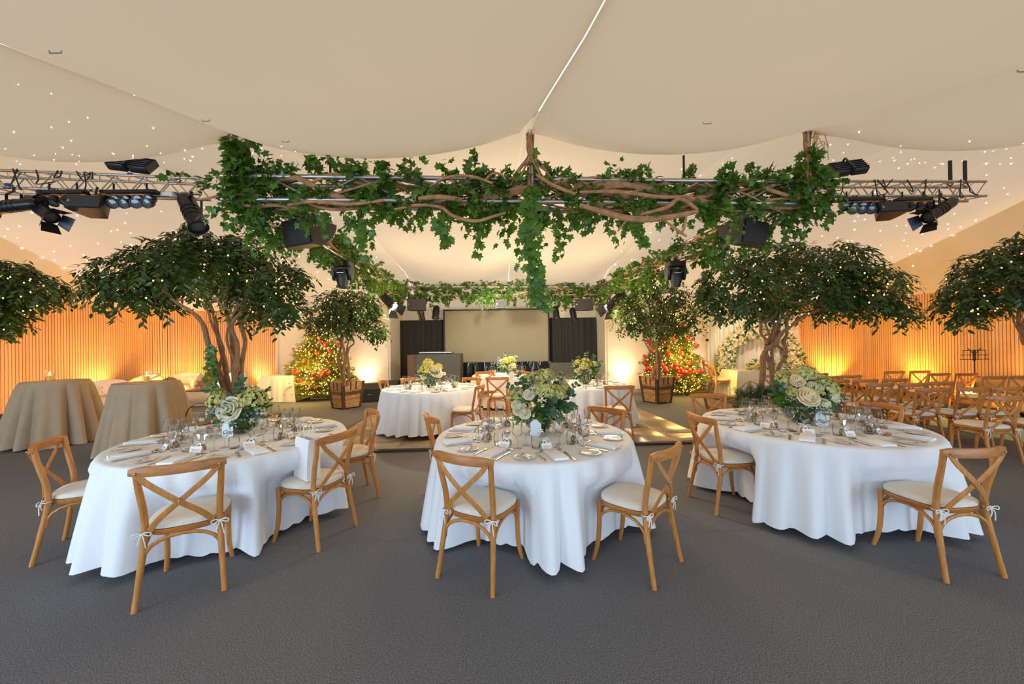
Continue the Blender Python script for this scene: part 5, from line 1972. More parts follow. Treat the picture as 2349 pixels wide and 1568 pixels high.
# crates of the two big trees
planter('weathered wooden crate with a leather hoop handle under the lounge ficus tree', (470, 978), 6.0, 0.95, 0.42, 0.15, 0.9, 'crates of the big ficus trees', zc=Vector((at(432, 970, 5.75).x, 5.65, 0)), straps=False)
planter('wooden trough with fir sprigs under the ficus before the flower arch', (1700, 940), 6.5, 0.95, 0.50, 0.05, 0.85, 'crates of the big ficus trees', zc=Vector((at(1683, 930, 6.5).x, 6.45, 0)), straps=False)
for x, y, d, rx, rz_, lb in ((460, 955, 5.72, 0.22, 0.20, 'dark leather hoop handle on the crate of the lounge ficus'), (1722, 905, 6.55, 0.19, 0.22, 'thin black hoop handle on the trough of the arch side ficus')):
    p = at(x, y, d)
    t = thing('hoop_handle', lb, 'handle', tuple(p))
    m = MB()
    m.strip([(rx * math.cos(a), 0, rz_ * math.sin(a)) for a in [PI * k / 14 for k in range(15)]], 0.022, 0.006, (0, 1, 0))
    m.build('band', M_LEATHER, t)
rng = np.random.default_rng(3)
n = 260
p0 = np.array(at(1745, 905, 6.7))
pos = p0 + rng.normal(size=(n, 3)) * np.array([0.25, 0.12, 0.04])
t = thing('fir_sprigs', 'green fir sprigs heaped in the trough of the arch side ficus', 'greenery', tuple(p0))
stuff(cloud('foliage', SPRIG, pos, frames(unit(n, rng) + np.array([0, -0.4, 0.2]), np.tile([0, -0.3, 1.0], (n, 1)) + 0.4 * unit(n, rng)), rng.uniform(0.12, 0.2, n), leaf_mat('fir_green', (0.03, 0.075, 0.03), 0.3), t, offset=tuple(p0)))
pcd = at(464, 945, 5.9)
t = thing('glass_candle_jar', 'small glass jar with amber candle inside the lounge crate', 'candle', (pcd.x, pcd.y, 0.46))
m = MB()
m.lathe([(0.001, 0.0), (0.05, 0.0), (0.055, 0.02), (0.055, 0.11)], 18)
m.build('jar', M_GLASS, t)
m = MB()
m.lathe([(0.001, 0.004), (0.04, 0.004), (0.04, 0.05), (0.001, 0.052)], 14)
m.build('candle', M_WAX, t)
# two crate trees before the cream walls
PLB = [(798, 705, 74, 40), (740, 725, 42, 32), (852, 738, 36, 36), (790, 740, 56, 26), (770, 690, 45, 30), (830, 695, 45, 30), (868, 762, 22, 24), (715, 745, 20, 14)]
pp = G(786, 941)
planter('tapered wooden crate planter in front of the monitor speakers', (786, 941), 0, 0.62, 0.68, R(45 + 12), 0.78, 'tapered crate planters')
tree('potted_ficus_tree', 'small ficus tree in the crate beside the bauble tree near the lounge', (pp.x, pp.y + 0.45, 0.6), 9.3, PLB,
     [([(790, 885), (783, 850), (775, 820), (783, 790), (770, 765), (760, 730)], 0.1, 0.045, 0.016), ([(792, 885), (788, 850), (792, 815), (785, 780), (800, 750), (820, 720)], 0, 0.045, 0.016), ([(797, 885), (800, 840), (796, 800), (806, 770), (835, 740)], 0.1, 0.030, 0.014), ([(790, 850), (800, 800), (812, 785), (800, 750), (805, 710)], 0.1, 0.026, 0.012)], 560, 0.095, 0, 35, 'potted ficus trees in crates')
fairy_lights('warm fairy lights in the crate ficus near the monitor speakers', PLB, 9.2, 60, 45, 0.012)
PRB = [(1500, 690, 72, 46), (1440, 722, 38, 42), (1565, 725, 40, 44), (1500, 742, 60, 30), (1470, 668, 40, 26), (1540, 672, 42, 28), (1595, 745, 18, 20), (1420, 700, 18, 22)]
pq = G(1508, 928)
planter('tapered wooden crate planter with straps near the white wall uplight', (1508, 928), 0, 0.62, 0.68, R(45 - 20), 0.78, 'tapered crate planters')
tree('potted_ficus_tree', 'small ficus tree in the crate beside the bauble tree near the arch', (pq.x, pq.y + 0.45, 0.6), 9.6, PRB,
     [([(1495, 870), (1502, 845), (1510, 815), (1498, 790), (1485, 760), (1475, 730)], 0.1, 0.045, 0.016), ([(1508, 870), (1508, 835), (1506, 795), (1515, 770), (1530, 745)], 0, 0.045, 0.016), ([(1515, 870), (1514, 830), (1518, 790), (1510, 760), (1510, 720)], 0.1, 0.03, 0.014), ([(1500, 830), (1488, 800), (1478, 780), (1480, 755), (1460, 730)], 0.1, 0.022, 0.011)], 560, 0.095, 0, 36, 'potted ficus trees in crates')
fairy_lights('warm fairy lights in the crate ficus near the arch', PRB, 9.5, 80, 46, 0.012)


# ------------------------------------------------------------------ decorated firs
def fir(label, cx, d, ytop, ybot, halfw, seed, group, nb, baubles, where, bulbs):
    rng = np.random.default_rng(seed)
    top, bot = at(cx, ytop, d), at(cx, ybot, d)
    base = (bot.x, d, 0.0)
    H = top.z - bot.z
    Rb = halfw * d / FPX
    t = thing('christmas_tree', label, 'christmas tree', base, 0, group)
    m = MB()
    m.tube([(0, 0, 0), (0, 0, bot.z + H * 0.9)], [0.05, 0.012], 8)
    m.build('trunk', M_BARK, t)

    def prof(u):
        return Rb * (1 - u) ** 0.78 * (0.88 + 0.12 * math.sin(u * 34)) * min(1.0, 0.50 + 3.6 * u)
    P_, D_, N_ = [], [], []
    for b_ in range(nb):
        u = 1 - math.sqrt(rng.uniform(0, 1))
        a = rng.uniform(0, 2 * PI)
        rad = prof(u) * rng.uniform(0.72, 1.08)
        z0 = bot.z + H * u
        dv = np.array([math.cos(a), 0.76 * math.sin(a), 0.0])
        k = max(3, int(rad / 0.09))
        for i in range(k):
            f = (i + 1) / k
            if f < 0.25 and rad > 0.4:
                continue
            p = dv * rad * f + np.array([0, 0, z0 + 0.10 * f - 0.22 * f * f * (0.4 + rad)])
            for s in (-1, 0, 1):
                sd = np.array([-dv[1], dv[0], 0]) * s
                P_.append(p + sd * 0.03 + rng.normal(size=3) * 0.012)
                D_.append(dv + sd * 0.9 + np.array([0, 0, -0.12]) + rng.normal(size=3) * 0.2)
                N_.append(np.array([0, 0, 1.0]) + dv * 0.4 + rng.normal(size=3) * 0.4)
    pos = np.array(P_)
    stuff(cloud('needles', SPRIG, pos, frames(np.array(D_), np.array(N_)), rng.uniform(0.15, 0.25, len(pos)), M_NEEDLE, t))
    lt = thing('fairy_lights', 'dense warm fairy lights wound over the ' + where, 'string lights', base, 0, 'fairy lights on the firs')
    m, wr = MB(), MB()
    prev = None
    for i in range(bulbs):
        u = (i + 0.5) / bulbs
        uu = 1 - math.sqrt(1 - u) if True else u
        a = i * 2.399963 + rng.uniform(-0.3, 0.3)
        rad = prof(uu) * rng.uniform(0.80, 1.03)
        p = Vector((rad * math.cos(a), 0.76 * rad * math.sin(a), bot.z + H * uu - 0.12 * rad * (0.4 + rad)))
        m.ball(p, 0.0155, 6, 4)
        if prev is not None and i % 3 == 0:
            wr.tube([p, p + Vector((0, 0, 0.03))], 0.003, 4)
        prev = p
    stuff(m.build('bulb', M_BULB, lt))
    wr.build('cable', M_WIRE, lt)
    point_light('fairy_glow', (base[0], base[1] - Rb * 0.9, bot.z + H * 0.45), 150, (1.0, 0.64, 0.16), 0.6)
    point_light('fairy_glow', (base[0], base[1] - 0.1, bot.z + H * 0.35), 120, (1.0, 0.64, 0.16), 0.3)
    # baubles that hang on it
    me = {}
    for kind, mt in (('red', M_RED), ('gold', M_GOLD), ('silver', M_SILVER)):
        b_ = thing('bauble', 'x', 'bauble')
        mm = MB()
        mm.ball((0, 0, 0), 0.058 if kind == 'red' else 0.048, 14, 9)
        mm.build('globe', mt, b_)
        mm = MB()
        mm.lathe([(0.001, 0.065), (0.012, 0.064), (0.013, 0.048), (0.001, 0.046)], 8)
        mm.build('cap', M_GOLD, b_)
        remember(b_)
        me[kind] = [b_, False]
    for kind, x, y, sc_ in baubles:
        # find the depth on the near surface of the cone
        q = at(x, y, d)
        u = min(0.97, max(0.0, (q.z - bot.z) / H))
        rad = prof(u) * 0.97
        dx = q.x - base[0]
        dy = -math.sqrt(max(0.0, rad * rad - dx * dx)) if abs(dx) < rad else 0.0
        q = at(x, y, d + dy - 0.05)
        hw_ = ['at the foot', 'low', 'below mid-height', 'at mid-height', 'high', 'near the top'][min(5, int(u * 6))]
        sd_ = 'lounge edge' if dx < -0.55 * rad else 'lounge half' if dx < -0.18 * rad else 'centre line' if dx < 0.18 * rad else 'ceremony half' if dx < 0.55 * rad else 'ceremony edge'
        lb = {'red': 'glossy red bauble', 'gold': 'shiny gold bauble', 'silver': 'mirror silver bauble'}[kind] + ' %s on the %s of the %s' % (hw_, sd_, where)
        gp = kind + ' baubles on the ' + where
        if not me[kind][1]:
            o = me[kind][0]
            o.location = q
            o['label'], o['group'] = lb, gp
            me[kind][1] = True
        else:
            o = copy_tree(me[kind][0], q, None, lb, gp)
        o.scale = (sc_,) * 3
    for kind in me:
        if not me[kind][1]:
            for c in list(me[kind][0].children):
                D.objects.remove(c)
            D.objects.remove(me[kind][0])
    return t


bl1 = [('red', 560 + x / 7.84, 700 + y / 7.84, s) for x, y, s in ((1008, 408, 1), (1078, 400, 1), (1360, 648, 1.05), (1465, 700, 1.1), (1540, 810, 1), (1305, 860, 0.9), (1345, 855, 0.7), (1220, 790, 0.7), (950, 875, 0.8), (1005, 880, 0.8), (905, 830, 0.7), (885, 785, 0.6), (1065, 1008, 0.95), (1255, 995, 0.6), (890, 1200, 1.2), (955, 1205, 1.25), (1075, 1130, 0.6), (1420, 1165, 1), (1445, 1215, 1.1), (1415, 1260, 1), (1250, 1245, 1.05), (1300, 1290, 0.9), (1535, 1225, 1), (970, 1375, 1.1), (1020, 1360, 0.9), (1130, 1410, 0.95), (935, 1487, 0.95), (1285, 1490, 0.9), (805, 1305, 0.6), (1190, 510, 0.8), (1315, 535, 0.7))]
bl1 += [('red', x, y, s) for x, y, s in ((776, 789, 0.9), (790, 823, 1), (784, 839, 0.8), (756, 832, 0.8))]
bl1 += [('gold', 560 + x / 7.84, 700 + y / 7.84, s) for x, y, s in ((735, 1118, 1), (765, 1335, 0.95), (1450, 890, 1.3), (1520, 770, 1.1), (1540, 880, 1), (1180, 870, 1), (1030, 810, 0.9), (1290, 1160, 1.2), (1240, 1390, 1), (950, 710, 0.9), (1330, 570, 0.8), (1080, 720, 0.8))] + [('gold', 811, 846, 1.1)]
bl1 += [('silver', 560 + x / 7.84, 700 + y / 7.84, s) for x, y, s in ((818, 1150, 0.95), (1408, 1000, 1.05), (1455, 775, 1.0), (1105, 1270, 0.8), (1250, 540, 0.7))] + [('silver', 804, 822, 0.8)]
fir('glittering Christmas fir with red baubles beside the white side table', 733, 11.6, 732, 895, 98, 51, 'decorated Christmas firs', 640, bl1, 'lounge side Christmas fir', 900)
bl2 = [('red', 1360 + x / 7.127, 700 + y / 7.127, s) for x, y, s in ((1450, 352, 1.4), (1440, 400, 1), (1325, 475, 0.8), (1325, 540, 1), (1345, 570, 0.7), (900, 575, 1), (900, 612, 0.8), (945, 650, 0.9), (960, 740, 1), (1160, 600, 1), (1240, 797, 1.3), (1460, 790, 1.1), (845, 830, 1), (850, 945, 1.4), (880, 1000, 1), (895, 1040, 1.1), (945, 1040, 1), (865, 1070, 0.8), (1130, 970, 1.2), (1180, 1030, 1.1), (1210, 1070, 0.9), (1275, 1005, 0.9), (1362, 970, 1.4), (1562, 945, 1.35), (1650, 945, 0.9), (1720, 915, 0.8), (1805, 940, 0.8), (1375, 1040, 1.1), (1440, 1040, 0.95), (1465, 1085, 1.3), (1525, 1095, 1.2), (1400, 1085, 0.9), (1590, 1060, 1), (1660, 1095, 1), (1730, 1080, 1.2), (1765, 1080, 1.1), (1380, 1190, 1.1), (1490, 1140, 0.9), (1570, 1180, 1), (1640, 1250, 1), (1690, 680, 0.9), (1640, 560, 1), (1545, 530, 1), (1245, 680, 0.8), (1450, 695, 0.7), (1715, 655, 0.8), (1740, 1175, 0.8))]
bl2 += [('gold', 1360 + x / 7.127, 700 + y / 7.127, s) for x, y, s in ((755, 935, 0.8), (1570, 590, 1.2), (1130, 740, 1), (1270, 860, 1.1), (1430, 860, 1), (1600, 850, 1.1), (1580, 740, 1), (1620, 790, 1), (1140, 1130, 1), (1540, 1010, 0.9))]
fir('glittering Christmas fir with red baubles between the crate ficus and the curtain', 1545, 11.75, 704, 891, 90, 52, 'decorated Christmas firs', 640, bl2, 'arch side Christmas fir', 950)
for x, y, d, rx, lb in ((712, 908, 11.35, 0.62, 'crumpled cream cloth skirt spread under the fir by the white side table'), (1575, 897, 11.6, 0.62, 'crumpled cream cloth skirt spread under the fir by the arch curtain')):
    p = G(x, y)
    rnd = random.Random(x)
    m = MB()
    rings = []
    for u, z in ((1.0, 0.004), (0.93, 0.03), (0.75, 0.06), (0.55, 0.11), (0.35, 0.24), (0.2, 0.34), (0.12, 0.36)):
        rings.append([(rx * u * (1 + 0.08 * math.sin(5 * a + x)) * math.cos(a), rx * u * 0.8 * (1 + 0.06 * math.sin(7 * a)) * math.sin(a) + 0.35 * (1 - u), z * (1 + 0.35 * math.sin(9 * a + 8 * u)) + 0.004) for a in [2 * PI * k / 60 for k in range(60)]])
    m.loft(rings)
    tag(m.build('tree_skirt', M_CREAM_CLOTH, smooth=180, loc=(p.x, p.y, 0)), lb, 'tree skirt', 'cloth skirts of the firs')


# ================================================================== LIGHTING TRUSSES AND FIXTURES
def spec_truss(label, ax, ay, cx, cyy, d0, d1, group):
    return truss('lighting_truss', at(ax, ay, d0), at(cx, cyy, d1), 0.24, label, group, 0.022, 15)


TRL = (at(-60, 428, 5.25), at(462, 445, 5.75))
TRR = (at(1890, 450, 6.0), at(2262, 449, 6.35))
spec_truss('bare aluminium lighting truss over the lounge carrying spotlights and a speaker', -60, 428, 462, 445, 5.25, 5.75, 'bare lighting trusses')
spec_truss('bare aluminium lighting truss over the ceremony chairs carrying spotlights', 1890, 450, 2262, 449, 6.0, 6.35, 'bare lighting trusses')
GH = 'truss straps'
for x, y0, y1, d, lb in ((386, 362, 402, 5.85, 'black strap holding the lounge lighting truss, near its end'), (408, 366, 406, 5.85, 'second black strap at the end of the lounge lighting truss'), (2180, 374, 415, 6.4, 'black strap holding the ceremony lighting truss, inner one'), (2214, 374, 416, 6.4, 'black strap holding the ceremony lighting truss, outer one'),
                      (758, 352, 408, 4.25, 'thin black drop rod above the front garland, lounge half'), (1569, 362, 420, 4.3, 'thin black drop rod above the front garland, ceremony half')):
    a, c = at(x, y1, d), at(x, y0 - 6, d)
    t = thing('hanging_strap', lb, 'strap', tuple(a), 0, GH)
    m = MB()
    w_ = 0.028 if d > 5 else 0.010
    m.bbox(-w_, w_, -0.012, 0.012, -0.04, (c - a).z, 0.004)
    m.build('strap', M_BLKMET, t)
    m = MB()
    m.tube([(-0.05, 0, -0.05), (0, 0, -0.02), (0.05, 0, -0.05), (0, 0, -0.09), (-0.05, 0, -0.05)], 0.010, 6)
    m.build('shackle', M_BLKMET, t)


def orient(t, aim):
    t.rotation_mode = 'QUATERNION'
    t.rotation_quaternion = Vector(aim).to_track_quat('-Z', 'Y')


def hook(t, p, zt):
    m = MB()
    m.tube([(0, 0, 0), (0, 0, zt)], 0.012, 6)
    return m


def par_can(label, x, y, d, aim, s, group, lit=False, barn=False, ln=0.30, cat='spotlight', hang=0.25):
    """cylinder lantern: body, lens, yoke, and barn doors if barn"""
    p = at(x, y, d)
    t = thing('spotlight', label, cat, tuple(p), 0, group)
    hd = D.objects.new('lamp_head', None)
    COL.objects.link(hd)
    hd.parent = t
    orient(hd, aim)
    r = 0.075 * s
    L_ = ln * s
    m = MB()
    m.lathe([(r * 0.55, L_ * 0.55), (r * 0.8, L_ * 0.50), (r, L_ * 0.38), (r, -L_ * 0.40), (r * 1.12, -L_ * 0.42), (r * 1.12, -L_ * 0.5), (r * 0.95, -L_ * 0.5), (r * 0.9, -L_ * 0.44)], 20, cap=False)
    m.add([(r * 0.55 * math.cos(2 * PI * k / 20), r * 0.55 * math.sin(2 * PI * k / 20), L_ * 0.55) for k in range(20)], [tuple(range(20))])
    for k in range(3):
        z = L_ * (0.1 - 0.12 * k)
        m.lathe([(r, z), (r * 1.06, z), (r * 1.06, z - 0.012 * s), (r, z - 0.012 * s)], 20)
    m.build('body', M_BLKMET, hd)
    m = MB()
    m.lathe([(0.0005, -L_ * 0.45 - 0.01), (r * 0.5, -L_ * 0.45 - 0.006), (r * 0.9, -L_ * 0.44)], 20)
    m.build('lens', M_LAMPON if lit else M_LENS, hd)
    if barn:
        for k in range(4):
            a = k * PI / 2
            M_ = Matrix.Rotation(a, 4, 'Z') @ Matrix.Translation((0, r * 1.05, -L_ * 0.5)) @ Matrix.Rotation(R(28 if k % 2 else 40), 4, 'X')
            m = MB()
            m.loft([[M_ @ Vector(q) for q in ((-r * 1.0, -0.003, 0), (r * 1.0, -0.003, 0), (r * 1.0, 0.003, 0), (-r * 1.0, 0.003, 0))], [M_ @ Vector(q) for q in ((-r * 1.3, -0.003, -r * 1.7), (r * 1.3, -0.003, -r * 1.7), (r * 1.3, 0.003, -r * 1.7), (-r * 1.3, 0.003, -r * 1.7))]])
            m.build('barn_door', M_BLKMET, hd, 0)
    m = MB()
    w_ = r * 1.25
    sx = Vector((1, 0, 0))
    m.strip([(-w_, 0, 0), (-w_, 0, hang * 0.6), (0, 0, hang * 0.78), (w_, 0, hang * 0.6), (w_, 0, 0)], 0.03 * s, 0.006, (0, 1, 0))
    m.tube([(0, 0, hang * 0.76), (0, 0, hang)], 0.014 * s, 6)
    m.build('yoke', M_BLKMET, t)
    return t


def par_bar(label, x0, x1, y, d, n, group, drop=0.11, two_rows=False, aim=(0, -0.5, -0.85)):
    a, c = at(x0, y, d), at(x1, y, d)
    t = thing('spot_bar', label, 'spotlight', tuple((a + c) / 2), 0, group)
    hw = (c - a).length / 2
    m = MB()
    m.bbox(-hw, hw, -0.055, 0.055, 0, 0.055, 0.008)
    m.build('bar', M_BLKMET, t)
    for s in (-0.6, 0.6):
        m = MB()
        m.tube([(s * hw, 0, 0.05), (s * hw, 0, 0.16)], 0.012, 6)
        m.build('clamp', M_BLKMET, t)
    for row in range(2 if two_rows else 1):
        for k in range(n):
            u = -hw * 0.82 + 1.64 * hw * k / (n - 1)
            h = D.objects.new('lamp_head', None)
            COL.objects.link(h)
            h.parent = t
            h.location = (u + row * 0.05, -0.03 - 0.08 * row, -drop * (0.75 + 0.75 * row))
            orient(h, (aim[0] + 0.15 * (k % 2 - 0.5), aim[1], aim[2]))
            r = 0.062
            m = MB()
            m.lathe([(r * 0.3, 0.06), (r * 0.85, 0.045), (r, 0.01), (r, -0.045), (r * 1.1, -0.05), (r * 1.1, -0.06), (r * 0.9, -0.06)], 16)
            m.build('can', M_BLKMET, h)
            m = MB()
            m.lathe([(0.0005, -0.058), (r * 0.92, -0.05)], 16)
            m.build('lens', M_LENS, h)
    return t


def speaker(label, x, y, d, w, h, dp, yaw, group, tilt=0.0, wedge=0.5, round_side=0, name='speaker'):
    """trapezoid cabinet: wide grille face, narrow back"""
    p = at(x, y, d)
    t = thing(name, label, 'speaker', tuple(p), 0, group)
    t.rotation_euler = (tilt, 0, yaw)
    m = MB()
    k = wedge
    n = 6
    ring = [(-w / 2, -dp / 2), (w / 2, -dp / 2)] + [(w / 2 * lerp(1, k, (i / n) ** 1.6), -dp / 2 + dp * i / n) for i in range(1, n + 1)] + [(-w / 2 * lerp(1, k, (i / n) ** 1.6), -dp / 2 + dp * i / n) for i in range(n, 0, -1)]
    m.loft([[(px_, py_, z) for px_, py_ in ring] for z in (-h / 2, h / 2)])
    m.build('cabinet', M_BLACK, t, 25)
    m = MB()
    m.bbox(-w / 2 + 0.012, w / 2 - 0.012, -dp / 2 - 0.012, -dp / 2 - 0.001, -h / 2 + 0.012, h / 2 - 0.012, 0.004)
    m.build('grille', M_GRILL, t)
    m = MB()
    m.bbox(-w / 2 + 0.03, -w / 2 + 0.055, -dp / 2 - 0.015, -dp / 2 - 0.012, -0.015, 0.02, 0.001)
    m.build('badge', M_DULL, t)
    m = MB()
    m.strip([(-w * 0.18, 0, h / 2), (-w * 0.18, 0, h / 2 + 0.10), (w * 0.18, 0, h / 2 + 0.10), (w * 0.18, 0, h / 2)], 0.035, 0.006, (0, 1, 0))
    m.tube([(0, 0, h / 2 + 0.09), (0, 0, h / 2 + 0.22)], 0.014, 6)
    m.build('bracket', M_BLKMET, t)
    return t


def wedge_speaker(label, x, y, d, w, h, dp, yaw, group, flip=1):
    """under-hung cabinet with a sloping curved belly"""
    p = at(x, y, d)
    t = thing('speaker', label, 'speaker', tuple(p), 0, group)
    t.rotation_euler = (0, 0, yaw)
    prof = [(-dp / 2, h / 2), (dp / 2, h / 2)] + [(dp / 2 - dp * 0.55 * (i / 6) ** 2 * 1.0, h / 2 - h * i / 6) for i in range(1, 7)] + [(-dp / 2 + 0.05, -h / 2)]
    m = MB()
    m.loft([[(xx * (1.0), py_, pz) for py_, pz in prof] for xx in (-w / 2, w / 2)])
    m.build('cabinet', M_BLACK, t, 25)
    m = MB()
    m.loft([[(-w / 2 + 0.02, -dp / 2 - 0.004, h / 2 - 0.02), (w / 2 - 0.02, -dp / 2 - 0.004, h / 2 - 0.02), (w / 2 - 0.02, -dp / 2 + 0.044, -h / 2 + 0.02), (-w / 2 + 0.02, -dp / 2 + 0.044, -h / 2 + 0.02)],
            [(-w / 2 + 0.02, -dp / 2 - 0.014, h / 2 - 0.02), (w / 2 - 0.02, -dp / 2 - 0.014, h / 2 - 0.02), (w / 2 - 0.02, -dp / 2 + 0.034, -h / 2 + 0.02), (-w / 2 + 0.02, -dp / 2 + 0.034, -h / 2 + 0.02)]])
    m.build('grille', M_GRILL, t, 0)
    m = MB()
    m.strip([(-0.07, 0, h / 2), (-0.07, 0, h / 2 + 0.14), (0.07, 0, h / 2 + 0.14), (0.07, 0, h / 2)], 0.05, 0.008, (0, 1, 0))
    m.build('bracket', M_BLKMET, t)
    return t


def moving_head(label, x, y, d, group, yaw=0.0):
    p = at(x, y, d)
    t = thing('moving_head_light', label, 'stage light', tuple(p), yaw, group)
    m = MB()
    m.bbox(-0.15, 0.15, -0.12, 0.12, 0.16, 0.27, 0.02)
    m.build('base', M_BLACK, t)
    for s in (-1, 1):
        m = MB()
        m.loft([[(s * q, yy, z) for q, yy in ((0.125, -w_), (0.165, -w_), (0.165, w_), (0.125, w_))] for z, w_ in ((0.17, 0.09), (0.05, 0.085), (-0.04, 0.06), (-0.07, 0.03))])
        m.build('arm', M_BLACK, t, 30)
    m = MB()
    m.lathe([(0.03, 0.13), (0.09, 0.12), (0.112, 0.07), (0.118, 0.0), (0.105, -0.10), (0.085, -0.17), (0.09, -0.20), (0.07, -0.205)], 20)
    m.build('lamp_head', M_BLACK, t)
    m = MB()
    m.lathe([(0.0005, -0.198), (0.07, -0.2)], 18)
    m.build('lens', M_LENS, t)
    m = MB()
    m.tube([(0, 0, 0.26), (0, 0, 0.34)], 0.03, 8)
    m.build('clamp', M_BLKMET, t)
    m = MB()
    m.strip([(-0.06, -0.113, 0.05), (0, -0.122, 0.052), (0.06, -0.113, 0.05)], 0.018, 0.006, (0, 0, 1))
    m.build('vent', M_DULL, t)
    return t


def flood(label, x, y, d, w, yaw, group):
    """tilted black heater panel with two louvred halves"""
    p = at(x, y, d)
    t = thing('infrared_heater', label, 'heater', tuple(p), 0, group)
    t.rotation_euler = (R(-38), R(6 if yaw > 0 else -4), yaw)
    for s in (-1, 1):
        m = MB()
        m.bbox(s * w * 0.26 - w * 0.24, s * w * 0.26 + w * 0.24, -0.05, 0.05, -0.12, 0.12, 0.012)
        m.build('housing', M_BLACK, t)
        for k in range(5):
            m = MB()
            m.bbox(s * w * 0.26 - w * 0.21, s * w * 0.26 + w * 0.21, -0.066, -0.05, -0.10 + 0.042 * k, -0.082 + 0.042 * k, 0.003)
            m.build('louvre', M_BLKMET, t)
    m = MB()
    m.strip([(0, 0.02, -0.13), (0, -0.08, -0.14), (0, -0.08, 0.13), (0, 0.06, 0.14)], 0.03, 0.008, (1, 0, 0))
    m.build('bracket', M_BLKMET, t)
    m = MB()
    m.tube([(0, 0.03, 0.1), (0, 0.05, 0.16)], 0.012, 6)
    m.build('arm', M_BLKMET, t)
    return t


GL = 'fixtures on the lounge lighting truss'
flood('tilted black heater panel above the lounge lighting truss', 304, 377, 5.0, 0.50, 0.10, 'roof heaters')
flood('tilted black heater panel above the ceremony lighting truss', 1943, 386, 5.2, 0.42, -0.15, 'roof heaters')
par_can('black barn-door spotlight angled down, on the lounge truss beside the four-lamp bar', 92, 478, 5.1, (0.78, -0.12, -0.55), 1.05, GL, barn=True, ln=0.46)
par_can('black barn-door spotlight cut by the frame edge on the lounge truss', 32, 472, 5.0, (-0.95, -0.10, -0.15), 1.05, GL, barn=True, ln=0.48)
par_bar('bar with a row of small black lamps on the lounge truss, before the speaker', 92, 198, 447, 5.2, 4, GL)
par_bar('bar with two rows of black lamps near the end of the lounge truss', 236, 362, 446, 5.35, 5, GL, two_rows=True, aim=(0.2, -0.85, -0.4))
speaker('small black speaker hanging under the lounge lighting truss', 212, 475, 5.2, 0.42, 0.19, 0.26, 0.15, GL, R(-14))
par_can('black profile spotlight hanging steeply from the end of the lounge truss', 440, 487, 5.5, (0.5, -0.25, -0.75), 1.5, GL, ln=0.42, hang=0.3)
p = at(375, 448, 5.45)
t = thing('ballast_box', 'pale flat ballast box clamped under the lounge truss end', 'box', tuple(p), 0.05)
m = MB()
m.bbox(-0.16, 0.16, -0.06, 0.06, -0.035, 0.035, 0.01)
m.build('case', M_CHINA, t)
m = MB()
m.bbox(-0.12, 0.12, -0.064, -0.06, -0.05, -0.03, 0.002)
m.build('window', M_LENS, t)
for x, y, d, lb in ((20, 424, 5.15, 'blue tape band on the lounge truss near the frame edge'), (402, 445, 5.5, 'blue tape roll mark beside the ballast box'), (300, 400, 5.6, 'blue cloth scrap lying on the lounge truss top')):
    p = at(x, y, d)
    m = MB()
    m.ball((0, 0, 0), 0.045, 8, 5, sz=0.5)
    tag(m.build('blue_tape', M_BLUE, loc=p), lb, 'tape', 'blue tape marks')
GRX = 'fixtures on the ceremony lighting truss'
par_bar('bar with two rows of black lamps at the garland end of the ceremony truss', 1922, 2022, 462, 6.0, 5, GRX, two_rows=True, aim=(-0.2, -0.85, -0.4))
par_bar('bar with a single row of black lamps on the ceremony truss, beyond the speaker', 2054, 2134, 462, 6.1, 4, GRX)
speaker('small black speaker hanging under the ceremony lighting truss', 2036, 485, 5.9, 0.37, 0.17, 0.26, -0.2, GRX, R(-14))
par_can('black barn-door spotlight angled down at the far end of the ceremony truss', 2158, 480, 6.0, (-0.84, -0.12, -0.5), 1.15, GRX, barn=True, ln=0.50)
p = at(1906, 437, 5.8)
t = thing('dome_speaker', 'small black dome hanging on a cord beside the ceremony truss', 'speaker', tuple(p))
m = MB()
m.lathe([(0.0005, 0.06), (0.03, 0.055), (0.055, 0.01), (0.057, -0.03), (0.0005, -0.04)], 16)
m.build('dome', M_BLACK, t)
m = MB()
m.tube([(0, 0, 0.05), (0.01, 0, 0.16), (-0.02, 0, 0.26)], 0.006, 6)
m.build('cord', M_WIRE, t)
# looped cables on both trusses
rng = random.Random(12)
for nm_, (a, c), lb in (('l', TRL, 'black cables looped along the lounge lighting truss'), ('r', TRR, 'black cables looped along the ceremony lighting truss')):
    t = thing('truss_cable', lb, 'cable', (0, 0, 0), 0, 'cables on the lighting trusses')
    for k in range(11):
        u0 = rng.uniform(0.08, 0.9)
        u1 = u0 + rng.uniform(-0.07, 0.09)
        p0 = a.lerp(c, u0) + Vector((0, -0.02, rng.choice((0.0, 0.26))))
        p1 = a.lerp(c, u1) + Vector((0, -0.03, rng.choice((0.0, 0.1, 0.26))))
        mdl = p0.lerp(p1, 0.5) + Vector((rng.uniform(-0.12, 0.12), -0.03, -rng.uniform(0.08, 0.2)))
        m = MB()
        m.tube(smoothpath([p0, p0.lerp(mdl, 0.5) + Vector((0.03, 0, -0.03)), mdl, p1], 4), 0.008, 6)
        m.build('loop', M_WIRE, t)
GT = 'speakers and lights under the garland square'
wedge_speaker('large black wedge speaker hung under the garland on the lounge side', 710, 541, 4.55, 0.47, 0.30, 0.38, R(-24), GT)
wedge_speaker('large black wedge speaker hung under the garland on the ceremony side', 1704, 541, 4.75, 0.46, 0.28, 0.36, R(24), GT)
moving_head('black moving-head light under the lounge side of the garland', 787, 634, 6.6, GT)
moving_head('black moving-head light under the ceremony side of the garland', 1549, 634, 6.9, GT)
speaker('black box speaker under the rear garland beside the lit spotlight', 958, 699, 10.9, 0.52, 0.33, 0.30, 0.0, GT, 0, 0.8)
speaker('small black box speaker under the middle of the rear garland', 1150, 698, 10.9, 0.31, 0.23, 0.26, 0.0, GT, 0, 0.8)
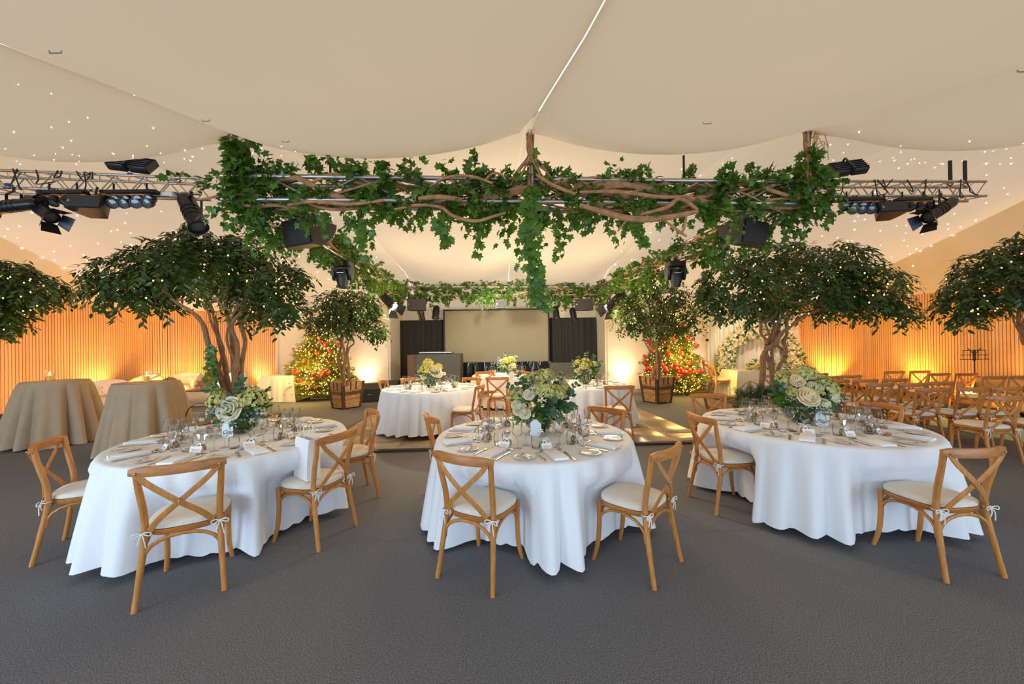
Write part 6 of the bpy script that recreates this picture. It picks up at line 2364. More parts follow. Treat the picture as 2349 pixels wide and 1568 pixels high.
speaker('black box speaker under the rear garland on the ceremony side', 1338, 699, 11.1, 0.52, 0.33, 0.30, 0.0, GT, 0, 0.8)
par_can('small black lamp under the rear garland below the box speaker', 966, 720, 11.25, (0.1, 0.3, -0.9), 1.2, GT, hang=0.55)
par_can('small black lamp under the rear garland beside the screen edge, DJ side', 1000, 716, 11.25, (0, -0.45, -0.9), 1.3, GT, hang=0.55)
par_can('small black lamp under the rear garland beside the screen edge, curtain side', 1275, 717, 11.4, (0.05, -0.45, -0.9), 1.3, GT, hang=0.55)
par_can('small black lamp with reddish lens under the rear garland', 1315, 720, 11.4, (0.1, -0.3, -0.95), 1.2, GT, hang=0.55)
par_can('lit barn-door spotlight under the lounge side garland with a glaring white lens', 888, 688, 9.9, (0.62, -0.42, -0.55), 1.5, GT, True, True, 0.46)
par_can('barn-door spotlight under the ceremony side garland with white inner doors', 1412, 690, 10.0, (-0.66, -0.32, -0.55), 1.5, GT, True, True, 0.46)

# ------------------------------------------------------------------ uplights along the walls
UP = [(-11.72, 10.9, 'by the lounge side wall', (-12.0, 10.9), 270, (1.0, 0.50, 0.19)), (-11.72, 7.9, 'at the lounge frame edge', (-12.0, 7.9), 270, (1.0, 0.50, 0.19)), (-11.5, 12.55, 'in the lounge corner', (-11.75, 12.8), 140, (1.0, 0.46, 0.13)), (-8.6, 12.78, 'beside the white side table', (-8.6, 13.05), 190, (1.0, 0.52, 0.24)), (-10.9, 12.78, 'behind the tufted chairs', (-10.9, 13.05), 230, (1.0, 0.45, 0.09)),
      (10.58, 12.62, 'at the wall corner behind the ceremony chairs', (10.85, 12.9), 350, (1.0, 0.45, 0.07)), (10.68, 10.15, 'behind the orange-lit ceremony chair', (10.95, 10.15), 380, (1.0, 0.45, 0.07)), (10.68, 7.7, 'at the ceremony frame edge', (10.95, 7.7), 400, (1.0, 0.46, 0.08)),
      (-4.95, 12.62, 'on the cream wall beside the crate ficus', (-4.95, 12.88), 110, (1.0, 0.64, 0.40)), (3.72, 12.62, 'on the cream wall beside the stage', (3.72, 12.88), 140, (1.0, 0.62, 0.34)), (6.0, 12.62, 'behind the fir by the arch curtain', (6.05, 12.88), 100, (1.0, 0.62, 0.40))]
UPB = None
for i, (x, y, lb, tg, pw_, col) in enumerate(UP):
    t = thing('floor_uplight', 'small black floor uplight ' + lb, 'uplight', (x, y, 0), math.atan2(-(tg[0] - x), tg[1] - y), 'floor uplights along the walls')
    m = MB()
    m.bbox(-0.10, 0.10, -0.09, 0.09, 0.03, 0.15, 0.015)
    m.build('housing', M_BLACK, t)
    m = MB()
    m.bbox(-0.085, 0.085, -0.075, 0.075, 0.15, 0.156, 0.002)
    m.build('lens', M_UPON, t)
    m = MB()
    m.bbox(-0.11, 0.11, -0.03, 0.03, 0.0, 0.03, 0.006)
    m.build('foot', M_BLKMET, t)
    spot_light('uplight_beam', (x, y, 0.17), (tg[0], tg[1], 1.9), pw_ * (0.85 if x < -8 else 0.8 if x > 8 else 1.1), col, 104, 1.0, 0.06)
    point_light('uplight_fill', (lerp(tg[0], x, 6.0 if abs(x) > 8 else 1.5), lerp(tg[1], y, 6.0 if abs(x) > 8 else 1.5), 0.45), pw_ * (0.30 if x < -8 else 0.13 if x > 8 else 0.1), col, 0.12)  # added point lamp off the fixture, widens the warm light on wall and floor

# stage wash onto the rear tables from the lit lamps; added fill lamps for arch, screen and room
for tk, src, e in (('4', at(888, 688, 9.8), 620), ('6', at(1150, 690, 10.9), 620), ('5', at(1412, 690, 9.9), 620)):
    c, r, z0, nm = TABLES[tk]
    spot_light('table_spot', tuple(Vector(src) - Vector((0, 0.6 if tk == '6' else 0.15, 0.22))), (c.x, c.y, 0.75), e, (1.0, 0.88, 0.62), 38, 0.5, 0.06)
spot_light('arch_fill', (6.3, 9.3, 3.3), (7.9, 12.3, 1.2), 260, (1.0, 0.95, 0.78), 46, 0.5, 0.05)  # added lamp without a fixture, brightens the flower arch
spot_light('screen_fill', (-0.6, 9.6, 2.75), (0.2, 14.0, 1.7), 260, (1.0, 0.92, 0.70), 80, 0.7, 0.08)  # added lamp, no fixture hangs here; lifts the screen and recess
point_light('fill_light', (0.1, 6.2, 2.7), 110, (1.0, 0.74, 0.44), 0.4)  # added unseen point lamps from here on to the canopy glows, general warm fill
point_light('fill_light', (-2.4, 8.7, 2.45), 100, (1.0, 0.72, 0.42), 0.4)
point_light('fill_light', (2.2, 8.9, 2.45), 100, (1.0, 0.72, 0.42), 0.4)
point_light('fill_light', (0.0, 9.4, 2.6), 110, (1.0, 0.74, 0.44), 0.5)
point_light('canopy_glow', (tuple(at(470, 660, 6.0))), 14, (1.0, 0.68, 0.25), 0.5)
point_light('canopy_glow', (tuple(at(1800, 670, 6.7))), 16, (1.0, 0.68, 0.25), 0.5)

# ================================================================== STAGE
t = thing('projection_screen', 'wide grey projection screen in the stage recess', 'screen', (-0.55, 13.75, 0))
q0, q1 = at(1020, 713, 13.75), at(1258, 829, 13.75)
X0, X1, Z1, Z0 = q0.x, q1.x, q0.z, q1.z
m = MB()
m.box(X0 + 0.55, X1 + 0.55, 0.0, 0.03, Z0, Z1)
m.build('fabric', M_SCREEN, t)
for nm_, a in (('frame_side', (X0 - 0.05, X0, Z0, Z1)), ('frame_side', (X1, X1 + 0.05, Z0, Z1)), ('frame_bar', (X0 - 0.05, X1 + 0.05, Z1, Z1 + 0.05)), ('frame_bar', (X0 - 0.05, X1 + 0.05, Z0 - 0.04, Z0))):
    m = MB()
    m.bbox(a[0] + 0.55, a[1] + 0.55, -0.03, 0.05, a[2], a[3], 0.006)
    m.build(nm_, M_BLKMET, t)
for s in (0.3, 0.7):
    m = MB()
    m.tube([(lerp(X0, X1, s) + 0.55, 0.05, 0), (lerp(X0, X1, s) + 0.55, 0.05, Z1)], 0.03, 8)
    m.build('leg', M_BLKMET, t)


def drape(name, label, x0, x1, y, z0, z1, material, nf, amp, cat, group=None, seed=0, sub=None):
    rnd = random.Random(seed)
    ph = [rnd.uniform(0, 6.28) for _ in range(4)]
    n = int(nf * 10)
    lo, hi, mid_ = [], [], []
    rows = []
    for z, k in ((z1, 0.75), (lerp(z1, z0, 0.3), 0.9), (lerp(z1, z0, 0.7), 1.0), (z0, 1.1)):
        rows.append([(lerp(x0, x1, i / n), y + amp * k * (math.sin(2 * PI * nf * i / n + ph[0] + 0.8 * math.sin(2 * PI * i / n * 2 + ph[1])) + 0.4 * math.sin(2 * PI * nf * 0.43 * i / n + ph[2])), z) for i in range(n + 1)])
    m = MB()
    m.loft(rows, closed=False)
    return tag(m.build(name, material, smooth=180), label, cat, group)


a, c = at(912, 733, 14.0), at(1019, 735, 14.0)
drape('stage_curtain', 'black pleated curtain behind the DJ booth', a.x - 0.1, c.x + 0.2, 14.05, 0.02, at(960, 734, 14).z, M_DRAPE, 9, 0.05, 'curtain', 'black stage curtains', 1)
a, c = at(1258, 730, 14.0), at(1361, 730, 14.0)
drape('stage_curtain', 'black pleated curtain on the arch side of the screen', a.x - 0.2, c.x + 0.1, 14.05, 0.02, at(1310, 728, 14).z, M_DRAPE, 9, 0.05, 'curtain', 'black stage curtains', 2)
# skirting below the screen
a, c = at(1055, 831, 13.2), at(1266, 829, 13.2)
m = MB()
rows = []
rnd = random.Random(9)
n = 70
for z, k in ((a.z, 0.0), (a.z - 0.04, 0.4), (0.5, 1.0), (0.02, 1.2)):
    rows.append([(lerp(a.x, c.x, i / n), 13.2 + 0.03 * k * (math.sin(i * 0.9) + 0.7 * math.sin(i * 0.37 + 2)), z) for i in range(n + 1)])
m.loft(rows, closed=False)
m.loft([[(a.x, 13.2, a.z), (c.x, 13.2, a.z)], [(a.x, 13.7, a.z), (c.x, 13.7, a.z)]], closed=False)
skirt = tag(m.build('stage_skirt', M_GLOSS, smooth=180), 'glossy black vinyl skirt hanging below the screen', 'skirt')
for i in range(9):
    x = lerp(a.x + 0.1, c.x - 0.1, i / 8)
    m = MB()
    m.ball((0, 0, 0), 0.015, 6, 4)
    m.build('stud', M_CHINA, skirt, loc=(x, 13.17, a.z - 0.03))
# DJ booth
a, c = at(956, 812, 12.1), at(1057, 811, 12.1)
t = thing('dj_booth', 'dark grey covered DJ booth with a brown side panel', 'booth', ((a.x + c.x) / 2, 12.3, 0))
hw = (c.x - a.x) / 2
m = MB()
m.bbox(-hw, hw, -0.3, 0.4, 0.0, a.z, 0.015)
m.build('front_cover', M_MATTEBLK, t)
m = MB()
m.bbox(-hw - 0.30, -hw - 0.01, -0.22, 0.4, 0.0, a.z - 0.02, 0.008)
m.build('side_panel', M_BROWNBOX, t)
t2 = thing('mixing_desk', 'flat silver-edged mixing desk lying on the DJ booth', 'mixer', ((a.x + c.x) / 2 - 0.1, 12.25, a.z + 0.004))
m = MB()
m.bbox(-0.52, 0.52, -0.2, 0.2, 0.02, 0.065, 0.01)
m.build('case', M_ALU, t2)
for s in (-0.3, 0.1, 0.4):
    m = MB()
    m.bbox(s - 0.05, s + 0.05, -0.15, 0.1, 0.0, 0.02, 0.003)
    m.build('foot', M_BLACK, t2)
a, c = at(1269, 832, 13.0), at(1312, 832, 13.0)
t = thing('grey_riser', 'plain grey box riser beside the black curtain', 'riser', ((a.x + c.x) / 2, 13.2, 0))
hw = (c.x - a.x) / 2 + 0.12
m = MB()
m.bbox(-hw, hw, -0.2, 0.3, 0.0, a.z, 0.01)
m.build('carcass', M_GREYBOX, t)
m = MB()
m.bbox(-hw + 0.02, hw - 0.02, -0.205, -0.2, 0.03, a.z - 0.03, 0.002)
m.build('front', M_MATTEBLK, t)
for px_, d, w_, h_, lb, yaw in ((848, 10.9, 0.55, 0.50, 'black floor monitor speaker behind the crate ficus, nearer one', 0.35), (893, 11.6, 0.55, 0.50, 'black floor monitor speaker behind the crate ficus, by the wall return', 0.1)):
    p = at(px_, 900, d)
    t = thing('floor_monitor', lb, 'speaker', (p.x, d, 0), yaw, 'floor monitor speakers')
    m = MB()
    m.loft([[(x, yy, z) for yy, z in ((-0.28, 0), (0.28, 0), (0.28, h_), (0.02, h_), (-0.28, h_ * 0.72))] for x in (-w_ / 2, w_ / 2)])
    m.build('cabinet', M_BLACK, t, 20)
    m = MB()
    m.bbox(-w_ / 2 + 0.03, w_ / 2 - 0.03, -0.292, -0.281, 0.04, h_ * 0.68, 0.004)
    m.build('grille', M_GRILL, t)
    m = MB()
    m.bbox(-0.05, 0.05, -0.296, -0.291, 0.2, 0.23, 0.002)
    m.build('badge', M_STEEL, t)
    m = MB()
    m.strip([(-w_ / 2 - 0.004, 0.0, h_ * 0.72), (-w_ / 2 - 0.03, 0.05, h_ * 0.74), (-w_ / 2 - 0.03, 0.15, h_ * 0.74), (-w_ / 2 - 0.004, 0.2, h_ * 0.72)], 0.03, 0.01, (0, 0, 1))
    m.build('handle', M_BLKMET, t)
# exit sign
p = at(664, 718, 12.80)
t = thing('exit_sign', 'turquoise emergency exit sign with arrow and running figure', 'sign', tuple(p))
m = MB()
m.bbox(-0.36, 0.36, 0.0, 0.06, -0.09, 0.09, 0.008)
m.build('box', M_CHINA, t)
m = MB()
m.box(-0.345, 0.345, -0.004, 0.0, -0.078, 0.078)
m.build('face', M_SIGN, t)
m = MB()
m.add([(-0.24, -0.007, 0.055), (-0.18, -0.007, 0.055), (-0.18, -0.007, 0.0), (-0.14, -0.007, 0.0), (-0.21, -0.007, -0.06), (-0.28, -0.007, 0.0), (-0.24, -0.007, 0.0)], [(6, 5, 4, 3, 2, 1, 0)])
m.build('arrow', M_SIGNW, t, 0)
m = MB()
m.box(-0.05, 0.28, -0.006, -0.004, -0.07, 0.07)
m.build('doorway', M_SIGNW, t, 0)
m = MB()
m.ball((0.10, -0.010, 0.045), 0.016, 8, 5)
m.tube([(0.10, -0.010, 0.025), (0.085, -0.010, -0.01), (0.12, -0.010, -0.03), (0.10, -0.010, -0.062)], 0.011, 5)
m.tube([(0.085, -0.010, -0.01), (0.05, -0.010, -0.03), (0.03, -0.010, -0.05)], 0.010, 5)
m.tube([(0.14, -0.010, -0.005), (0.10, -0.010, 0.02), (0.06, -0.010, 0.012)], 0.008, 5)
m.build('figure', M_SIGN, t)

# ================================================================== LOUNGE
for px_, d, rr, lb in ((129, 6.55, 0.40, 'tall cocktail table under taupe cloth nearest the frame edge'), (338, 6.05, 0.40, 'tall cocktail table under taupe cloth beside the lounge ficus')):
    p = at(px_, 870, d)
    t = thing('cocktail_table', lb, 'table', (p.x, d, 0), 0, 'tall cocktail tables')
    m = MB()
    m.lathe([(0.001, 1.03), (rr - 0.02, 1.03), (rr - 0.01, 1.04), (rr - 0.02, 1.055), (0.001, 1.055)], 32)
    m.build('top', M_CRATE, t)
    m = MB()
    m.tube([(0, 0, 0.02), (0, 0, 1.03)], 0.035, 10)
    m.build('pole', M_BLKMET, t)
    m = MB()
    m.lathe([(0.001, 0.03), (0.28, 0.02), (0.30, 0.0), (0.001, 0.0)], 24)
    m.build('base', M_BLKMET, t)
    round_cloth('tablecloth', Vector((p.x, d, 0)), rr, 0, 1.062, px_, lb.replace('tall cocktail table under taupe cloth', 'taupe floor-length cloth on the tall cocktail table'), M_TAUPE, 'taupe cloths on cocktail tables', hem=0.0, flare=0.19, nf=13, amp=1.25)
    q = at({129: 125, 338: 346}[px_], 870, d + 0.05)
    t = thing('hurricane_lantern', 'clear glass cylinder with lit candle on the cocktail table ' + ('nearest the frame edge' if px_ == 129 else 'beside the lounge ficus'), 'lantern', (q.x, d - 0.02, 1.064), 0, 'hurricane lanterns')
    m = MB()
    m.lathe([(0.001, 0.0), (0.052, 0.0), (0.055, 0.006), (0.055, 0.185), (0.053, 0.185)], 22)
    m.build('cylinder', M_GLASS, t, 60)
    m = MB()
    m.lathe([(0.001, 0.004), (0.036, 0.004), (0.036, 0.095), (0.030, 0.10), (0.001, 0.098)], 16)
    m.build('candle', mat('amber_wax', (0.85, 0.48, 0.12), 0.5), t)
    m = MB()
    m.lathe([(0.0005, 0.10), (0.008, 0.108), (0.007, 0.122), (0.0005, 0.138)], 8)
    m.build('flame', M_FLAME, t)
    point_light('candle_light', (q.x, d - 0.02, 1.064 + 0.15), 1.2, (1.0, 0.6, 0.2), 0.02)


def tub_chair(label, px_, d, w_, h_, yaw, group):
    p = at(px_, 880, d)
    t = thing('tufted_tub_chair', label, 'armchair', (p.x, d, 0), yaw, group)
    r = w_ / 2
    m = MB()
    m.lathe([(0.001, 0.06), (r * 0.8, 0.06), (r * 0.98, 0.14), (r, 0.28), (r * 0.92, 0.38), (r * 0.6, 0.43), (0.001, 0.44)], 36)
    m.build('seat', M_UPHOL, t, 180)
    # wrap-round back, height falling towards the arms, tufted
    ring_o = []
    rows = []
    na, nz = 56, 14
    for i in range(na + 1):
        a = lerp(R(-25), R(205), i / na)
        k = math.sin(min(PI, max(0.0, (a - R(-25)) / R(230) * PI))) ** 0.5
        top = lerp(0.42, h_, k)
        col = []
        for j in range(nz + 1):
            v = j / nz
            tuft = 0.028 * abs(math.sin(a * 7 + (j // 4 % 2) * PI / 2)) * abs(math.sin(v * PI * 3.2))
            z = 0.30 + (top - 0.30) * math.sin(v * PI * 0.5) if v < 1 else top
            rad = r * (0.74 + 0.05 * v) - tuft * 1.0
            col.append((rad * math.cos(a), rad * math.sin(a), z))
        for j in range(5):
            v = j / 4
            col.append(((r * (0.80 + 0.24 * math.sin(v * PI / 2))) * math.cos(a), (r * (0.80 + 0.24 * math.sin(v * PI / 2))) * math.sin(a), top + 0.015 - (top - 0.25) * v ** 1.6))
        rows.append(col)
    m = MB()
    m.loft(rows, closed=False)
    m.build('back', M_UPHOL, t, 180)
    bt = 0
    for i in range(7):
        a = R(-5 + 190 * (i + 0.5) / 7)
        for z in (0.50, 0.62):
            if z > h_ - 0.1:
                continue
            m = MB()
            m.ball((0, 0, 0), 0.018, 6, 4)
            m.build('button', M_UPHOL, t, loc=(r * 0.73 * math.cos(a), r * 0.73 * math.sin(a), z))
    m = MB()
    m.lathe([(0.001, 0.0), (r * 0.7, 0.0), (r * 0.72, 0.06), (0.001, 0.06)], 28)
    m.build('base', M_PLINTH, t)
    return t


GC = 'tufted cream lounge chairs'
tub_chair('cream tufted tub chair showing between the two cocktail tables', 232, 9.3, 1.15, 0.80, R(20), GC)
tub_chair('cream tufted tub chair half hidden behind the cocktail table lantern', 318, 11.2, 1.10, 0.82, R(-25), GC)
tub_chair('cream tufted tub chair against the brightest orange wall patch', 417, 12.0, 1.15, 0.80, 0, GC)
tub_chair('cream tufted tub chair behind the stems of the lounge ficus', 520, 11.3, 1.15, 0.82, R(-10), GC)
p = at(478, 900, 10.6)
t = thing('lounge_coffee_table', 'long rounded cream drum table with dark top in the lounge', 'coffee table', (p.x, 10.6, 0))
m = MB()
prof = [(-0.62, 0.10), (-0.70, 0.16), (-0.72, 0.24), (-0.68, 0.34), (-0.58, 0.40), (0.58, 0.40), (0.68, 0.34), (0.72, 0.24), (0.70, 0.16), (0.62, 0.10)]
m.loft([[(x * k, y, z) for x, z in prof] for y, k in ((-0.38, 0.9), (-0.33, 0.98), (0.33, 0.98), (0.38, 0.9))])
m.build('drum', M_UPHOL, t, 60)
m = MB()
m.bbox(-0.56, 0.56, -0.34, 0.34, 0.40, 0.42, 0.006)
m.build('tray_top', M_BLACK, t)
m = MB()
m.bbox(-0.40, -0.36, -0.397, -0.375, 0.18, 0.30, 0.004)
m.build('handle', M_STEEL, t)
m = MB()
m.bbox(-0.6, 0.6, -0.3, 0.3, 0.0, 0.10, 0.01)
m.build('base', M_UPHOL, t)


def bowl_flowers(label, px_, py, d, z, s, kinds, seed, bowl=True):
    p = at(px_, py, d)
    t = thing('flower_bowl', label, 'flowers', (p.x, d, z))
    rng_ = np.random.default_rng(seed)
    if bowl:
        m = MB()
        m.lathe([(0.001, 0.0), (0.10 * s, 0.0), (0.135 * s, 0.05 * s), (0.14 * s, 0.11 * s), (0.13 * s, 0.11 * s), (0.001, 0.09 * s)], 20)
        m.build('bowl', M_POT, t)
    for i in range(11):
        a, q = rng_.uniform(0, 6.28), rng_.uniform(0, 0.16)
        add_rose(t, 'rose', (q * s * math.cos(a) * 1.2, q * s * math.sin(a) - 0.03, (0.20 - 0.35 * q) * s + rng_.uniform(-0.02, 0.05)), rng_.uniform(0.045, 0.065) * s, kinds, seed + i, (math.cos(a) * q * 3, -0.7, 0.6))
    add_leaves(t, 'leaf', OVATE, 60, (0, 0, 0.14 * s), (0.22 * s, 0.18 * s, 0.11 * s), M_LEAFG, rng_, 0.07 * s, 0.1, 0)
    return t


bowl_flowers('low stone bowl of peach roses on the drum coffee table', 473, 880, 10.55, 0.421, 1.15, M_PINK, 5)
pz = at(386, 862, 10.2)
t = thing('side_table', 'slim dark side table behind the cocktail table lantern', 'side table', (pz.x, 10.2, 0))
m = MB()
m.lathe([(0.001, 0.56), (0.2, 0.56), (0.2, 0.58), (0.001, 0.58)], 20)
m.build('top', M_BLACK, t)
m = MB()
m.tube([(0, 0, 0.0), (0, 0, 0.56)], 0.025, 8)
m.build('pole', M_BLKMET, t)
bowl_flowers('small pot of dusky roses beside the cocktail table lantern', 386, 862, 10.2, 0.581, 0.9, M_PINK, 6)


def box_cloth(label, p0, p1, z, material, group, seed, yaw=0.0):
    """rectangular table hidden by a floor-length boxed cloth with corner folds"""
    w_, dp = p1[0] - p0[0], p1[1] - p0[1]
    t = thing('trestle_table', 'rectangular table under the ' + label, 'table', ((p0[0] + p1[0]) / 2, (p0[1] + p1[1]) / 2, 0), yaw)
    m = MB()
    m.bbox(-w_ / 2 + 0.01, w_ / 2 - 0.01, -dp / 2 + 0.01, dp / 2 - 0.01, z - 0.035, z - 0.006, 0.004)
    m.build('tabletop', M_CRATE, t)
    for sx in (-1, 1):
        for sy in (-1, 1):
            m = MB()
            m.tube([(sx * (w_ / 2 - 0.1), sy * (dp / 2 - 0.08), 0), (sx * (w_ / 2 - 0.1), sy * (dp / 2 - 0.08), z - 0.035)], 0.015, 6)
            m.build('leg', M_BLKMET, t)
    rnd = random.Random(seed)
    rings = []
    n = 120
    for tt in (0.0, 0.02, 0.15, 0.35, 0.6, 0.85, 1.0):
        ring = []
        for i in range(n):
            a = 2 * PI * i / n
            c_, s_ = math.cos(a), math.sin(a)
            k = 1 / max(abs(c_), abs(s_))
            x, y = c_ * k, s_ * k
            corner = (min(abs(x), abs(y))) ** 8
            o = 0.006 + tt * (0.035 + 0.13 * corner + 0.018 * math.sin(9 * a + seed) + 0.012 * math.sin(17 * a))
            ring.append((x * (w_ / 2 + o), y * (dp / 2 + o), max(0.008, z - tt * (z - 0.01))))
        rings.append(ring)
    m = MB()
    m.loft(rings)
    ob = m.build('tablecloth', material, smooth=50, loc=t.location)
    ob.rotation_euler = (0, 0, yaw)
    return tag(ob, label, 'tablecloth', group)


a, c = G(603, 862, 0.75), G(668, 862, 0.75)
box_cloth('white boxed cloth on the side table next to the bauble fir', (a.x, a.y - 0.1), (a.x + 0.92, a.y + 0.75), 0.75, M_CREAM_CLOTH, 'boxed table cloths', 3)
a, c = G(1690, 850, 0.75), G(1874, 849, 0.75)
box_cloth('long white cloth on the ceremony table before the flower arch', (a.x, a.y - 0.05), (c.x, a.y + 0.75), 0.75, M_CREAM_CLOTH, 'boxed table cloths', 4)
CT = ((a.x + c.x) / 2, a.y + 0.3)
# long low spray on the ceremony table
t = thing('table_flower_spray', 'long low spray of cream roses on the ceremony table', 'flowers', (at(1768, 848, CT[1]).x, CT[1], 0.756))
rng = np.random.default_rng(8)
for i in range(26):
    x = rng.uniform(-0.62, 0.62)
    h = 0.34 * (1 - (abs(x) / 0.72) ** 1.3)
    add_rose(t, 'rose', (x, -0.12 + rng.uniform(-0.08, 0.05), 0.05 + rng.uniform(0.1, 1.0) * h), rng.uniform(0.05, 0.075), M_ROSE if i % 3 else M_ROSEW, 300 + i, (x, -0.8, 0.4))
add_leaves(t, 'leaf', OVATE, 170, (0, 0, 0.12), (0.72, 0.2, 0.20), M_LEAFG, rng, 0.10, 0.1, 0)
add_leaves(t, 'leaf', ROUND, 60, (-0.5, -0.05, 0.06), (0.3, 0.2, 0.08), mat('yellow_foliage', (0.5, 0.45, 0.05), 0.7, rnd=0.3), rng, 0.08, 0.1, 0)

# flower arch
AP = G(1745, 893)
AY = 12.15
l0, l1 = at(1668, 885, AY), at(1822, 850, AY)
t = thing('flower_arch', 'tall arch covered in white roses and greenery before the white drape', 'arch', ((l0.x + l1.x) / 2, AY, 0))
hw = (l1.x - l0.x) / 2
zt = at(1745, 757, AY).z
rad_t = 0.26
zs = zt - hw * 0.85
cen = [(-hw, z) for z in np.linspace(0.05, zs, 9)] + [(-hw * math.cos(a), zs + (zt - zs) * math.sin(a)) for a in np.linspace(0.15, PI - 0.15, 13)] + [(hw, z) for z in np.linspace(zs, 0.05, 9)]
m = MB()
m.tube([(x, 0.1, z) for x, z in cen], 0.05, 8)
m.build('frame', M_BLKMET, t)
cen = np.array(cen)
rose_me = []
for k in range(4):
    mm = rose_mesh(1.0, random.Random(700 + k), 4, 0.15)
    o0 = mm.build('rose', (M_ROSEW, M_ROSE, M_ROSEW, M_ROSE)[k], None, 180)
    rose_me.append(o0.data)
    D.objects.remove(o0)
n = 280
for i in range(n):
    u = (i + rng.uniform()) / n * (len(cen) - 1.001)
    k = int(u)
    c_ = cen[k] + (cen[k + 1] - cen[k]) * (u - k)
    a = rng.uniform(PI * 0.95, PI * 2.05)
    q = rng.uniform(0.75, 1.0) * rad_t
    tv = cen[k + 1] - cen[k]
    nv = np.array([-tv[1], tv[0]]) / np.linalg.norm(tv)
    dx, dy = math.cos(a), math.sin(a)
    p = Vector((c_[0] + nv[0] * dx * q, dy * q * 0.8, c_[1] + nv[1] * dx * q))
    nr = Vector((nv[0] * dx, dy * 1.0 - 0.3, nv[1] * dx + 0.1))
    s = rng.uniform(0.055, 0.10)
    inst('rose', rose_me[i % 4], t, M=Matrix.Translation(p) @ nr.to_track_quat('Z', 'Y').to_matrix().to_4x4() @ Matrix.Diagonal((s, s, s, 1)))
m_ = 2200
u = rng.uniform(0, len(cen) - 1.001, m_)
k = u.astype(int)
cc = cen[k] + (cen[k + 1] - cen[k]) * (u - k)[:, None]
ud = unit(m_, rng)
pos = np.stack([cc[:, 0], np.zeros(m_), cc[:, 1]], 1) + ud * rng.uniform(0.6, 0.98, (m_, 1)) * rad_t
stuff(cloud('foliage', OVATE, pos, frames(ud + 0.7 * unit(m_, rng), np.tile([0, -0.6, 0.6], (m_, 1)) + 0.5 * unit(m_, rng)), rng.uniform(0.07, 0.13, m_), M_LEAFG, t))
m_ = 700
u = rng.uniform(0, len(cen) - 1.001, m_)
k = u.astype(int)
cc = cen[k] + (cen[k + 1] - cen[k]) * (u - k)[:, None]
ud = unit(m_, rng)
ud[:, 1] = -np.abs(ud[:, 1])
pos = np.stack([cc[:, 0], np.zeros(m_), cc[:, 1]], 1) + ud * rng.uniform(0.8, 1.08, (m_, 1)) * rad_t
stuff(cloud('filler_blossom', FLORET, pos, frames(np.cross(ud, unit(m_, rng)), ud), rng.uniform(0.05, 0.09, m_), M_ROSEW, t))
# drape behind it on a pipe stand
a, c = at(1622, 890, 12.6), at(1822, 890, 12.6)
drape('backdrop_curtain', 'white pleated backdrop curtain behind the flower arch', a.x + 0.05, c.x, 12.62, 0.02, 2.74, M_CREAM_CLOTH, 17, 0.045, 'curtain', None, 5)
t = thing('pipe_stand', 'thin pale upright pipe at the edge of the white backdrop curtain', 'stand', (a.x, 12.55, 0))
m = MB()
m.tube([(0, 0, 0), (0, 0, 1.6)], 0.024, 8)
m.build('lower_tube', M_ALU, t)
m = MB()
m.tube([(0, 0, 1.55), (0, 0, 2.75)], 0.017, 8)
m.build('upper_tube', M_ALU, t)
m = MB()
m.bbox(-0.035, 0.035, -0.035, 0.035, 1.58, 1.66, 0.006)
m.build('clamp', M_BLACK, t)
m = MB()
m.bbox(-0.25, 0.25, -0.2, 0.2, 0, 0.012, 0.004)
m.build('foot', M_DULL, t)
# air vent grille on the ceremony wall gable
p = at(2064, 668, 10.3)
t = thing('wall_vent', 'framed air vent grille above the slatted wall, half behind ficus leaves', 'vent', (XR - 0.05, p.y * XR / p.x, at(2064, 668, p.y * XR / p.x).z))
m = MB()
for z in (-0.24, 0.24):
    m.bbox(-0.02, 0.02, -0.30, 0.30, z - 0.025, z + 0.025, 0.004)
for y in (-0.30, 0.30):
    m.bbox(-0.02, 0.02, y - 0.025, y + 0.025, -0.26, 0.26, 0.004)
m.build('frame', M_WALLW, t)
for k in range(9):
    m = MB()
    z = -0.2 + 0.05 * k
    m.loft([[(-0.015, y, z), (0.015, y, z + 0.025), (0.015, y, z + 0.031), (-0.015, y, z + 0.006)] for y in (-0.28, 0.28)])
    m.build('louvre', M_GREYBOX, t, 0)
# music stand
p = at(2235, 815, 8.7)
t = thing('music_stand', 'black folding wire music stand before the slatted ceremony wall', 'music stand', (p.x, 8.7, 0))
zt_, zb = at(2235, 803, 8.7).z, at(2235, 824, 8.7).z
for x0, x1, z in ((-0.33, 0.33, zb), (-0.32, 0.32, (zb + zt_) / 2), (-0.26, 0.26, zt_)):
    m = MB()
    m.tube([(x0, 0, z), (x1, 0, z)], 0.007, 6)
    m.build('crossbar', M_BLKMET, t)
for x in (-0.26, 0.26, -0.10, 0.10):
    m = MB()
    m.tube([(x, 0, zb), (x, 0, zt_)], 0.005, 6)
    m.build('upright', M_BLKMET, t)
for s in (-1, 1):
    m = MB()
    m.tube([(0, 0, zt_ - 0.1), (s * 0.15, 0, zt_ + 0.05)], 0.008, 6)
    m.build('arm', M_BLKMET, t)
m = MB()
m.bbox(-0.02, 0.02, -0.02, 0.02, zb - 0.03, zt_ + 0.01, 0.005)
m.build('spine', M_BLKMET, t)
m = MB()
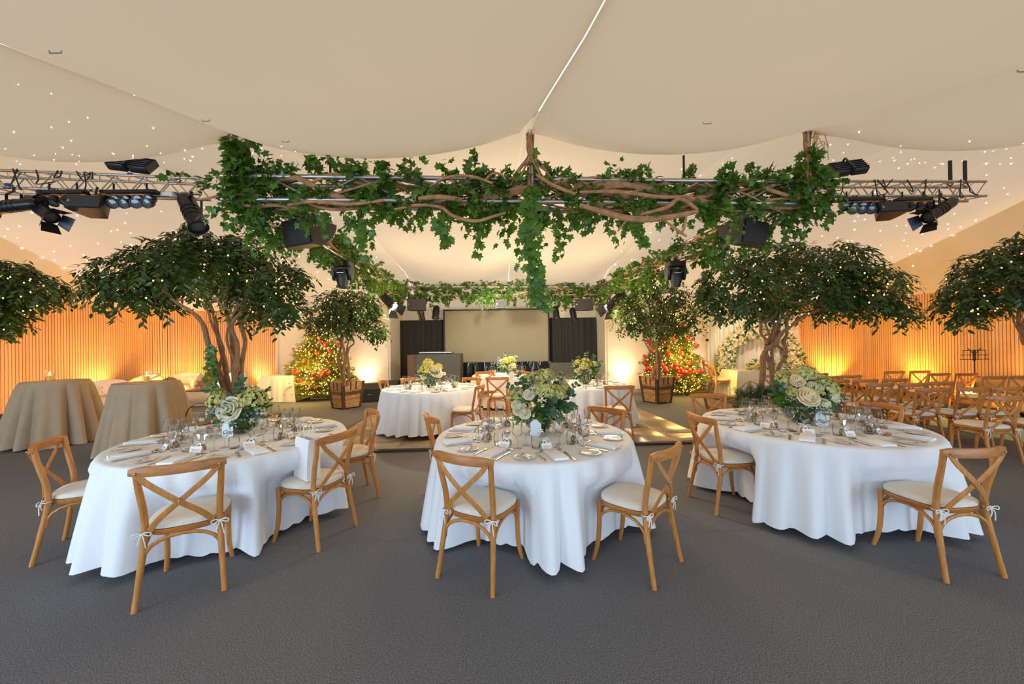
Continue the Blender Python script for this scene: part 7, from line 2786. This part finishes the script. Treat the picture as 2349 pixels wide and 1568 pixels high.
m.tube([(0, 0, 0.25), (0, 0, zb)], 0.012, 8)
m.build('pole', M_BLKMET, t)
for k in range(3):
    a = k * 2 * PI / 3 + 0.4
    m = MB()
    m.tube([(0, 0, 0.45), (0.3 * math.cos(a), 0.3 * math.sin(a), 0.0)], 0.008, 6)
    m.build('leg', M_BLKMET, t)
# low tan sofa and a small dark lamp by the ceremony wall
p = at(2330, 875, 7.9)
t = thing('low_sofa', 'low tan sofa against the slatted wall behind the ceremony chairs', 'sofa', (10.25, 7.75, 0), R(90))
m = MB()
m.bbox(-0.9, 0.9, -0.35, 0.35, 0.12, 0.42, 0.05)
m.build('seat', M_TAN, t, 60)
m = MB()
m.bbox(-0.9, 0.9, -0.42, -0.26, 0.12, 0.72, 0.05)
m.build('backrest', M_TAN, t, 60)
for s in (-1, 1):
    m = MB()
    m.bbox(s * 0.97 - 0.07, s * 0.97 + 0.07, -0.42, 0.35, 0.1, 0.58, 0.03)
    m.build('armrest', M_TAN, t, 60)
for sx in (-0.8, 0.8):
    for sy in (-0.3, 0.25):
        m = MB()
        m.tube([(sx, sy, 0), (sx, sy, 0.13)], 0.025, 8)
        m.build('leg', M_BLACK, t)
# order-of-service sheets on some ceremony chairs
for i, ck in enumerate(('r3c', 'r4b', 'r4c', 'r2a', 'r3b', 'r5b')):
    p, a = CH[ck]
    o = thing('programme', 'folded white programme lying on a chair of the ' + {'r3c': 'third ceremony row, aisle-far seat', 'r4b': 'fourth ceremony row, middle seat', 'r4c': 'fourth ceremony row, aisle-far seat', 'r2a': 'second ceremony row, middle seat', 'r3b': 'third ceremony row, middle seat', 'r5b': 'fifth ceremony row, runner-side seat'}[ck], 'programme', (p.x - 0.03, p.y + 0.06, 0.508), 0.2 * i, 'programmes on ceremony chairs')
    m = MB()
    m.loft([[(-0.06, y, 0.001), (0, y, 0.012), (0.06, y, 0.002), (0.06, y, 0.003), (0, y, 0.0135), (-0.06, y, 0.002)] for y in (-0.08, 0.08)])
    m.build('sheet', M_CARD, o, 0)
